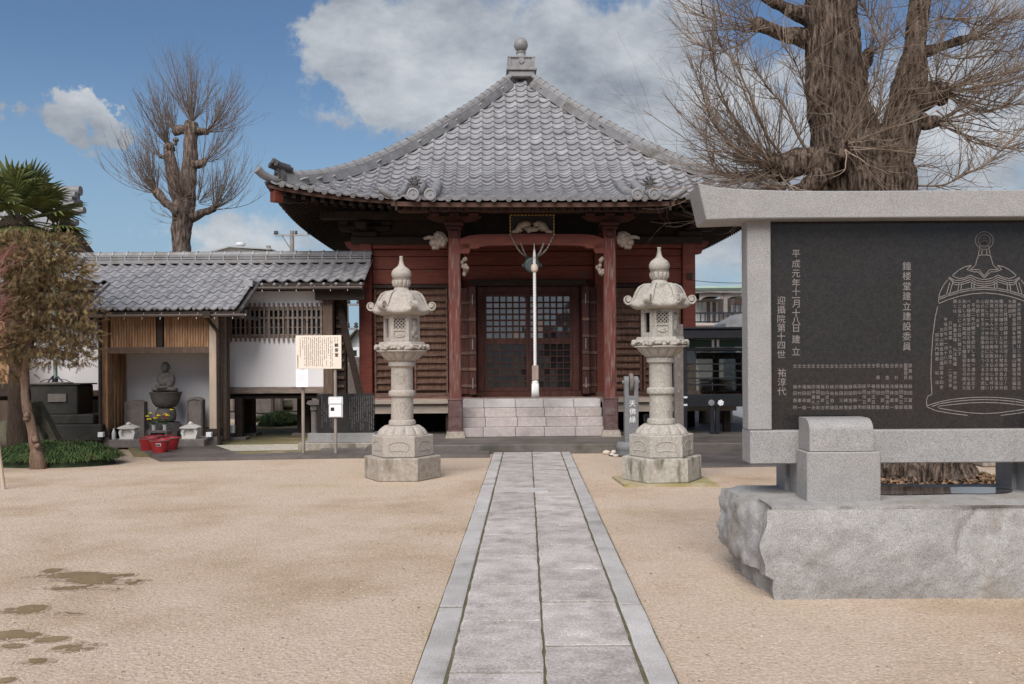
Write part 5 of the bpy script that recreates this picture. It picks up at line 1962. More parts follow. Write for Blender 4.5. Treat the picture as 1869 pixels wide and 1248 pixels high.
# ---- black inscribed tablet behind the notice board
TD = 15.3
bt = thing('memorial_tablet', 'black inscribed stone tablet on a granite base behind the notice board', 'memorial', (P(625, 800, TD).x, TD, .045))
q = lambda px, py: P(px, py, TD)
mb = MB()
mb.box(q(551, 810).x, q(690, 810).x, TD - .28, TD + .4, .045, q(600, 806).z, b=.012)
obj('lower_plinth', mb, 'lantern_base', bt)
mb = MB()
mb.box(q(566, 800).x, q(688, 800).x, TD - .18, TD + .3, q(600, 806).z, q(600, 789.5).z, b=.006)
obj('granite_base', mb, 'granite', bt)
mb = MB()
mb.box(q(580, 760).x, q(683, 760).x, TD - .06, TD + .10, q(600, 789.5).z, q(600, 718.5).z, b=.004)
obj('panel', mb, 'tablet', bt)
mb = MB()
mb.tube([(q(573.5, 760).x, TD + .02, q(600, 789.5).z), (q(573.5, 760).x, TD + .02, q(600, 749).z)], .055, 14)
mb.box(q(567.5, 740).x, q(579.8, 740).x, TD - .06, TD + .1, q(600, 749).z, q(600, 738).z, b=.012)
mb.prism_xz([(q(557, 0).x, q(560, 736).z), (q(562, 0).x, q(560, 738.5).z), (q(579.8, 0).x, q(560, 738.5).z), (q(579.8, 0).x, q(560, 728).z), (q(559, 0).x, q(560, 731).z)], TD - .10, TD + .14)
obj('side_pillar', mb, 'old_stone', bt, smooth=40)
mb = MB()
rs = random.Random(9)
for i in range(25):
    x = q(678, 0).x - i * .0352
    if 12 <= i <= 16:
        continue
    f0 = q(600, 723).z - (.0 if i < 12 else rs.choice((0, .1, .2)))
    f1 = q(600, rs.choice((786, 784, 770)) if i < 12 else rs.choice((770, 760, 782))).z
    z = f0
    while z > f1:
        if rs.random() < .9:
            scribble(mb, x, TD - .0615, z, .014, .0028)
        z -= .0205
obj('inscription', mb, 'grey_ink', bt, fix=False)

# ================================================================== STONE LANTERNS
def hexpoly(r, n=6, ph=0.0):
    return [(r * math.cos(ph + 2 * math.pi * i / n), r * math.sin(ph + 2 * math.pi * i / n)) for i in range(n)]
def hexr(a):                                   # radius factor of a hexagon with corners at 0, 60, ...
    b = (a % (math.pi / 3)) - math.pi / 6
    return math.cos(math.pi / 6) / math.cos(b)
def bevhex(mb, r, z0, z1, b=.008):
    mb.lathe([(r - b, z0), (r, z0 + b), (r, z1 - b), (r - b, z1)], 6)
ln = thing('stone_lantern', 'x', 'stone lantern', (0, 0, 0), group='carved stone lanterns flanking the path')
lo = lambda nm, mb, m='lantern', parent=None, **k: obj(nm, mb, m, parent or ln, world=False, **k)
mb = MB()
bm = bmesh.new()
rl = random.Random(2)
bevhex(mb, .487, 0, .287, .012)
lo('foundation_block', mb, 'lantern_base')
mb = MB()
bevhex(mb, .392, .289, .553, .010)
hb = lo('hex_base', mb)
mb = MB()
for k in range(6):                             # cloud-shaped sunk panels, outlined
    a = math.pi / 6 + k * math.pi / 3
    ap = .392 * math.cos(math.pi / 6)
    m4 = Matrix.Rotation(a - math.pi / 2 + math.pi, 4, 'Z')
    pts = []
    for i in range(33):
        t = 2 * math.pi * i / 32
        x = .125 * math.copysign(abs(math.cos(t)) ** .55, math.cos(t))
        z = .055 * math.copysign(abs(math.sin(t)) ** .6, math.sin(t)) + .008 * math.cos(4 * t) * (1 if abs(math.sin(t)) > .3 else 0)
        pts.append((x, -ap - .001, .42 + z))
    mb.tube(pts, .006, 5, cap=False, M4=m4)
lo('carved_panel', mb, 'lantern_base', hb)
def lotus(mb, r0, z0, r1, z1, n, bulge, ph=0.0, pw=.5):
    """ring of lotus petals between two radii"""
    N, K = n * 12, 9
    vs, fs = [], []
    for j in range(K):
        t = j / (K - 1)
        r = r0 + (r1 - r0) * t
        z = z0 + (z1 - z0) * t
        for i in range(N):
            a = 2 * math.pi * i / N
            w = abs(math.cos(n * a / 2 + ph))
            pr = math.sin(math.pi * (.12 + .80 * t)) ** .8
            q = r + bulge * pr * (w ** pw)
            vs.append((q * math.cos(a), q * math.sin(a), z))
    for j in range(K - 1):
        for i in range(N):
            fs.append((j * N + i, j * N + (i + 1) % N, (j + 1) * N + (i + 1) % N, (j + 1) * N + i))
    fs.append(tuple(range(N - 1, -1, -1)))
    fs.append(tuple(range((K - 1) * N, K * N)))
    mb.add(vs, fs)
mb = MB()
lotus(mb, .30, .553, .205, .672, 12, .045)
mb.lathe([(.325, .553), (.325, .566), (.30, .575)], 36, rfun=lambda a, z: 1 + .03 * math.cos(12 * a))
lo('lotus_foot', mb, smooth=50)
mb = MB()
cyl = lambda prof: mb.lathe(prof, 36)
cyl([(.165, .672), (.172, .68), (.172, .715), (.165, .735), (.142, .745), (.140, 1.03), (.150, 1.04), (.168, 1.048), (.172, 1.06), (.172, 1.095), (.168, 1.108), (.150, 1.116), (.140, 1.125), (.139, 1.41), (.15, 1.42), (.172, 1.43), (.172, 1.475), (.165, 1.485), (.155, 1.492)])
shaft = lo('shaft', mb, smooth=35)
for zc, ch_ in ((1.27, '献'), (.90, '燈')):
    mb = MB()
    vs, fs = glyph(ch_)
    mb.add([(math.sin(v[0] * .17 / .1415) * .1415, -math.cos(v[0] * .17 / .1415) * .1415, zc + v[1] * .17) for v in vs], fs)
    lo('carved_character', mb, 'lantern_base', shaft, fix=False)
mb = MB()
lotus(mb, .165, 1.492, .285, 1.625, 12, .032, pw=.6)
mb.lathe([(.28, 1.60), (.315, 1.615), (.315, 1.628), (.28, 1.632)], 72, rfun=lambda a, z: 1 + .025 * abs(math.cos(6 * a)))
md = lo('lotus_platform', mb, smooth=50)
mb = MB()
mb.lathe([(.30, 1.628), (.325, 1.64), (.33, 1.69), (.318, 1.70), (.30, 1.705), (.285, 1.735), (.22, 1.738)], 6)
rl = random.Random(5)
for k in range(6):                             # swirling relief on the rim of the middle platform
    for t in (-.4, -.28, -.15, 0, .15, .28, .4, .5, -.5):
        a0 = k * math.pi / 3 + math.pi / 6
        ap = .328 * math.cos(math.pi / 6)
        lat = t * .328
        c = Vector((ap * math.cos(a0) - lat * math.sin(a0), ap * math.sin(a0) + lat * math.cos(a0), 1.662 + rl.uniform(-.018, .018)))
        mb.ell(c, (.030, .030, rl.uniform(.014, .026)), 8, 6)
    ac = k * math.pi / 3
    mb.ell((.325 * math.cos(ac), .325 * math.sin(ac), 1.672), (.032, .032, .035), 8, 6)
lo('relief_rim', mb, 'lantern', md, smooth=40)
# fire box: hexagonal room with windows
mb = MB()
RB, H0, H1 = .232, 1.738, 2.085
ap = RB * math.cos(math.pi / 6)
hw = RB / 2
for k in range(6):
    m4 = Matrix.Rotation(math.pi / 6 + k * math.pi / 3 + math.pi / 2, 4, 'Z')
    yy = -ap
    t = .03
    if k in (1, 4):                             # latticed window with carved panel below   (k=... faces front)
        mb.box(-hw, -.072, yy, yy + t, H0, H1, M4=m4)
        mb.box(.072, hw, yy, yy + t, H0, H1, M4=m4)
        mb.box(-.072, .072, yy, yy + t, 2.035, H1, M4=m4)
        mb.box(-.072, .072, yy, yy + t, 1.738, 1.775, M4=m4)
        mb.box(-.072, .072, yy, yy + t, 1.872, 1.90, M4=m4)
        mb.box(-.072, .072, yy + .012, yy + t, 1.775, 1.872, M4=m4)
        for (cx, cz, rx, rz) in ((-.03, 1.815, .036, .026), (.02, 1.83, .04, .022), (.0, 1.80, .05, .018), (.045, 1.812, .02, .02)):
            mb.ell((cx, yy + .014, cz), (rx, .016, rz), 9, 6, M4=m4)
        for i in range(-3, 5):
            for sgn in (-1, 1):
                c = i * .045 - .02
                pts = []
                for s_ in (-.5, .5):
                    pts.append((c + sgn * s_ * .135, yy + .014, 1.9675 + s_ * .135))
                (xa, _, za), (xb, _, zb2) = pts
                # clip to window
                def at(z):
                    return xa + (xb - xa) * (z - za) / (zb2 - za)
                lo_, hi_ = za, zb2
                n_ = 12
                zs = [za + (zb2 - za) * q_ / n_ for q_ in range(n_ + 1)]
                zs = [z for z in zs if -.074 <= at(z) <= .074]
                if len(zs) >= 2:
                    mb.tube([(at(zs[0]), yy + .014, zs[0]), (at(zs[-1]), yy + .014, zs[-1])], .0075, 4, M4=m4)
    else:                                      # plain opening or carved figure panel
        mb.box(-hw, -.05, yy, yy + t, H0, H1, M4=m4)
        mb.box(.05, hw, yy, yy + t, H0, H1, M4=m4)
        mb.box(-.05, .05, yy, yy + t, 2.03, H1, M4=m4)
        mb.box(-.05, .05, yy, yy + t, H0, 1.79, M4=m4)
        if k in (2, 5):
            mb.box(-.05, .05, yy + .02, yy + t, 1.79, 2.03, M4=m4)
            for (cx, cz, rx, rz) in ((0, 1.97, .045, .05), (.02, 1.90, .055, .06), (-.02, 1.84, .05, .05), (.03, 1.80, .04, .03)):
                mb.ell((cx, yy + .01, cz), (rx, .03, rz), 10, 7, M4=m4)
lo('fire_box', mb)
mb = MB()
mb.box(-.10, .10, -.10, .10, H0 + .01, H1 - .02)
lo('fire_box_dark', mb, 'ink')  # added black block standing in for the shade inside the hollow fire box
# roof with curling corners
NA, prof = 72, [(.10, 2.388), (.16, 2.382), (.215, 2.362), (.262, 2.325), (.295, 2.272), (.318, 2.215), (.345, 2.170), (.378, 2.142), (.385, 2.125), (.375, 2.098), (.335, 2.082), (.24, 2.075), (.15, 2.075)]
vs, fs = [], []
for j, (r, z) in enumerate(prof):
    for i in range(NA):
        a = 2 * math.pi * i / NA
        corner = max(0, math.cos(3 * a)) if False else (abs(math.cos(3 * a)) ** 3)
        hexq = hexr(a)
        wgt = min(1, max(0, (r - .12) / .16))
        q = r * (1 + (hexq - 1) * wgt * .9)
        lift = .028 * corner * max(0, (r - .28) / .125)
        sag = -.010 * (1 - corner) * max(0, (r - .28) / .125)
        vs.append((q * math.cos(a), q * math.sin(a), z + lift + sag))
for j in range(len(prof) - 1):
    for i in range(NA):
        fs.append((j * NA + i, j * NA + (i + 1) % NA, (j + 1) * NA + (i + 1) % NA, (j + 1) * NA + i))
fs.append(tuple(range(NA)))
mb = MB()
mb.add(vs, fs)
lr = lo('lantern_roof', mb, smooth=60)
for k in range(6):
    a = k * math.pi / 3
    path_ = [(.12, 2.385), (.20, 2.372), (.25, 2.34), (.285, 2.285), (.31, 2.225), (.335, 2.175), (.362, 2.145), (.385, 2.135)]
    cx, cz, rr0 = .385, 2.197, .062
    for i in range(22):
        t = -math.pi / 2 + i * .42
        r_ = rr0 * (1 - i / 24)
        path_.append((cx + r_ * math.cos(t), cz + r_ * math.sin(t)))
    pts = [(x * math.cos(a), x * math.sin(a), z) for x, z in path_]
    mb = MB()
    sc2 = [.6, .8, 1, 1, 1, 1, 1, 1] + [1 - .35 * i / 22 for i in range(22)]
    w = Vector((-math.sin(a), math.cos(a), 0))
    n_ = len(pts)
    vv, ff = [], []
    for i, p in enumerate(pts):
        p = Vector(p)
        t = (Vector(pts[min(i + 1, n_ - 1)]) - Vector(pts[max(0, i - 1)])).normalized()
        nn = w.cross(t).normalized()
        for (sa, sb2) in ((-.042, -.006), (-.042, .008), (-.03, .016), (.03, .016), (.042, .008), (.042, -.006)):
            vv.append(tuple(p + w * sa * sc2[i] + nn * (-sb2) * sc2[i]))
    for i in range(n_ - 1):
        for q_ in range(6):
            ff.append((i * 6 + q_, i * 6 + (q_ + 1) % 6, (i + 1) * 6 + (q_ + 1) % 6, (i + 1) * 6 + q_))
    ff.append(tuple(range(6)))
    ff.append(tuple(range((n_ - 1) * 6, n_ * 6)))
    mb.add(vv, ff)
    m4 = frame(Vector((cx * math.cos(a), cx * math.sin(a), cz)), Vector((math.cos(a), math.sin(a), 0)), Vector((0, 0, 1)), w)
    mb.lathe([(.001, -.034), (.03, -.034), (.03, .034), (.001, .034)], 12, M4=m4)
    lo('corner_scroll', mb, 'lantern', lr, smooth=45)
mb = MB()
mb.lathe([(.10, 2.375), (.115, 2.385), (.10, 2.40), (.088, 2.43), (.10, 2.445)], 30)
lotus(mb, .095, 2.443, .112, 2.525, 12, .018, pw=.5)
mb.lathe([(.11, 2.523), (.122, 2.53), (.11, 2.537)], 30)
lo('lotus_collar', mb, smooth=45)
mb = MB()
mb.lathe([(.085, 2.535), (.113, 2.55), (.127, 2.59), (.124, 2.625), (.105, 2.66), (.072, 2.685), (.046, 2.705), (.032, 2.735), (.025, 2.77), (.021, 2.81), (.025, 2.818), (.023, 2.832), (.001, 2.834)], 32)
lo('jewel_finial', mb, smooth=60)
# left and right lantern
p = gd(735, 871.5)
ln.location = p
ln.rotation_euler = (0, 0, R(0))
ln['label'] = 'carved stone lantern left of the path, on a bare brownish foundation block'
l2 = copy_tree(ln)
p2 = gd(1208, 873.5, .03)
l2.location = p2
l2.rotation_euler = (0, 0, R(1))
l2['label'] = 'carved stone lantern right of the path, with a stained foundation on a mossy concrete slab'
def restain(o):
    if o.type == 'MESH':
        nm = o.data.materials[0].name
        sw = {'lantern_granite': 'lantern_stained', 'old_base_stone': 'base_stained'}.get(nm)
        if sw:
            o.data = o.data.copy()
            o.data.materials[0] = M[sw]
    for ch in o.children:
        restain(ch)
restain(l2)
l2.rotation_euler = (R(.3), R(-.35), R(1))
a = [gd(1117, 870, .02), gd(1140, 886, .02), gd(1312, 885, .02), gd(1275, 866, .02)]
mb = MB()
mb.prism([(q_.x, q_.y) for q_ in a], -.05, .028)
struct('ground_slab', mb, 'mat_slab')

# ================================================================== THE GRANITE MONUMENT ON THE RIGHT
MX = 2.83
mon = thing('granite_monument', 'large granite-framed black inscription monument standing on a rough boulder base', 'monument', (MX, 6.3, 0))
# rough boulder base
RX0, RX1, RY0, RY1, RZ = 1.50, 4.36, 5.78, 6.80, .575
def rockbox():
    nx, ny, nz_ = 110, 34, 26
    vs, fs, idx = [], [], {}
    def vert(i, j, k):
        key = (i, j, k)
        if key in idx:
            return idx[key]
        x = RX0 + (RX1 - RX0) * i / nx
        y = RY0 + (RY1 - RY0) * j / ny
        z = -.04 + (RZ + .04) * k / nz_
        fx = min(1, (x - RX0) / .12)
        p = Vector((x, y, z))
        n1 = noise.fractal(p * 2.2, .9, 2.1, 6)
        n2 = noise.fractal(p * 7 + Vector((5, 1, 9)), .8, 2.1, 5)
        n3 = noise.fractal(p * 1.1 + Vector((2, 7, 3)), .9, 2, 3)
        top = k == nz_
        dx = dy = dz = 0
        h = z / RZ
        if j == 0:
            dy = -.02 * n1 - .012 * n2 + .035 * h ** 3 - .02 * math.sin(h * 3.1)
            # the split seam right of the middle
            cr = abs(x - (2.70 + .05 * math.sin(z * 14) + .10 * (h - .4)))
            if h > .45:
                dy += .022 * math.exp(-(cr / .014) ** 2)
            cr2 = x - 2.70
            if h > .4:
                dy += .02 * max(0, min(1, (cr2 + .05) / .06)) * (1 if h > .45 + .2 * math.sin(x * 5) else 0)
        if j == ny:
            dy = .03 * n1 + .012 * n2
        if i == 0:
            dx = -.05 * n1 - .022 * n2 + .04 * n3 - .05 * math.sin(h * 3.3) + .03 * (h - .5) - .06 * (y - RY0) / (RY1 - RY0) + (.05 if h < .25 else 0)
        if i == nx:
            dx = .04 * n1 + .02 * n2
        if top:
            dz = .002 * n2 - .015 * max(0, 1 - j / 1.2) * (1 + n2) - .015 * max(0, 1 - i / 1.2) * (1 + n1)
            if 0 < i < nx and 0 < j < ny:
                pass
            else:
                dz -= .008 + .016 * abs(n2)
        if k == 0:
            dz = -.02
        idx[key] = len(vs)
        vs.append((x + dx, y + dy, z + dz))
        return idx[key]
    def face(a, b, c, d):
        fs.append((a, b, c, d))
    for i in range(nx):
        for k in range(nz_):
            for j in (0, ny):
                face(vert(i, j, k), vert(i + 1, j, k), vert(i + 1, j, k + 1), vert(i, j, k + 1))
    for j in range(ny):
        for k in range(nz_):
            for i in (0, nx):
                face(vert(i, j, k), vert(i, j + 1, k), vert(i, j + 1, k + 1), vert(i, j, k + 1))
    for i in range(nx):
        for j in range(ny):
            face(vert(i, j, nz_), vert(i + 1, j, nz_), vert(i + 1, j + 1, nz_), vert(i, j + 1, nz_))
    return vs, fs
mb = MB()
mb.add(*rockbox())
obj('boulder_base', mb, 'rock', mon, smooth=35)
for f0 in (1.80, 2 * MX - 2.276):                       # two clamp feet, each of blocks
    x0, x1 = f0, f0 + .476
    def blk(nm, xa, xb, ya, yb, za, zb_, b=.008):
        mb = MB()
        mb.box(xa, xb, ya, yb, za, zb_, b=b)
        obj(nm, mb, 'granite', mon)
    blk('foot_block', x0, x1, 5.99, 6.23, RZ - .01, .892)
    blk('foot_block', x0, x1, 6.50, 6.74, RZ - .01, .892)
    blk('foot_web', x0 + .03, x1 - .03, 6.231, 6.499, RZ - .01, .80, .003)
    for (ya, yb, s_) in ((6.00, 6.235, -1), (6.495, 6.73, 1)):
        mb = MB()
        arc_ = []
        yo = ya if s_ < 0 else yb
        yi = yb if s_ < 0 else ya
        for i in range(9):
            t = math.pi / 2 * i / 8
            arc_.append((yo - s_ * .10 + s_ * .10 * math.cos(t), 1.03 + .075 * math.sin(t)))
        poly = [(yo, .896)] + arc_ + [(yi, 1.105), (yi, .896)]
        if s_ > 0:
            poly = poly[::-1]
        mb.prism_yz(poly, x0 + .02, x1 - .045)
        obj('clamp_block', mb, 'granite', mon, smooth=30)
BL, BR = 1.497, 2 * MX - 1.497
mb = MB()
mb.box(BL, BR, 6.245, 6.485, .788, 1.012, b=.007)
obj('lower_beam', mb, 'granite', mon)
for xa in (BL - .004, BR - .156):
    mb = MB()
    mb.box(xa, xa + .16, 6.28, 6.45, 1.014, 2.475, b=.006)
    obj('frame_post', mb, 'granite', mon)
mb = MB()
mb.box(BL + .157, BR - .157, 6.325, 6.405, 1.013, 2.42)
pan = obj('inscribed_panel', mb, 'panel', mon)
# top beam: straight soffit, gently dished top that kicks up at the ends
TD_ = 6.18
tp = []
n = 26
xl_b, xl_t = 1.20, 1.145
tops = []
for i in range(n + 1):
    t = i / n
    x = xl_t + (2 * MX - 2 * xl_t) * t
    e = abs(2 * t - 1)
    tops.append((x, 2.605 + .045 * e ** 5 + .012 * max(0, e - .93) / .07))
ztb = 2.425
mb = MB()
mb.prism_xz([(xl_b, ztb - .008), (BL - .05, ztb), (2 * MX - BL + .05, ztb), (2 * MX - xl_b, ztb - .008)] + tops[::-1], TD_, TD_ + .36)
bm = bmesh.new()
tb = obj('top_beam', mb, 'granite', mon)
bv = tb.modifiers.new('bevel', 'BEVEL')
bv.width = .007
bv.segments = 1
bv.limit_method = 'ANGLE'
bv.angle_limit = R(30)
# wet sheet on the boulder top behind the foot
mb = MB()
vs = blob(2.82, 6.42, .50, .22, RZ + .006, n=40, j=.35, seed=77)
mb.add(vs, [tuple(range(len(vs)))])
struct('puddle', mb, 'wet_stone')
# lettering and the engraved bell
PD = 6.3235
KP = PD / F
def pp_(px, py):
    c = P(px, py, PD)
    return c.x, c.z
ins = MB()
def column(txt, px, ys, size, wx_=1.0, bold=0.0):
    for ch_, py in zip(txt, ys):
        if ch_ == '　':
            continue
        x, z = pp_(px, py)
        put_glyph(ins, ch_, x, PD, z, size * KP, wx_, bold)
column('平成元年十一月十八日建立', 1453, [463, 481, 499, 516, 532, 543, 554, 571, 586, 599, 619, 641], 16.3, bold=.0003)
column('迎攝院第十四世', 1426, [548, 565, 582, 598, 614, 630, 646], 16.3, bold=.0003)
column('祐淳代', 1427, [680, 697, 714], 16.3, bold=.0003)
column('鐘楼堂建立建設委員', 1655, [485 + 18.4 * i for i in range(9)], 16.3, bold=.0003)
names = '篠田富蔵 篠田又蔵 篠田安五郎 篠田恵章 浅井連一 篠田祖次郎 篠田武彦 篠田進 篠田正五郎 平井清隆 篠田保五郎 田中一男 篠田裕康 篠田浩家 篠田晴男 篠田三郎 渋谷猛 秋谷伯雄 石山吉五郎 篠田昇吉 篠田偉之助 田中喜久夫 篠田健一 篠田和雄 中村峯一 篠田香明'.split()
heads = {0: '委員長', 1: '副委員長', 3: '会計', 5: '監査', 7: '委員'}
for i, nm in enumerate(names):
    px = 1661.5 - 8.42 * i
    dy = .7 if i > 12 else 0
    h_ = heads.get(i, '仝')
    ys = {1: [667], 2: [667, 689], 3: [667, 677, 689], 4: [666, 673, 681, 689]}[len(h_)]
    column(h_, px, [y + dy for y in ys], 7.6, bold=0)
    ys = {3: [705, 717, 743], 4: [705, 717, 730, 743], 5: [705, 715, 724, 733.5, 743]}[len(nm)]
    column(nm, px, [y + dy for y in ys], 7.8, bold=0)
bell = [(1860, 556, '天正年間に柳庵和尚はこの地を霊地と定め'), (1851, 550, '唐朝観世音菩薩を安置し万重山観音寺迎攝院'), (1843.5, 550, 'を開創す'), (1835.5, 557, 'をと梵鐘の因縁はお釈迦さまの昔より「祇'), (1827.5, 550, '園精舎の鐘の音」と伝えられ梵鐘の音色は天'),
        (1818.5, 550, '地万物の動きに応じて時々刻々の動きを清浄'), (1810, 550, '無常と説き人々の心の奥に眠る仏の心を呼び'), (1801.5, 550, '起こして一歩一歩仏の道に近づきさせ美しい'), (1793.5, 550, '心の世界をきづき極楽浄土をつくるのも梵鐘'), (1784.5, 550, 'の功徳である'),
        (1776.5, 557, '平成二年の開宗を記念し千載一遇の記念す'), (1768, 550, 'べき鐘楼堂の建立を発願す　幸なるかな金陸'), (1760, 550, '和合し仏大の知識のもと檀信徒各位の絶大な'), (1751.5, 550, 'るご協力により茲に建立す'), (1743, 550, '願くは　　如意宝珠　仏法隆盛　世界平和'), (1734.5, 590, '万民豊楽　十方施主　二世安楽'),
        (1726, 583, '平成元年十一月十八日'), (1718.5, 602, '万重山観音寺迎攝院第十四世'), (1710, 611, '慎足大門開基　　祐　淳')]
for px, y0, t in bell:
    st_y = (716 - y0) / len(t) if len(t) > 14 else 8.7
    st_y = min(st_y, 8.9)
    column(t, px, [y0 + st_y * i for i in range(len(t))], 7.4)
obj('inscription', ins, 'engrave', pan, fix=False)
lines = MB()
def zl(pts, w=.0052, sc=8.318, ox=1690, oy=410, mirror=True):
    a = [(ox + x / sc, oy + y / sc) for x, y in pts]
    for mi in ((0, 1) if mirror else (0,)):
        b = [((2 * 1796.5 - x) if mi else x, y) for x, y in a]
        q_ = [pp_(*c) for c in b]
        for u, v in zip(q_[:-1], q_[1:]):
            ux, uz = v[0] - u[0], v[1] - u[1]
            L_ = math.hypot(ux, uz) or 1
            e = w * .35 / L_
            lines.quadline((u[0] - ux * e, u[1] - uz * e), (v[0] + ux * e, v[1] + uz * e), w, PD - .0004)
CB = (1796.5 - 1690) * 8.318
circ = lambda r, c=(CB, 240), a0=0, a1=360: [(c[0] + r * math.cos(R(t)), c[1] + r * math.sin(R(t))) for t in range(a0, a1 + 1, 10)]
zl(circ(135), mirror=False)
zl(circ(92), mirror=False)
zl(circ(62, (CB, 305), 180, 360), mirror=False)
zl(circ(32, (CB, 305), 180, 360), mirror=False)
zl([(CB - 62, 305), (CB - 75, 380), (CB - 92, 470)])
zl([(CB - 32, 370), (CB - 42, 460)])
zl([(CB - 92, 470), (CB - 40, 460), (CB, 458)])
zl([(CB - 92, 470), (CB - 112, 530), (CB - 130, 600), (CB - 150, 630), (CB - 215, 680), (CB - 80, 682), (CB, 780)])
zl([(CB - 195, 615), (CB - 265, 680), (CB - 160, 715), (CB - 95, 715), (CB, 808)])
zl([(CB - 195, 615), (CB - 300, 640), (CB - 390, 690), (CB - 485, 770), (CB - 440, 800), (CB - 380, 815), (CB - 300, 805), (CB - 205, 765), (CB - 140, 800), (CB - 60, 825), (CB, 830)])
for o_ in (28, 62, 95):
    zl([(CB - 525, 795 + o_ * .25), (CB - 450, 815 + o_), (CB - 350, 815 + o_), (CB - 205, 770 + o_), (CB - 120, 820 + o_), (CB, 840 + o_)])
zl([(CB - 525, 795), (CB - 545, 815), (CB - 500, 850)])
zl([(CB - 560, 840), (CB - 620, 920), (CB - 680, 1040), (CB - 690, 1110), (CB - 705, 1250)])
for x0_, x1_ in ((-525, -575), (-480, -530), (-385, -400), (-345, -355), (-190, -195), (-155, -155)):
    zl([(CB + x0_, 880), (CB + x1_, 1060 + (-60 if abs(x0_) < 400 else 0) + (-30 if abs(x0_) < 200 else 0))])
for o_ in (0, 28, 85):
    zl([(CB - 690, 1110 + o_), (CB - 560, 1055 + o_), (CB - 380, 1000 + o_), (CB - 200, 965 + o_), (CB, 950 + o_)])
S4 = 4.994
zb2 = lambda pts, w=.0052: zl(pts, w, S4, 1690, 530)
C2 = (1796.5 - 1690) * S4
zb2([(115, 110), (85, 240), (62, 420), (50, 600), (45, 780), (55, 945), (15, 965), (5, 1000), (8, 1060), (90, 1095), (230, 1120), (380, 1138)])
for o_ in (0, 22, 48):
    zb2([(12 + o_ * 2.0, 1050 + o_ * .3), (120, 1015 + o_ * .8), (250, 990 + o_), (400, 976 + o_), (C2, 972 + o_)])
zb2([(120, 1073), (250, 1095), (400, 1115), (C2, 1122)])
obj('engraved_bell', lines, 'engrave', pan, fix=False)

# ================================================================== SMALL THINGS IN FRONT OF THE HALL
pv = P(1146, 820, 14.5)
wh = thing('prayer_wheel_post', 'grey granite post with white brush characters and a stone wheel set in its forked top', 'prayer wheel', (pv.x, 14.5, 0))
q = lambda px, py, d=14.5: P(px, py, d)
zp = lambda py: q(1146, py).z
mb = MB()
mb.lathe([(.165, -.02), (.18, .02), (.165, .07), (.175, .085), (.185, .13), (.17, .19), (.15, .21)], 28, c=(pv.x, 14.5, 0), rfun=lambda a, z: 1 + .02 * math.cos(14 * a))
obj('round_foot', mb, 'grey_stone', wh, smooth=50)
mb = MB()
x0, x1 = q(1134.5, 0).x, q(1159.5, 0).x
z0, z1, zt = .18, zp(722), zp(693)
mb.box(x0, x1, 14.42, 14.60, z0, z1, b=.006)
for a, b in ((x0, x0 + .068), (x1 - .068, x1)):
    mb.box(a, b, 14.421, 14.599, z1 - .01, zt - .03, b=.006)
    mb.lathe([(.001, -.036), (.085, -.036), (.088, 0), (.085, .036), (.001, .036)], 20, M4=Matrix.Translation(((a + b) / 2, 14.51, zt - .03)) @ Matrix.Rotation(R(90), 4, 'Y'))
    mb.lathe([(.001, -.05), (.03, -.05), (.03, .05), (.001, .05)], 12, M4=Matrix.Translation(((a + b) / 2 + (-.012 if a == x0 else .012), 14.51, zt - .04)) @ Matrix.Rotation(R(90), 4, 'Y'))
obj('post', mb, 'grey_stone', wh, smooth=35)
mb = MB()
mb.lathe([(.05, -.025), (.14, -.03), (.15, -.02), (.15, .02), (.14, .03), (.05, .025)], 28, M4=Matrix.Translation(((x0 + x1) / 2, 14.50, zt - .045)) @ Matrix.Rotation(R(90), 4, 'Y'))
obj('wheel', mb, 'old_stone', wh, smooth=40)
mb = MB()
for ch_, py in zip('天佛縁', (736, 750, 765)):
    put_glyph(mb, ch_, (x0 + x1) / 2 + .012, 14.4185, zp(py), .105)
obj('lettering', mb, 'white_ink', wh, fix=False)
mb = MB()
rp2 = random.Random(12)
for i in range(420):
    a, r_ = rp2.uniform(0, 6.28), math.sqrt(rp2.random())
    mb.ell((pv.x + .02 + r_ * .32 * math.cos(a), 14.42 + r_ * .26 * math.sin(a), .008), (rp2.uniform(.012, .02), rp2.uniform(.012, .02), .012), 6, 4)
pb = obj('dark_gravel', mb, 'dark_pebble')
pb['kind'] = 'stuff'
tag(pb, 'ring of dark gravel round the foot of the granite wheel post', 'gravel')
cob = MB()
cob.ell((0, 0, .025), (.06, .045, .035), 10, 7)
cme = mesh('cobble', cob, 'white_pebble', smooth=True)
for i, (px, py, s_) in enumerate(((1107, 829, 1.1), (1120, 828, 1.0), (1130, 830, .75), (1137, 828, .9), (1117, 832, .8), (1124, 834, .8), (1143, 831, .7))):
    p = gd(px, py)
    o = bpy.data.objects.new('cobble', cme)
    COL.objects.link(o)
    o.location = p
    o.scale = (s_, s_, s_)
    o.rotation_euler = (0, 0, i * 1.3)
    tag(o, ['leftmost pale cobble of the row by the wheel post', 'second pale cobble from the left, touching the leftmost one', 'small pale cobble in the middle of the back row by the wheel post', 'pale cobble at the right of the back row, nearest the wheel post foot', 'pale cobble in the front row below the second from the left', 'frontmost pale cobble of the row by the wheel post', 'smallest pale cobble, at the right end nearest the right lantern'][i], 'stone', 'pale cobbles by the wheel post')
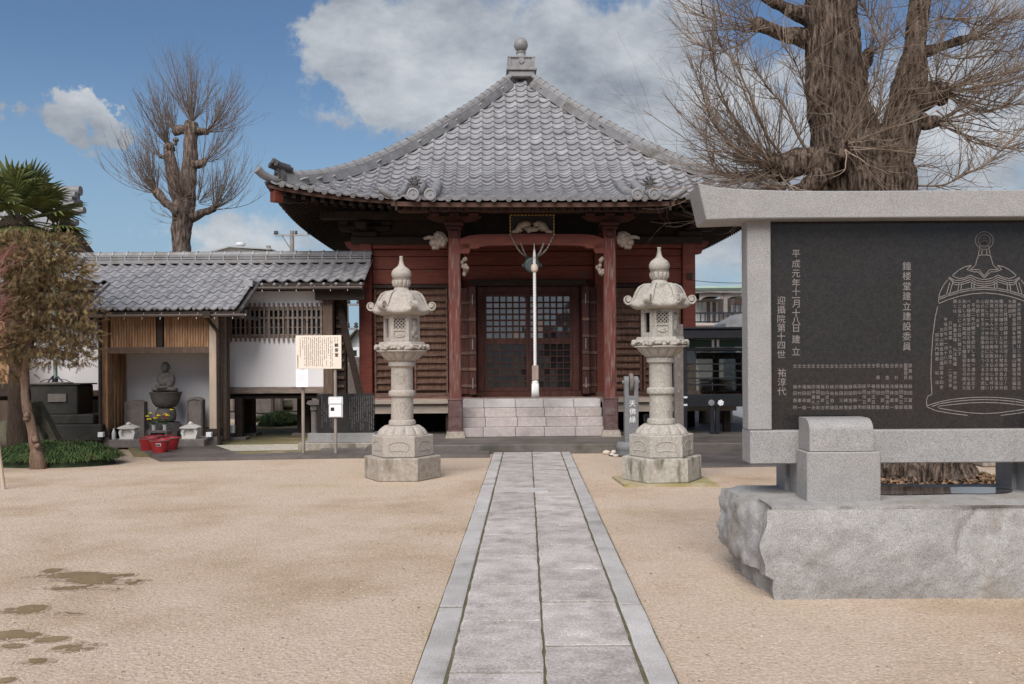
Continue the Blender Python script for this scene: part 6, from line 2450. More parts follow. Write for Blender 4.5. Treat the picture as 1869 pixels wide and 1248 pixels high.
# tall inscribed stone post behind the right lantern
sp = P(1239, 800, 14.9)
mb = MB()
mb.box(sp.x - .072, sp.x + .072, 14.83, 14.97, .14, P(1239, 592, 14.9).z, b=.008)
tpst = thing('inscribed_stone_post', 'tall thin brownish stone post with carved characters behind the right lantern', 'stone post', (sp.x, 14.9, .14))
obj('shaft', mb, 'old_stone', tpst)
for i, py in enumerate((620, 650, 682, 712, 745)):
    mb = MB()
    c = P(1239, py, 14.9)
    for k in range(3):
        scribble(mb, sp.x, 14.828, c.z, .06, .006)
    obj('carved_character', mb, 'lantern_base', tpst, fix=False)
# black wheeled thing seen as an arc behind the lantern shaft
mb = MB()
c = P(1186, 748, 14.7)
mb.lathe([(.07, -.03), (.22, -.035), (.235, 0), (.22, .035), (.07, .03)], 28, M4=Matrix.Translation((c.x + .02, 14.95, .15 + .24)) @ Matrix.Rotation(R(75), 4, 'Y') )
tag(obj('dark_disc', mb, 'black_metal', smooth=40), 'dark round disc standing on edge behind the right lantern shaft', 'disc')

# ---- glazed black display case right of the hall
GD = 16.6
gcz = lambda py: P(1300, py, GD).z
gx = lambda px, d=GD: P(px, 700, d).x
kase = thing('display_case', 'large black steel glazed case on legs between the hall and the granite monument', 'display case', ((gx(1250) + 4.7) / 2, GD, .0))
X0, X1 = gx(1243), 5.3
Y0, Y1 = GD, GD + 1.5
mb = MB()
mb.box(X0 - .25, X1 + .3, Y0 - .25, Y1 + .3, gcz(619), gcz(601), b=.02)
mb.box(X0 - .28, X1 + .33, Y0 - .28, Y1 + .33, gcz(601), gcz(598), b=.005)
obj('roof', mb, 'black_metal', kase)
px_l = [1250, 1304, 1347]
xsf = [gx(1246), gx(1304), gx(1345), gx(1345) + .95, X1 - .05]
for y in (Y0, Y1):
    for x in (X0 + .04, X1 - .05):
        mb = MB()
        mb.box(x - .06, x + .06, y - .05, y + .05, .14, gcz(619), b=.006)
        obj('corner_post', mb, 'black_metal', kase)
for (za, zb_) in ((gcz(640), gcz(634)), (gcz(742), gcz(719)), (gcz(807), gcz(800))):
    mb = MB()
    mb.box(X0 + .10, X1 - .11, Y0 - .03, Y0 + .05, za, zb_, b=.005)
    obj('rail', mb, 'black_metal', kase)
    mb = MB()
    mb.box(X0 + .10, X1 - .11, Y1 - .03, Y1 + .05, za, zb_, b=.005)
    obj('rail', mb, 'black_metal', kase)
mb = MB()
mb.box(X0 + .1, X1 - .1, Y0 + .05, Y1 - .05, gcz(742), gcz(738))
obj('case_floor', mb, 'black_metal', kase)
for px in (1299, 1309):
    mb = MB()
    mb.box(gx(px) - .035, gx(px) + .035, Y0 - .02, Y0 + .04, .16, gcz(742.5), b=.004)
    obj('leg', mb, 'black_metal', kase)
gl_ = bpy.data.materials.new('case_glass')
gl_.use_nodes = True
nt = gl_.node_tree
nt.nodes.clear()
o_ = nt.nodes.new('ShaderNodeOutputMaterial')
mix = nt.nodes.new('ShaderNodeMixShader')
tr = nt.nodes.new('ShaderNodeBsdfTransparent')
tr.inputs[0].default_value = (.72, .76, .76, 1)
gs = nt.nodes.new('ShaderNodeBsdfGlossy')
gs.inputs['Roughness'].default_value = .03
fr_ = nt.nodes.new('ShaderNodeFresnel')
fr_.inputs[0].default_value = 1.75
nt.links.new(fr_.outputs[0], mix.inputs[0])
nt.links.new(tr.outputs[0], mix.inputs[1])
nt.links.new(gs.outputs[0], mix.inputs[2])
nt.links.new(mix.outputs[0], o_.inputs[0])
M['case_glass'] = gl_
for (xa, xb) in ((X0 + .11, gx(1303)), (gx(1305), gx(1345)), (gx(1345) + .05, X1 - .12)):
    mb = MB()
    mb.box(xa, xb, Y0 + .0, Y0 + .008, gcz(719), gcz(640))
    obj('glass_pane', mb, 'case_glass', kase)
mb = MB()
mb.box(X0 + .11, X1 - .12, Y1 - .008, Y1, gcz(719), gcz(640))
obj('glass_pane', mb, 'case_glass', kase)
for py in (664, 677, 690, 702):
    mb = MB()
    mb.box(X0 + .1, X1 - .1, Y0 - .012, Y0 - .001, gcz(py) - .012, gcz(py) + .012)
    obj('glazing_bar', mb, 'black_metal', kase)
mb = MB()
mb.box(X0 + .11, X1 - .12, Y0 + .02, Y0 + .035, gcz(633.5), gcz(619.5))
fz = obj('transom_panel', mb, mat('dark_green_panel', [(.02, .045, .03), (.03, .06, .04)], scale=4, rough=.3), kase)
for px in (1256, 1302, 1311):
    mb = MB()
    mb.box(gx(px) - .022, gx(px) + .022, Y0 + .005, Y0 + .019, gcz(633), gcz(620))
    obj('pale_clip', mb, 'far_white', fz)
for (px, k) in ((1298.5, 0), (1315.5, 1)):
    mb = MB()
    c = P(px, 735, GD - .033)
    if k == 0:
        mb.lathe([(.001, 0), (.055, 0), (.055, .004), (.001, .004)], 20, M4=Matrix.Translation((c.x, Y0 - .033, c.z)) @ Matrix.Rotation(R(90), 4, 'X'))
    for i in range(6):
        a = i * math.pi / 3 + .3
        mb.ell((c.x + .035 * math.cos(a), Y0 - .036, c.z + .035 * math.sin(a)), (.022, .004, .022), 8, 5)
    mb.ell((c.x, Y0 - .037, c.z), (.018, .005, .018), 8, 5)
    obj('crest', mb, 'white_ink' if k else 'grey_metal', kase)
mb = MB()
for py in (725, 739):
    c = P(1247, py, GD - .07)
    mb.box(c.x - .06, c.x + .075, Y0 - .06, Y0 - .052, c.z - .017, c.z + .017)
obj('pale_bracket', mb, 'far_white', kase, kind=None)
# what stands inside: dim bracketed frame of a shrine float
fl = thing('shrine_float', 'dim timber shrine float kept inside the black glazed case', 'shrine float', (gx(1320), GD + .8, gcz(738)))
mb = MB()
mb.box(gx(1268), gx(1268) + 1.5, GD + .45, GD + 1.1, gcz(738), gcz(716))
obj('plinth', mb, 'red', fl)
for i in range(4):
    mb = MB()
    x = gx(1275) + i * .42
    mb.box(x - .05, x + .05, GD + .5, GD + .6, gcz(716), gcz(655))
    obj('pillar', mb, 'wood_dark', fl)
mb = MB()
mb.prism_xz([(gx(1262), gcz(655)), (gx(1262) + 1.7, gcz(655)), (gx(1262) + 1.45, gcz(643)), (gx(1262) + .25, gcz(643))], GD + .4, GD + 1.1)
obj('roof', mb, 'tile_dark', fl)
for i in range(3):
    mb = MB()
    mb.box(gx(1280) + i * .45, gx(1280) + i * .45 + .22, GD + .44, GD + .46, gcz(700 - 6 * i), gcz(696 - 6 * i))
    obj('fitting', mb, 'far_white', fl)
# round concrete columns and chain fence behind the case legs
for px in (1288, 1325):
    c = P(px, 780, 19.5)
    mb = MB()
    mb.lathe([(.14, 0), (.14, 1.0), (.15, 1.02), (.15, 1.06), (.001, 1.07)], 20, c=(c.x, 19.5, 0))
    tag(obj('concrete_bollard', mb, 'veranda_edge', smooth=40), ('left' if px == 1288 else 'right') + ' round pale concrete column seen between the legs of the black glass case', 'bollard', 'round columns behind the case')
mb = MB()
for i in range(26):
    t = i / 25
    a, b = P(1262, 770, 21), P(1360, 795, 18.5)
    c = a.lerp(b, t)
    mb.tube([(c.x + .04 * math.cos(u), c.y, max(.08, c.z) + .055 * math.sin(u)) for u in [2 * math.pi * k / 8 for k in range(9)]], .02, 5)
tag(obj('chain_fence', mb, 'black_metal'), 'black chain strung low behind the legs of the glass case', 'chain')
mb = MB()
mb.add([(4.0, 20.5, .004), (9.5, 18.0, .004), (12, 40, .004), (5, 40, .004)], [(0, 1, 2, 3)])
struct('road', mb, 'far_grey')

# ================================================================== TREES AND PLANTS
def trunk_mesh(mb, path, n=18, rough_=.10, seg=6, seed=0, fiss=0.0):
    """lumpy tapered limb through (point, radius) stations"""
    pts, rad = [], []
    for (a, ra), (b, rb_) in zip(path[:-1], path[1:]):
        for i in range(seg):
            t = i / seg
            pts.append(a.lerp(b, t))
            rad.append(ra + (rb_ - ra) * t)
    pts.append(path[-1][0])
    rad.append(path[-1][1])
    vs, fs = [], []
    u = Vector((1, 0, 0))
    for i, p in enumerate(pts):
        t = (pts[min(i + 1, len(pts) - 1)] - pts[max(0, i - 1)]).normalized()
        u = (u - t * u.dot(t)).normalized()
        w = t.cross(u)
        for k in range(n):
            a = 2 * math.pi * k / n
            d = u * math.cos(a) + w * math.sin(a)
            q = p + d * rad[i]
            f = 1 + fiss * (noise.noise(Vector((a * n / 9.0, seed * 2.1, q.z * 1.1))) + .6 * noise.noise(Vector((math.cos(a) * 9, math.sin(a) * 9, q.z * 2.2 + seed)))) + rough_ * (noise.noise(q * 3.1 + Vector((seed, 0, 0))) * 1.2 + .6 * noise.noise(Vector((a * 2.2, seed, q.z * .7))) + .5 * noise.noise(q * 9))
            vs.append(tuple(p + d * rad[i] * f))
    for i in range(len(pts) - 1):
        for k in range(n):
            fs.append((i * n + k, i * n + (k + 1) % n, (i + 1) * n + (k + 1) % n, (i + 1) * n + k))
    fs.append(tuple(range(n - 1, -1, -1)))
    fs.append(tuple(range((len(pts) - 1) * n, len(pts) * n)))
    return mb.add(vs, fs)
def knob(mb, c, r, seed=0):
    m = MB()
    m.ell((0, 0, 0), (r, r, r), 16, 12)
    vs = []
    for v in m.v:
        v = Vector(v)
        f = 1 + .35 * noise.fractal(v / r * 1.4 + Vector((seed, 2, 3)), .9, 2, 4)
        vs.append(tuple(Vector(c) + v * f))
    mb.add(vs, m.f)

# ---- big pollarded ginkgo on the right
TD2 = 11.4
def T(px, py, dy=0.0):
    v = P(px, py, TD2 + dy)
    return v
kp = TD2 / F
tree = thing('ginkgo_tree', 'huge bare pollarded ginkgo rising behind the granite monument with tangled twigs', 'tree', (T(1668, 880).x, TD2, 0))
mb = MB()
base = T(1668, 890)
trunk_mesh(mb, [(Vector((base.x, TD2, -.05)), 110 * kp), (Vector((base.x, TD2, .35)), 88 * kp), (T(1650, 720), 80 * kp), (T(1615, 520), 78 * kp), (T(1590, 400), 79 * kp), (T(1572, 315), 82 * kp), (T(1541, 255), 60 * kp), (T(1530, 190), 53 * kp), (T(1524, 120), 50 * kp), (T(1519, 10), 46 * kp), (T(1512, -120), 42 * kp), (T(1505, -330), 34 * kp)], n=110, rough_=.12, seed=3, seg=14, fiss=.055)
obj('trunk', mb, 'bark', tree, smooth=True)
mb = MB()
trunk_mesh(mb, [(T(1596, 345, .05), 52 * kp), (T(1634, 275), 34 * kp), (T(1650, 215), 31 * kp), (T(1660, 155), 32 * kp), (T(1668, 100), 21 * kp), (T(1676, 30), 19 * kp), (T(1690, -60), 18 * kp), (T(1700, -250), 14 * kp)], n=70, rough_=.18, seed=9, seg=12, fiss=.06)
knob(mb, T(1662, 165, -.05), 26 * kp, 4)
obj('limb', mb, 'bark', tree, smooth=True)
limbs = [
    ([(1500, 78, 20), (1455, 66, 15), (1428, 62, 13), (1405, 52, 11), (1383, 46, 13)], 0),
    ([(1500, 40, 18), (1450, 22, 13), (1415, 5, 11), (1390, -15, 12)], .1),
    ([(1670, 190, 22), (1695, 172, 24), (1716, 168, 19)], -.05),
    ([(1688, 95, 12), (1720, 85, 10), (1752, 74, 8), (1766, 70, 6)], 0),
    ([(1560, 130, 16), (1578, 112, 14), (1584, 100, 10)], -.1),
    ([(1520, 300, 40), (1478, 292, 26), (1440, 298, 22), (1418, 304, 20)], -.15),
    ([(1545, 275, 20), (1537, 270, 18), (1535, 268, 14)], -.55),
    ([(1672, 215, 14), (1690, 225, 13), (1705, 222, 10)], -.1),
    ([(1500, 330, 30), (1470, 345, 16), (1450, 352, 10)], -.2),
]
knobs = []
for i, (pl, dy) in enumerate(limbs):
    mb = MB()
    trunk_mesh(mb, [(T(x, y, dy), r * kp) for x, y, r in pl], n=24, rough_=.34, seed=20 + i, seg=6, fiss=.05)
    x, y, r = pl[-1]
    knob(mb, T(x, y, dy), r * kp * 1.1, 30 + i)
    obj('limb', mb, 'bark', tree, smooth=True)
    knobs.append((T(x, y, dy), r * kp))
random.seed(21)
crown = MB()
def rdir(base_, spread):
    return (Vector(base_).normalized() + Vector((random.gauss(0, 1), random.gauss(0, 1), random.gauss(0, 1))) * spread).normalized()
def spray(mb, c, r, base_, n, l0, l1, r0, r1, up=.5, spread=.45, subs=4, jit=.22):
    for i in range(n):
        d = rdir(base_, spread)
        l = random.uniform(l0, l1)
        shoot(mb, Vector(c) + d * r * .7, d, l, random.uniform(r0, r1) * .85, up * .55, jit * 1.5, 12, 4, subs, .62, .95, .34, 1 if random.random() < .6 else 2)
K = knobs
spray(crown, K[0][0], K[0][1], (-1, -.1, .15), 16, .5, 1.1, .006, .012, .6)
spray(crown, K[1][0], K[1][1], (-1, 0, .1), 18, .6, 1.2, .006, .012, .5)
spray(crown, K[2][0], K[2][1], (1, -.1, .1), 26, .7, 1.7, .008, .017, .5, .4)
spray(crown, K[3][0], K[3][1], (1, 0, .35), 22, .5, 1.2, .006, .012, .6)
spray(crown, K[4][0], K[4][1], (.6, -.5, .6), 10, .4, .9, .005, .010, .6)
spray(crown, K[5][0], K[5][1], (-1, -.25, .30), 30, .8, 1.75, .007, .014, .75, .55, 6)
spray(crown, K[5][0], K[5][1], (-.5, -.5, .7), 14, .8, 1.5, .006, .012, .5, .6, 5)
spray(crown, K[5][0], K[5][1], (-1, -.3, -.25), 12, .6, 1.1, .007, .014, .35, .3, 4)
spray(crown, K[6][0], K[6][1], (.1, -.7, .3), 11, .6, 1.3, .006, .011, .6, .8, 4)
spray(crown, K[6][0], K[6][1], (.9, -.5, .0), 6, .7, 1.3, .009, .018, .5, .4, 4)
spray(crown, K[7][0], K[7][1], (1, -.2, .0), 18, .7, 1.5, .007, .014, .6, .45, 4)
spray(crown, K[8][0], K[8][1], (-.7, -.4, .1), 20, .4, .9, .006, .012, .5, .6, 3)
for (px, py, r, b, n) in ((1530, 180, 52, (0, -1, .6), 26), (1640, 200, 30, (.3, -1, .6), 16), (1520, 60, 46, (0, -1, .5), 16), (1675, 60, 20, (.5, -.6, .5), 26), (1600, 320, 70, (0, -1, .25), 22), (1650, 320, 50, (.8, -.6, .1), 16),
                          (1690, -30, 18, (.9, -.3, .3), 20), (1680, 20, 18, (1, -.2, .1), 14), (1500, -40, 44, (-.9, -.3, .2), 16), (1670, 110, 22, (.9, -.4, .3), 14)):
    for i in range(n):
        c = T(px + random.gauss(0, 18), py + random.gauss(0, 30), -r * kp * .8)
        d = rdir(b, .55)
        shoot(crown, c, d, random.uniform(.35, 1.1), random.uniform(.004, .007), .25, .38, 9, 3, 3, .62, 1.0, .34, 1)
# a few long arching boughs
for (pts, r) in (([(1496, 290), (1462, 315), (1400, 322), (1340, 322), (1310, 318), (1296, 290), (1285, 240)], 14), ([(1440, 300), (1400, 250), (1375, 190), (1360, 150), (1340, 110), (1310, 80)], 13),
                 ([(1530, 290), (1560, 250), (1590, 235), (1606, 200), (1612, 150)], 13), ([(1540, 285), (1580, 302), (1610, 303), (1622, 270), (1626, 230)], 12), ([(1440, 305), (1380, 300), (1335, 270), (1300, 225), (1282, 170), (1278, 120)], 10), ([(1420, 300), (1372, 262), (1330, 205), (1308, 150), (1300, 95)], 10), ([(1405, 50), (1360, 60), (1318, 50), (1285, 25)], 8), ([(1395, 45), (1350, 85), (1310, 95), (1270, 80)], 7), ([(1500, 200), (1470, 170), (1455, 120), (1430, 85)], 8), ([(1545, 240), (1570, 190), (1600, 150), (1612, 90), (1605, 40)], 9), ([(1700, 90), (1750, 110), (1800, 90), (1850, 95), (1890, 70)], 9), ([(1690, 40), (1740, 30), (1790, 50), (1840, 30), (1890, 35)], 8), ([(1705, 175), (1760, 150), (1810, 160), (1850, 130), (1890, 125)], 9), ([(1480, 285), (1450, 240), (1440, 200), (1400, 160), (1380, 130)], 14),
                 ([(1716, 168), (1760, 195), (1800, 205), (1840, 190), (1880, 150)], 10), ([(1712, 200), (1745, 235), (1775, 262), (1830, 268), (1880, 272)], 9), ([(1660, 338), (1720, 340), (1760, 320), (1800, 300), (1840, 262)], 9), ([(1470, 335), (1420, 345), (1380, 330)], 12),
                 ([(1560, 120), (1590, 90), (1598, 50), (1580, 20), (1560, 0)], 9), ([(1425, 303), (1370, 290), (1330, 262), (1300, 215), (1285, 170)], 11), ([(1690, 120), (1705, 160), (1712, 120), (1720, 60), (1760, 20)], 9)):
    dy = random.uniform(-.7, -.2)
    P3 = [T(x, y, -.12 + (dy + .12) * min(1, i / 1.6)) for i, (x, y) in enumerate(pts)]
    sm2 = []
    for a, b in zip(P3[:-1], P3[1:]):
        for t in (0, .25, .5, .75):
            sm2.append(a.lerp(b, t) + Vector((random.gauss(0, .008), random.gauss(0, .01), random.gauss(0, .008))))
    sm2.append(P3[-1])
    for _ in range(2):
        sm2 = [sm2[0]] + [(sm2[i - 1] + sm2[i] * 2 + sm2[i + 1]) / 4 for i in range(1, len(sm2) - 1)] + [sm2[-1]]
    crown.tube(sm2, [r * .0014 * (1 - .62 * i / len(sm2)) for i in range(len(sm2))], 6, cap=False)
    for i in range(2, len(sm2)):
        for _ in range(3):
            d = rdir((sm2[i] - sm2[i - 1]).normalized() + Vector((0, 0, .3)), .6)
            shoot(crown, sm2[i], d, random.uniform(.25, .75), random.uniform(.0045, .008), .4, .12, 6, 3, 3, .5, .8, .3, 1)
obj('twigs', crown, 'twig', tree, kind='stuff', smooth=True, fix=False)
# leaf litter and sprouts at its foot
mb = MB()
rl = random.Random(4)
for i in range(2600):
    a = rl.uniform(0, 6.28)
    r_ = .62 + abs(rl.gauss(0, .28))
    x, y = base.x + r_ * math.cos(a), TD2 + r_ * math.sin(a) * .9
    z = max(.004, .10 - .18 * (r_ - .62)) * rl.random()
    t = Vector((rl.gauss(0, 1), rl.gauss(0, 1), rl.gauss(0, .5))).normalized() * .045
    w = Vector((-t.y, t.x, rl.gauss(0, .02))) * .5
    c = Vector((x, y, z + .01))
    mb.add([c - t, c + w, c + t, c - w], [(0, 1, 2, 3)])
o = obj('leaf_litter', mb, 'leaf_litter', fix=False)
o['kind'] = 'stuff'
tag(o, 'brown fallen leaves heaped round the foot of the big ginkgo', 'leaves')

# ---- pollarded ginkgo far left behind the corridor
TD3 = 26.0
kp3 = TD3 / F
def U(px, py, dy=0.0):
    return P(px, py, TD3 + dy)
t2 = thing('ginkgo_tree', 'bare pollarded ginkgo with a broom of upright twigs behind the corridor roof', 'tree', (U(332, 700).x, TD3, 0))
mb = MB()
b0 = U(333, 600)
trunk_mesh(mb, [(Vector((b0.x, TD3, -.05)), 24.6 * kp3), (Vector((b0.x, TD3, 1)), 18.9 * kp3), (U(331, 470), 16.4 * kp3), (U(331, 420), 16.0 * kp3), (U(335, 385), 19.7 * kp3), (U(343, 340), 13.9 * kp3), (U(347, 290), 12.7 * kp3), (U(348, 250), 12.3 * kp3), (U(348, 232), 13.9 * kp3), (U(350, 222), 10.7 * kp3)], n=60, rough_=.16, seed=5, seg=10, fiss=.06)
obj('trunk', mb, 'bark_far', t2, smooth=True)
L2 = [([(328, 375, 13), (318, 330, 12), (311, 290, 10.5), (309, 270, 11)], 0), ([(325, 388, 11), (305, 372, 9), (288, 352, 9)], -.2), ([(348, 398, 10), (372, 387, 7.5), (390, 381, 6.5)], -.1),
      ([(352, 300, 9), (366, 298, 8), (371, 296, 7)], -.1), ([(345, 238, 10), (330, 236, 9), (322, 240, 8)], 0), ([(352, 240, 10), (368, 238, 8), (376, 241, 6)], 0), ([(310, 288, 6), (298, 286, 5), (293, 285, 4)], 0), ([(320, 265, 4), (321, 255, 5)], 0)]
cr2 = MB()
ks = []
for i, (pl, dy) in enumerate(L2):
    mb = MB()
    trunk_mesh(mb, [(U(x, y, dy), r * kp3 * .85) for x, y, r in pl], n=18, rough_=.40, seed=50 + i, seg=6)
    x, y, r = pl[-1]
    knob(mb, U(x, y, dy), r * kp3 * .95, 60 + i)
    obj('limb', mb, 'bark_far', t2, smooth=True)
    ks.append((U(x, y, dy), r * kp3))
random.seed(33)
def spray2(c, r, b, n, l0, l1, up, sp, subs=5):
    for i in range(n):
        d = rdir(b, sp)
        shoot(cr2, Vector(c) + d * r * .5, d, random.uniform(l0, l1), random.uniform(.008, .016), up, .15, 9, 3, subs, .45, .7, .3, 2)
spray2(U(350, 225), .2, (.0, 0, 1), 34, 1.3, 2.2, .5, .28)
spray2(ks[4][0], .1, (-.5, 0, .8), 16, .9, 1.7, .7, .35)
spray2(ks[5][0], .1, (.8, 0, .6), 24, 1.1, 1.9, .9, .35)
spray2(ks[0][0], .12, (-.4, 0, .9), 24, 1.0, 1.8, .6, .35)
spray2(ks[6][0], .06, (-.8, 0, .6), 10, .8, 1.4, .7, .35)
spray2(ks[1][0], .15, (-.65, -.1, .75), 40, 1.1, 2.0, 1.0, .36)
spray2(ks[2][0], .12, (.75, -.1, .6), 30, 1.0, 1.8, 1.1, .36)
spray2(ks[3][0], .08, (.8, -.1, .5), 20, 1.1, 1.9, .9, .35)
spray2(U(335, 360, -.3), .2, (0, -.8, .6), 26, .6, 1.4, .8, .6)
spray2(U(360, 370, -.3), .2, (.6, -.6, .6), 16, .8, 1.6, .8, .5)
spray2(U(330, 400, -.3), .2, (-.4, -.8, .2), 10, .4, .9, .6, .6)
obj('twigs', cr2, 'twig_far', t2, kind='stuff', smooth=True, fix=False)

# ---- fan palm at the left edge
PD2 = 14.4
pc0 = P(30, 404, PD2)
palm = thing('fan_palm', 'green fan palm with a fibrous trunk at the left edge above the conifer', 'palm', (P(34, 800, PD2).x, PD2, 0))
mb = MB()
pb0 = P(36, 812, PD2)
trunk_mesh(mb, [(Vector((pb0.x, PD2, -.05)), .17), (P(36, 740, PD2), .15), (P(33, 660, PD2), .14), (P(31, 560, PD2), .15), (P(30, 470, PD2), .20), (P(29, 420, PD2), .30), (P(28, 395, PD2), .16)], n=22, rough_=.22, seed=8)
obj('trunk', mb, 'palm_fibre', palm, smooth=True)
mb = MB()
rq = random.Random(6)
for i in range(420):
    a = rq.uniform(0, 6.28)
    c = pc0 + Vector((.30 * math.cos(a), .30 * math.sin(a), -rq.uniform(.05, .42)))
    d = Vector((math.cos(a) * .5, math.sin(a) * .5, rq.uniform(-1.2, .1))) * rq.uniform(.12, .38)
    mb.tube([c, c + d * .5 + Vector((0, 0, .02)), c + d], [.007, .005, .002], 3, cap=False)
obj('fibre_skirt', mb, 'palm_fibre', palm, kind='stuff', fix=False)
def frond(c, az, el, pl, L, droop, m_='palm_leaf'):
    p = Vector((math.cos(az) * math.cos(el), math.sin(az) * math.cos(el), math.sin(el)))
    side = p.cross(Vector((0, 0, 1))).normalized()
    nn = side.cross(p).normalized()
    hub = c + p * pl - Vector((0, 0, .10 * pl * (1 - math.sin(el))))
    mb = MB()
    mb.tube([c, c + p * pl * .5, hub], [.016, .012, .010], 5)
    n = 27
    for i in range(n):
        a = R(-118 + 236 * i / (n - 1)) + rq.gauss(0, .03)
        d = p * math.cos(a) + side * math.sin(a)
        l = L * (.72 + .28 * math.cos(a * .75)) * rq.uniform(.9, 1.05)
        wv = (p * -math.sin(a) + side * math.cos(a))
        wd = .026
        prev = None
        K4 = 5
        bend = rq.random() < .12
        for k in range(K4 + 1):
            t = k / K4
            dr = droop * (t ** 2.2) * l * rq.uniform(.9, 1.1) + (.35 * l * max(0, t - .6) if bend else 0)
            pt = hub + d * t * l - Vector((0, 0, dr)) + nn * (.05 * l * t * (1 - abs(a) / 2))
            w = wd * (math.sin(math.pi * min(1, .18 + t * .55)) if t < .75 else (1 - t) / .25 * .75)
            row = [pt - wv * w, pt - nn * w * .55, pt + wv * w]
            if prev:
                mb.add(prev + row, [(0, 1, 4, 3), (1, 2, 5, 4)])
            prev = row
    return obj('frond', mb, m_, palm, fix=False)
for (az, el, pl, L, dr) in ((-20, 50, .55, .60, .18), (20, 62, .55, .62, .15), (-60, 55, .5, .60, .2), (-100, 45, .5, .60, .25), (-140, 50, .5, .6, .2), (180, 55, .55, .6, .2), (90, 70, .5, .6, .2), (60, 45, .5, .6, .2), (130, 50, .5, .6, .2),
                            (-10, 14, .62, .60, .22), (-35, 24, .62, .60, .25), (15, 25, .62, .60, .2), (-75, 18, .6, .58, .35), (-120, 12, .55, .58, .4), (-160, 20, .55, .58, .3), (-5, -8, .58, .58, .40), (-45, -6, .55, .56, .45), (-85, -10, .5, .56, .5), (35, 0, .6, .56, .35), (-130, -12, .5, .55, .5), (0, 85, .45, .6, .12), (-50, 78, .5, .6, .12), (150, 20, .5, .6, .3),
                            (-15, 34, .70, .52, .15), (5, 2, .68, .52, .3), (-25, 66, .6, .62, .1), (-150, 62, .6, .6, .1), (-75, 66, .6, .6, .15)):
    frond(pc0 + Vector((0, 0, -.02)), R(az + rq.uniform(-6, 6)), R(el), pl * .95, L * .93, dr)
for (az, el) in ((-60, -30), (-20, -42)):
    frond(pc0 + Vector((0, 0, -.1)), R(az), R(el), .42, .46, .5, 'palm_dry')

# ---- clipped bronze conifer in front of it
YD = 13.2
def Y(px, py, dy=0.0):
    return P(px, py, YD + dy)
yw = thing('clipped_conifer', 'bronze-green clipped conifer with layered foliage and a leaning bare trunk', 'tree', (gd(66, 843).x, YD, 0))
tb0 = gd(66, 843)
mb = MB()
trunk_mesh(mb, [(Vector((Y(72, 846).x, YD, -.04)), .105), (Y(66, 820), .085), (Y(60, 790), .068), (Y(51, 755), .06), (Y(46, 720), .055), (Y(45, 680), .058), (Y(52, 640), .05), (Y(60, 580), .06), (Y(70, 500), .05), (Y(75, 450), .03)], n=20, rough_=.30, seed=12)
for (px, py, r) in ((64, 802, .05), (68, 814, .045), (49, 758, .042), (48, 764, .04)):
    knob(mb, Y(px, py, -.08), r, px)
obj('trunk', mb, 'yew_bark', yw, smooth=True)
for pl in ([(46, 690, .06), (20, 660, .045), (-20, 645, .03)], [(55, 640, .05), (100, 640, .035), (140, 650, .02)], [(56, 600, .05), (20, 585, .035), (-10, 580, .02)], [(62, 560, .045), (110, 560, .03), (145, 570, .02)]):
    mb = MB()
    trunk_mesh(mb, [(Y(x, y, -.05 * i), r) for i, (x, y, r) in enumerate(pl)], n=10, rough_=.25, seed=pl[0][1], seg=4)
    obj('limb', mb, 'yew_bark', yw, smooth=True)
fol = MB()
ry = random.Random(15)
kY = YD / F
blobs = [(80, 452, 62, 26, 50, 620), (40, 446, 46, 22, 45, 380), (60, 482, 82, 24, 60, 760), (118, 500, 48, 20, 45, 430), (40, 512, 70, 20, 55, 520), (95, 535, 66, 20, 55, 520), (25, 545, 50, 18, 50, 330),
         (75, 565, 84, 20, 62, 620), (130, 575, 44, 16, 45, 320), (20, 590, 56, 22, 55, 420), (95, 600, 66, 20, 55, 480), (140, 612, 34, 15, 40, 220), (60, 628, 66, 18, 60, 440), (125, 640, 44, 15, 42, 260), (20, 640, 44, 18, 50, 280), (150, 655, 22, 11, 26, 90), (95, 655, 40, 13, 40, 170), (10, 672, 36, 16, 44, 200), (145, 530, 22, 16, 30, 120), (-20, 470, 50, 40, 60, 260)]
for (px, py, rx, rz, ryy, n) in blobs:
    c = Y(px, py)
    for i in range(int(n * .72)):
        q_ = Vector((ry.gauss(0, 1), ry.gauss(0, 1), ry.gauss(0, 1))).normalized()
        rad_ = ry.uniform(.55, 1.12) * (1 + .75 * noise.noise(q_ * 2.3 + Vector((px, 0, 0))))
        s_ = Vector((c.x + q_.x * rx * kY * rad_, c.y + q_.y * ryy * kY * rad_, c.z + q_.z * rz * kY * rad_))
        d = (q_ + Vector((ry.gauss(0, .5), ry.gauss(0, .5), ry.gauss(.0, .5) - (.35 if q_.z < 0 else -.15)))).normalized()
        L_ = ry.uniform(.06, .14)
        sd2 = d.cross(Vector((ry.gauss(0, 1), ry.gauss(0, 1), ry.gauss(0, 1)))).normalized()
        vs, fs = [], []
        for k in range(5):
            t = .15 + .2 * k
            for sg in (-1, 1):
                a = s_ + d * L_ * t
                tip_ = a + d * .030 + sd2 * sg * (.034 - .004 * k) + Vector((0, 0, ry.uniform(-.008, .004)))
                b = a + d * .016
                o_ = len(vs)
                vs += [a, b, tip_]
                fs.append((o_, o_ + 1, o_ + 2))
        o_ = len(vs)
        w = d.cross(sd2) * .004 + sd2 * .004
        vs += [s_ - w, s_ + w, s_ + d * (L_ + .02)]
        fs.append((o_, o_ + 1, o_ + 2))
        fol.add(vs, fs)
obj('foliage', fol, 'yew', yw, kind='stuff', fix=False)

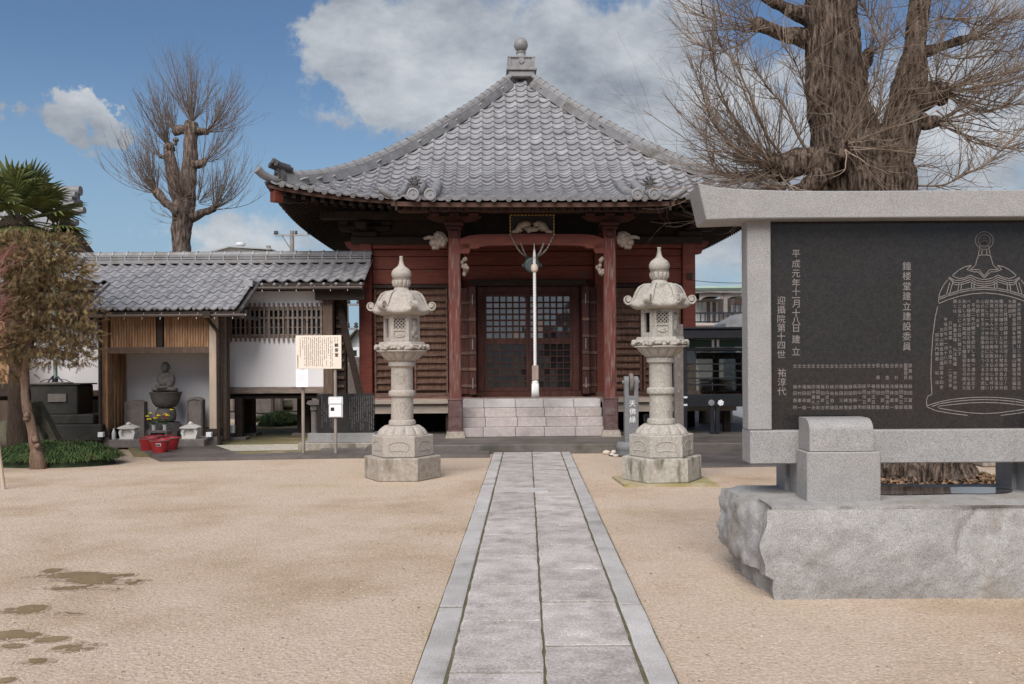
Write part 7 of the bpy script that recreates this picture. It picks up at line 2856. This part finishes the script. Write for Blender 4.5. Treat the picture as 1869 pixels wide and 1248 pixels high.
# ---- red-twigged maple at the very edge
mp = thing('red_maple', 'bare red-twigged maple reaching in at the left edge before the conifer', 'tree', (P(-70, 800, 12.4).x, 12.4, 0))
mb = MB()
m0 = P(-70, 850, 12.4)
mb.tube([(m0.x, 12.4, 0), P(-66, 700, 12.4), P(-60, 600, 12.4), P(-45, 520, 12.4)], [.05, .045, .035, .025], 8)
obj('trunk', mb, 'maple', mp, smooth=True)
mb = MB()
random.seed(5)
for (px, py, dx, dz, n) in ((-60, 600, 1, .3, 8), (-55, 560, 1, .5, 9), (-45, 520, .9, .6, 8), (-64, 650, 1, .1, 6)):
    for i in range(n):
        shoot(mb, P(px, py, 12.4), rdir((dx, -.1, dz), .28), random.uniform(.5, .85), .009, .25, .12, 7, 4, 4, .55, .7, .3, 2)
obj('twigs', mb, 'maple', mp, kind='stuff', smooth=True, fix=False)

# ---- grass mounds
def mound(cx, cy, rx, ry_, h, n, ln_, nm, lab, z0=.0, seed=1):
    t = thing(nm, lab, 'grass', (cx, cy, z0))
    rg = random.Random(seed)
    mb = MB()
    N, K5 = 28, 6
    vs, fs = [], []
    for j in range(K5):
        ph = math.pi / 2 * j / (K5 - 1)
        for i in range(N):
            a = 2 * math.pi * i / N
            vs.append((cx + rx * .9 * math.cos(ph) * math.cos(a), cy + ry_ * .9 * math.cos(ph) * math.sin(a), z0 + h * .72 * math.sin(ph)))
    for j in range(K5 - 1):
        for i in range(N):
            fs.append((j * N + i, j * N + (i + 1) % N, (j + 1) * N + (i + 1) % N, (j + 1) * N + i))
    mb.add(vs, fs)
    obj('mound', mb, 'hedge', t, smooth=True)
    mb = MB()
    for i in range(n):
        a = rg.uniform(0, 6.28)
        r_ = math.sqrt(rg.random())
        x, y = r_ * math.cos(a), r_ * math.sin(a)
        z = h * .75 * math.sqrt(max(0, 1 - r_ * r_ * .9)) * (1 + .3 * noise.noise(Vector((x * 3, y * 3, seed))))
        p0 = Vector((cx + rx * .95 * x, cy + ry_ * .95 * y, z0 + z))
        d = Vector((x * .7 + rg.gauss(0, .35), y * .7 + rg.gauss(0, .35), rg.uniform(.2, .9))).normalized()
        l = ln_ * rg.uniform(.6, 1.2)
        p1 = p0 + d * l * .5
        p2_ = p1 + Vector((d.x, d.y, d.z - 1.1)).normalized() * l * .5
        p2_.z = max(p2_.z, z0 + .004)
        w = d.cross(Vector((0, 0, 1))).normalized() * rg.uniform(.004, .008)
        mb.add([p0 - w, p0 + w, p1 - w * .8, p1 + w * .8, p2_], [(0, 1, 3, 2), (2, 3, 4)])
    obj('grass_blades', mb, 'grass', t, kind='stuff', fix=False)
    return t
gm = gd(100, 838)
mound(P(100, 820, 13.75).x, 13.75, .98, .55, .34, 11000, .16, 'grass_mound', 'low mound of dark green drooping grass round the foot of the conifer', seed=2)
sm0 = P(508, 765, 21)
mound(sm0.x, 21, .52, .4, .30, 1800, .2, 'grass_clump', 'small green grass clump seen under the corridor floor', z0=.05, seed=3)

# ================================================================== LEFT SIDE STONEWORK
dm = thing('dark_stone_plinth', 'soot-black tiered stone plinth behind the conifer carrying a flat round lid', 'plinth', (P(95, 800, 15.6).x, 15.6, .03))
q = lambda px, py, d=15.6: P(px, py, d)
def tier(pa, pb, py0, py1, d0, d1, nm='tier', b=.02, m_='black_stone'):
    mb = MB()
    mb.box(q(pa, 0, d0).x, q(pb, 0, d0).x, d0, d1, q(100, py0, d0).z, q(100, py1, d0).z, b=b)
    return obj(nm, mb, m_, dm)
tier(-20, 181, 806, 775, 16.1, 17.1)
tier(10, 166, 775, 757, 16.2, 17.0)
tier(48, 137, 757, 703, 16.35, 16.95)
tier(40, 141, 703, 700.5, 16.33, 17.0, 'cap', .003)
mb = MB()
c = q(108, 732, 16.34)
mb.box(c.x - .19, c.x + .13, 16.32, 16.348, c.z - .01, c.z + .13)
obj('pale_panel', mb, 'old_stone', dm)
mb = MB()
mb.lathe([(.001, 0), (.30, 0), (.30, .02), (.27, .03), (.001, .035)], 26, c=(q(96, 0, 16.65).x, 16.65, q(100, 700.5, 16.65).z))
obj('round_lid', mb, 'old_stone', dm, smooth=40)
mb = MB()
c = Vector((q(96, 0, 16.65).x, 16.65, q(100, 700.5, 16.65).z))
mb.tube([c + Vector((-.29, 0, .02)), c + Vector((-.2, 0, .07)), c + Vector((0, 0, .10)), c + Vector((.2, 0, .07)), c + Vector((.29, 0, .02))], .009, 5)
obj('wire_arch', mb, 'black_metal', dm)
pd_ = 16.65
pole = thing('verdigris_pole', 'slender blue-green metal pole rising from the dark plinth into the conifer', 'pole', (q(96.5, 0, pd_).x, pd_, q(100, 697, pd_).z))
mb = MB()
mb.tube([(q(96.5, 0, pd_).x, pd_, q(100, 699, pd_).z), (q(97, 0, pd_).x, pd_, q(97, 470, pd_).z)], .035, 12)
obj('shaft', mb, 'verdigris', pole, smooth=40)
mb = MB()
for a in (0, 2.1, 4.2):
    mb.tube([c + Vector((.14 * math.cos(a), .14 * math.sin(a), .03)), c + Vector((.05 * math.cos(a), .05 * math.sin(a), .13)), c + Vector((0, 0, .16))], .014, 5)
mb.lathe([(.05, .03), (.05, .10), (.038, .12)], 12, c=tuple(c))
obj('foot', mb, 'black_metal', pole)
rk = thing('leaning_slab', 'flat mossy stone slab leaning against the dark plinth beside the conifer trunk', 'rock', (q(80, 0, 14.9).x, 14.9, .02))
mb = MB()
a = [P(52, 740, 14.9), P(58, 735, 14.9), P(78, 732, 14.9), P(102, 802, 14.7), P(80, 812, 14.7), P(62, 775, 14.8)]
mb.prism_xz([(v.x, v.z) for v in a[::-1]], 14.72, 14.9)
obj('slab', mb, 'mossy_stone', rk)
for i, (px, py, r_, lab) in enumerate(((55, 800, .22, 'rounded mossy rock behind the conifer trunk'), (8, 800, .24, 'mossy rock at the left edge by the palm trunk'), (26, 815, .18, 'low rock at the foot of the palm trunk'))):
    c = P(px, py, 14.6)
    mb = MB()
    m = MB()
    m.ell((0, 0, 0), (r_ * 1.2, r_, r_), 18, 12)
    mb.add([tuple(Vector((c.x, 14.6, max(.1, c.z))) + Vector(v) * (1 + .3 * noise.fractal(Vector(v) * 5 + Vector((i, 0, 0)), .9, 2, 4))) for v in m.v], m.f)
    tag(obj('rock', mb, 'mossy_stone', smooth=50), lab, 'rock')
# timber bay at the far left edge
lb_ = thing('timber_bay', 'orange-brown timber bay of the corridor at the left edge behind the palm', 'building', (P(-30, 700, 16.9).x, 16.6, .045))
mb = MB()
mb.box(P(-120, 0, 16.6).x, P(22, 0, 16.6).x, 16.6, 16.65, P(0, 700, 16.6).z, 2.3)
obj('panel', mb, 'wood_warm', lb_)
for px in (-60, -20, 21):
    mb = MB()
    x = P(px, 0, 16.55).x
    mb.box(x - .05, x + .05, 16.52, 16.6, .05, 2.35)
    obj('post', mb, 'wood_brown', lb_)
mb = MB()
mb.box(P(-120, 0, 16.5).x, P(24, 0, 16.5).x, 16.46, 16.59, P(0, 722, 16.5).z, P(0, 700, 16.5).z)
obj('sill', mb, 'wood_dark', lb_)
# leaning stake at the extreme left
a = gd(8, 893)
mb = MB()
mb.tube([a + Vector((0, 0, -.03)), a + Vector((-.045, 0, .30))], [.022, .024], 8)
mb.tube([a + Vector((-.045, 0, .30)), a + Vector((-.20, 0, 1.5))], [.024, .026], 8)
tag(obj('leaning_stake', mb, 'wood_pale', smooth=40), 'thin pale wooden stake leaning at the left edge of the sand', 'stake')

# ================================================================== BACKGROUND
# large temple roof far left behind the palm
BD = 24.0
B = lambda px, py, d=BD: P(px, py, d)
tr_ = thing('temple_roof_building', 'large grey tiled temple building behind the palm and corridor at far left', 'temple', (B(60, 700).x, BD, 0))
mb = MB()
xa, xb = B(-420, 0).x, B(138, 0).x
zr, ze = B(100, 372).z, B(100, 474).z
n = 14
prof_ = []
for i in range(n + 1):
    t = i / n
    prof_.append((BD - 3.2 * t, zr - (zr - ze) * (1.35 * t - .35 * t * t)))
vs, fs = [], []
nx = 150
for i in range(n + 1):
    for j in range(nx + 1):
        x = xa + (xb + (i / n) ** 2 * .9 - xa) * j / nx
        vs.append((x, prof_[i][0], prof_[i][1] + (.03 * math.sin(j * 2 * math.pi / 2.5))))
for i in range(n):
    for j in range(nx):
        fs.append((i * (nx + 1) + j, i * (nx + 1) + j + 1, (i + 1) * (nx + 1) + j + 1, (i + 1) * (nx + 1) + j))
mb.add(vs, fs)
rt_ = obj('roof', mb, 'tile_stuff', tr_, smooth=True)
mb = MB()
mb.box(xa, xb, BD - .2, BD + .2, zr - .05, zr + .3, b=.03)
mb.tube([(xa, BD, zr + .33), (xb + .1, BD, zr + .33)], .13, 10)
obj('roof_ridge', mb, 'ridge', rt_, smooth=40)
mb = MB()
for (px, py, l) in ((148, 360, .35), (143, 368, .3), (146, 376, .3), (163, 388, .45), (150, 410, .6)):
    c = B(px, py)
    mb.tube([(c.x - l, BD - .2, c.z), (c.x, BD - .25, c.z + .02)], .085, 10)
mb.box(xb - .25, xb + .08, BD - .2, BD + .2, zr - .12, zr + .12, b=.04)
obj('ridge_ornament', mb, 'ridge', rt_, smooth=40)
mb = MB()
pts = [B(118, 405), B(132, 420), B(145, 442), B(158, 456), B(190, 466)]
mb.tube([Vector((v.x, BD - .4 - .5 * i, v.z)) for i, v in enumerate(pts)], .09, 8)
obj('verge_ridge', mb, 'ridge', rt_, smooth=40)
mb = MB()
mb.box(xa, xb - .3, BD - 1.6, BD + 1.5, 0, ze + .1)
mb.prism_yz([(BD - 2.2, ze + .05), (BD, zr - .2), (BD + 2.2, ze + .05)], xb - .42, xb - .30)
obj('wall', mb, 'wood_brown', tr_)
# low far building with roof ventilator
FD = 46.0
Q = lambda px, py, d=FD: P(px, py, d)
fb_ = thing('far_building', 'distant pale low building with a roof ventilator above the corridor ridge', 'building', (Q(440, 700).x, FD, 0))
mb = MB()
mb.prism_xz([(Q(372, 0).x, 0), (Q(492, 0).x, 0), (Q(492, 0).x, Q(430, 459).z), (Q(418, 0).x, Q(430, 452).z), (Q(372, 0).x, Q(372, 466).z)], FD, FD + 9)
obj('wall', mb, 'far_white', fb_)
mb = MB()
mb.prism_xz([(Q(370, 0).x, Q(372, 466).z), (Q(418, 0).x, Q(430, 452).z), (Q(494, 0).x, Q(430, 457).z), (Q(494, 0).x, Q(430, 455).z), (Q(418, 0).x, Q(430, 449.5).z), (Q(368, 0).x, Q(372, 464).z)], FD - .3, FD + 9.3)
obj('roof', mb, 'far_grey', fb_)
c = Q(428, 449)
mb = MB()
mb.lathe([(.16, 0), (.16, .16), (.20, .2), (.24, .22), (.24, .33), (.15, .36), (.001, .36)], 16, c=(c.x, FD + 1, c.z - .05))
obj('ventilator', mb, 'far_white', fb_, smooth=40)
c = Q(489, 456)
mb = MB()
mb.box(c.x - .09, c.x + .09, FD, FD + .2, c.z - .2, c.z + .22)
obj('chimney', mb, 'pole', fb_)
# utility poles
def upole(px, pd_, topy, lab, arms):
    c = P(px, 600, pd_)
    zt_ = P(px, topy, pd_).z
    t = thing('utility_pole', lab, 'utility pole', (c.x, pd_, 0), group='utility poles')
    mb = MB()
    mb.tube([(c.x, pd_, 0), (c.x, pd_, zt_)], [.17, .10], 12)
    obj('mast', mb, 'pole', t, smooth=40)
    for (py, w) in arms:
        z = P(px, py, pd_).z
        mb = MB()
        mb.box(c.x - w, c.x + w, pd_ - .05, pd_ + .05, z - .04, z + .04)
        mb.tube([(c.x - w * .6, pd_, z), (c.x - .1, pd_, z - w * .75)], .03, 5)
        obj('cross_arm', mb, 'grey_metal', t)
        for sx in (-1, -.9, .25, 1):
            mb = MB()
            mb.lathe([(.05, 0), (.09, .05), (.05, .10), (.08, .15), (.02, .20)], 10, c=(c.x + sx * w * .97, pd_, z + .03))
            obj('insulator', mb, 'tile_dark', t, smooth=True)
    return t
upole(534, 46, 421, 'utility pole with one cross-arm beside the hall eave, above the corridor roof', ((429, .85),))
upole(630, 33, 470, 'utility pole seen in the gap between corridor and hall', ((556, .5), (600, .4)))
# house in the gap
HD2 = 38.0
Hq = lambda px, py: P(px, py, HD2)
hs = thing('white_house', 'white gabled house with a grey roof seen between corridor and hall', 'house', (Hq(650, 700).x, HD2, 0))
x0, x1, xm = Hq(634, 0).x, Hq(690, 0).x, Hq(651, 0).x
mb = MB()
mb.prism_xz([(x0, 0), (x1, 0), (x1, Hq(651, 630).z), (xm, Hq(651, 600).z), (x0, Hq(634, 627).z)], HD2, HD2 + 7)
obj('wall', mb, 'far_white', hs)
mb = MB()
mb.prism_xz([(x0 - .3, Hq(634, 632).z), (xm, Hq(651, 600).z), (x1 + .3, Hq(690, 634).z), (x1 + .3, Hq(690, 631).z), (xm, Hq(651, 597).z), (x0 - .3, Hq(634, 629).z)], HD2 - .5, HD2 + 7)
obj('roof', mb, 'far_grey', hs)
mb = MB()
mb.box(Hq(638, 0).x, Hq(660, 0).x, HD2 - 1.2, HD2 - .02, Hq(640, 674).z, Hq(640, 637).z)
sr = obj('sunroom', mb, 'glass', hs)
for px in (638, 643.5, 659.5):
    mb = MB()
    x = Hq(px, 0).x
    mb.box(x - .05, x + .05, HD2 - 1.26, HD2 - 1.2, Hq(640, 674).z, Hq(640, 634).z)
    obj('mullion', mb, 'far_white', sr)
for py in (637, 653, 664, 674):
    mb = MB()
    z = Hq(640, py).z
    mb.box(Hq(637, 0).x, Hq(660, 0).x, HD2 - 1.265, HD2 - 1.2, z - .06, z + .06)
    obj('transom', mb, 'far_white', sr)
# graveyard stones beyond the corridor
rg = random.Random(17)
gs_l = [(418, 23.5, .34, .95, 'slim grey'), (431, 24.2, .2, 1.05, 'thin upright'), (443, 23.8, .22, .9, 'short grey'), (458, 23.6, .3, 1.0, 'lichen-grey'), (484, 22.6, .42, .92, 'square-topped'), (503, 23.2, .36, 1.0, 'pale wedge-shaped'), (523, 24.4, .75, 1.15, 'broad pale'), (546, 23.4, .28, .95, 'narrow mossy'), (560, 24, .2, 1.0, 'thin dark'),
        (646, 24, .5, 1.35, 'tall pale carved'), (655, 25, .42, 1.5, 'block-topped grey'), (636, 26, .35, 1.2, 'dim grey')]
for px, d, w, h, ds in gs_l:
    c = P(px, 740, d)
    t = thing('gravestone', ds + ' gravestone standing beyond the corridor ' + ('passage' if px > 600 else 'floor gap'), 'gravestone', (c.x, d, .04), group='gravestones beyond the corridor')
    mb = MB()
    mb.box(c.x - w / 2 - .08, c.x + w / 2 + .08, d - .2, d + .2, .04, .22, b=.02)
    obj('base', mb, 'old_stone', t)
    mb = MB()
    mb.box(c.x - w / 2, c.x + w / 2, d - .12, d + .12, .22, h + .1, b=.04)
    obj('stele', mb, 'old_stone', t)
c = P(517, 745, 23)
m = MB()
m.ell((0, 0, 0), (.36, .25, .12), 18, 10)
mb = MB()
mb.add([tuple(Vector((c.x, 23.6, .40)) + Vector(v) * (1 + .25 * noise.fractal(Vector(v) * 4, .9, 2, 4))) for v in m.v], m.f)
mb.box(c.x - .4, c.x + .4, 23.45, 23.8, .04, .3, b=.03)
tag(obj('stone_basin', mb, 'mossy_stone', smooth=40), 'low dark boulder-topped stone basin among the gravestones', 'basin')
mb = MB()
mb.box(-16, -1.2, 26.5, 26.7, 0, 1.25)
tag(obj('boundary_wall', mb, 'old_stone'), 'low grey stone boundary wall behind the gravestones', 'wall')
for i, (x, d, w, h) in enumerate(((-13, 29, 3, 2.2), (-8.6, 29.5, 2.4, 1.7), (-5.6, 28.5, 1.6, 1.5))):
    t = thing('hedge_shrub', ('leftmost', 'middle', 'rightmost')[i] + ' dark evergreen shrub behind the graveyard wall', 'shrub', (x, d, 0), group='shrubs behind the graveyard wall')
    mb = MB()
    rh = random.Random(i)
    for k in range(2600):
        v = Vector((rh.gauss(0, 1), rh.gauss(0, 1), rh.gauss(0, 1))).normalized() * rh.uniform(.6, 1.05)
        p = Vector((x + v.x * w / 2, d + v.y * .7, h * .5 + v.z * h * .5))
        a = Vector((rh.gauss(0, 1), rh.gauss(0, 1), rh.gauss(0, 1))).normalized() * .07
        b = a.orthogonal().normalized() * .035
        mb.add([p - a, p + b, p + a, p - b], [(0, 1, 2, 3)])
    obj('foliage', mb, 'hedge', t, kind='stuff', fix=False)
# apartment block right
AD = 36.0
A = lambda px, py, d=AD: P(px, py, d)
ap_ = thing('apartment_house', 'two-storey pinkish apartment house with a green roof and balcony railing behind the glass case', 'building', (A(1320, 700).x, AD, 0))
xa, xb = A(1240, 0).x, A(1420, 0).x
mb = MB()
mb.box(xa, xb, AD, AD + 8, 0, A(1300, 545).z)
obj('wall', mb, 'apt_wall', ap_)
mb = MB()
mb.box(xa, A(1336, 0).x, AD - 1.6, AD + 8.3, A(1300, 535).z, A(1300, 527).z, b=.08)
mb.box(A(1337, 0).x, xb, AD - .8, AD + 8.3, A(1300, 545).z, A(1300, 536).z, b=.05)
rf_ = obj('roof', mb, 'apt_roof', ap_)
mb = MB()
mb.box(xa, A(1336, 0).x, AD - 1.5, AD - 1.35, A(1300, 539).z, A(1300, 535).z)
obj('gutter', mb, 'pole', ap_)
mb = MB()
n = 10
for (pa, pb) in ((1262, 1306), (1308, 1352)):
    x0, x1 = A(pa, 0).x, A(pb, 0).x
    top_ = A(1300, 540).z
    arch = [(x0 + (x1 - x0) * i / n, top_ - .10 - .16 * abs(2 * i / n - 1) ** 3) for i in range(n + 1)]
    mb.prism_xz([(x1, top_), (x0, top_)] + arch, AD - 1.3, AD - 1.2)
obj('arcade', mb, 'apt_wall', ap_)
mb = MB()
x = A(1307, 0).x
mb.box(x - .07, x + .07, AD - 1.35, AD - 1.2, A(1300, 592).z, A(1300, 540).z)
obj('veranda_post', mb, 'pole', ap_)
mb = MB()
mb.box(xa, xb, AD - 1.5, AD, A(1300, 596).z, A(1300, 592).z)
obj('balcony_floor', mb, 'apt_wall', ap_)
mb = MB()
zb1, zb0 = A(1300, 574).z, A(1300, 591).z
mb.box(xa, xb, AD - 1.48, AD - 1.42, zb1 - .04, zb1 + .02)
mb.box(xa, xb, AD - 1.48, AD - 1.42, zb0, zb0 + .05)
bal = obj('balcony_rail', mb, 'black_metal', ap_)
bmr = MB()
bmr.box(-.02, .02, -.02, .02, zb0, zb1)
me = mesh('baluster', bmr, 'black_metal')
x = A(1262, 0).x
while x < A(1356, 0).x:
    inst('baluster', me, bal, loc=Vector((x, AD - 1.45, 0)) - wloc(bal))
    x += .17
for (pa, pb, ya, yb, m_, nm) in ((1266, 1279, 552, 590, 'far_white', 'door'), (1283, 1304, 551, 590, 'wood_grey', 'shutter_door'), (1331, 1350, 557, 571, 'glass', 'window')):
    mb = MB()
    mb.box(A(pa, 0).x, A(pb, 0).x, AD - .06, AD - .002, A(1300, yb).z, A(1300, ya).z)
    dd = obj(nm, mb, m_, ap_)
    mb = MB()
    xm2 = (A(pa, 0).x + A(pb, 0).x) / 2
    for x in (A(pa, 0).x, xm2, A(pb, 0).x):
        mb.box(x - .04, x + .04, AD - .10, AD - .062, A(1300, yb).z, A(1300, ya).z)
    obj('frame', mb, 'apt_pale', dd)
# small tiled roof corner in front of the apartment
nr = thing('tiled_roof_shed', 'small shed with a grey tiled roof in front of the apartment house', 'shed', (P(1365, 700, 27).x, 27, 0))
mb = MB()
a, b = P(1325, 590, 27), P(1362, 570, 27)
mb.prism_xz([(a.x, a.z), (b.x, b.z), (b.x + 2, b.z), (b.x + 2, a.z - .1), (a.x, a.z - .1)], 27, 29)
obj('roof', mb, 'ridge', nr)
mb = MB()
mb.box(a.x + .3, b.x + 2, 27.2, 28.8, 0, a.z - .1)
obj('wall', mb, 'far_grey', nr)
# overhead wires
for i, (pa, pb, lab) in enumerate((((1150, 492), (1450, 512), 'upper thin black overhead wire crossing the sky right of the hall'), ((1150, 512), (1450, 530), 'lower thin black overhead wire crossing the sky right of the hall'))):
    a, b = P(*pa, 33), P(*pb, 33)
    pts = [a.lerp(b, t / 12) - Vector((0, 0, .25 * math.sin(math.pi * t / 12))) for t in range(13)]
    mb = MB()
    mb.tube(pts, .014, 4)
    tag(obj('overhead_wire', mb, 'black_metal'), lab, 'wire', 'overhead wires')
# stone kerbs and a drain cover seen under the monument
for (pa, pb, py, h, d, lab) in ((1795, 1900, 870, .12, 12.6, 'low stone block on the ground behind the right foot of the monument'),):
    a, b = P(pa, py, d), P(pb, py, d)
    mb = MB()
    mb.box(a.x, b.x, d, d + .5, 0, .18, b=.02)
    tag(obj('stone_block', mb, 'lantern_base'), lab, 'stone')
a = gd(1790, 872)
mb = MB()
vs = blob(a.x + .1, a.y, .5, .22, .005, seed=91)
mb.add(vs, [tuple(range(len(vs)))])
struct('puddle', mb, 'puddle')
# buildings across the right background, mostly behind the monument
bb_ = thing('far_building', 'grey low building far behind the granite monument', 'building', (18, 60, 0))
mb = MB()
mb.box(9.2, 32, 60, 68, 0, 4.2)
obj('wall', mb, 'apt_pale', bb_)
mb = MB()
mb.box(9, 32.4, 59.6, 68.4, 4.2, 4.5)
obj('roof', mb, 'far_grey', bb_)
# loose grit, twigs and leaves on the sand
mb = MB()
rs = random.Random(31)
n = 0
while n < 9000:
    d = 3.6 + 9 * rs.random() ** 1.7
    x = rs.uniform(-.62, .60) * d
    if -.56 < x < .71 or (x > 1.3 and 5.7 < d < 6.9):
        continue
    s_ = rs.uniform(.0025, .0075) * (1.5 if rs.random() < .04 else 1)
    c = Vector((x, d, s_ * .3))
    a = rs.uniform(0, 6.28)
    u, v = Vector((math.cos(a), math.sin(a), 0)) * s_, Vector((-math.sin(a), math.cos(a), 0)) * s_ * rs.uniform(.5, .9)
    mb.add([c + u, c + v, c - u, c - v, c + Vector((0, 0, s_ * .8))], [(0, 1, 4), (1, 2, 4), (2, 3, 4), (3, 0, 4)])
    n += 1
o = obj('grit', mb, 'pebble', fix=False)
o['kind'] = 'stuff'
tag(o, 'loose grit scattered over the sandy court either side of the path', 'grit')
mb = MB()
for i in range(170):
    d = 4 + 10 * rs.random()
    side = rs.choice((-1, 1))
    x = (-.56 - abs(rs.gauss(0, .7))) if side < 0 else (.71 + abs(rs.gauss(0, .5)))
    if x > 1.2 and 5.6 < d < 7:
        continue
    a = rs.uniform(0, 6.28)
    l = rs.uniform(.006, .015)
    t = Vector((math.cos(a), math.sin(a), rs.uniform(0, .3))) * l
    w = Vector((-math.sin(a), math.cos(a), .1)) * l * .45
    c = Vector((x, d, .006))
    mb.add([c - t, c + w, c + t, c - w], [(0, 1, 2, 3)])
o = obj('leaf_scraps', mb, 'leaf_litter', fix=False)
o['kind'] = 'stuff'
tag(o, 'tiny dry leaf scraps along the edges of the stone path', 'leaves')
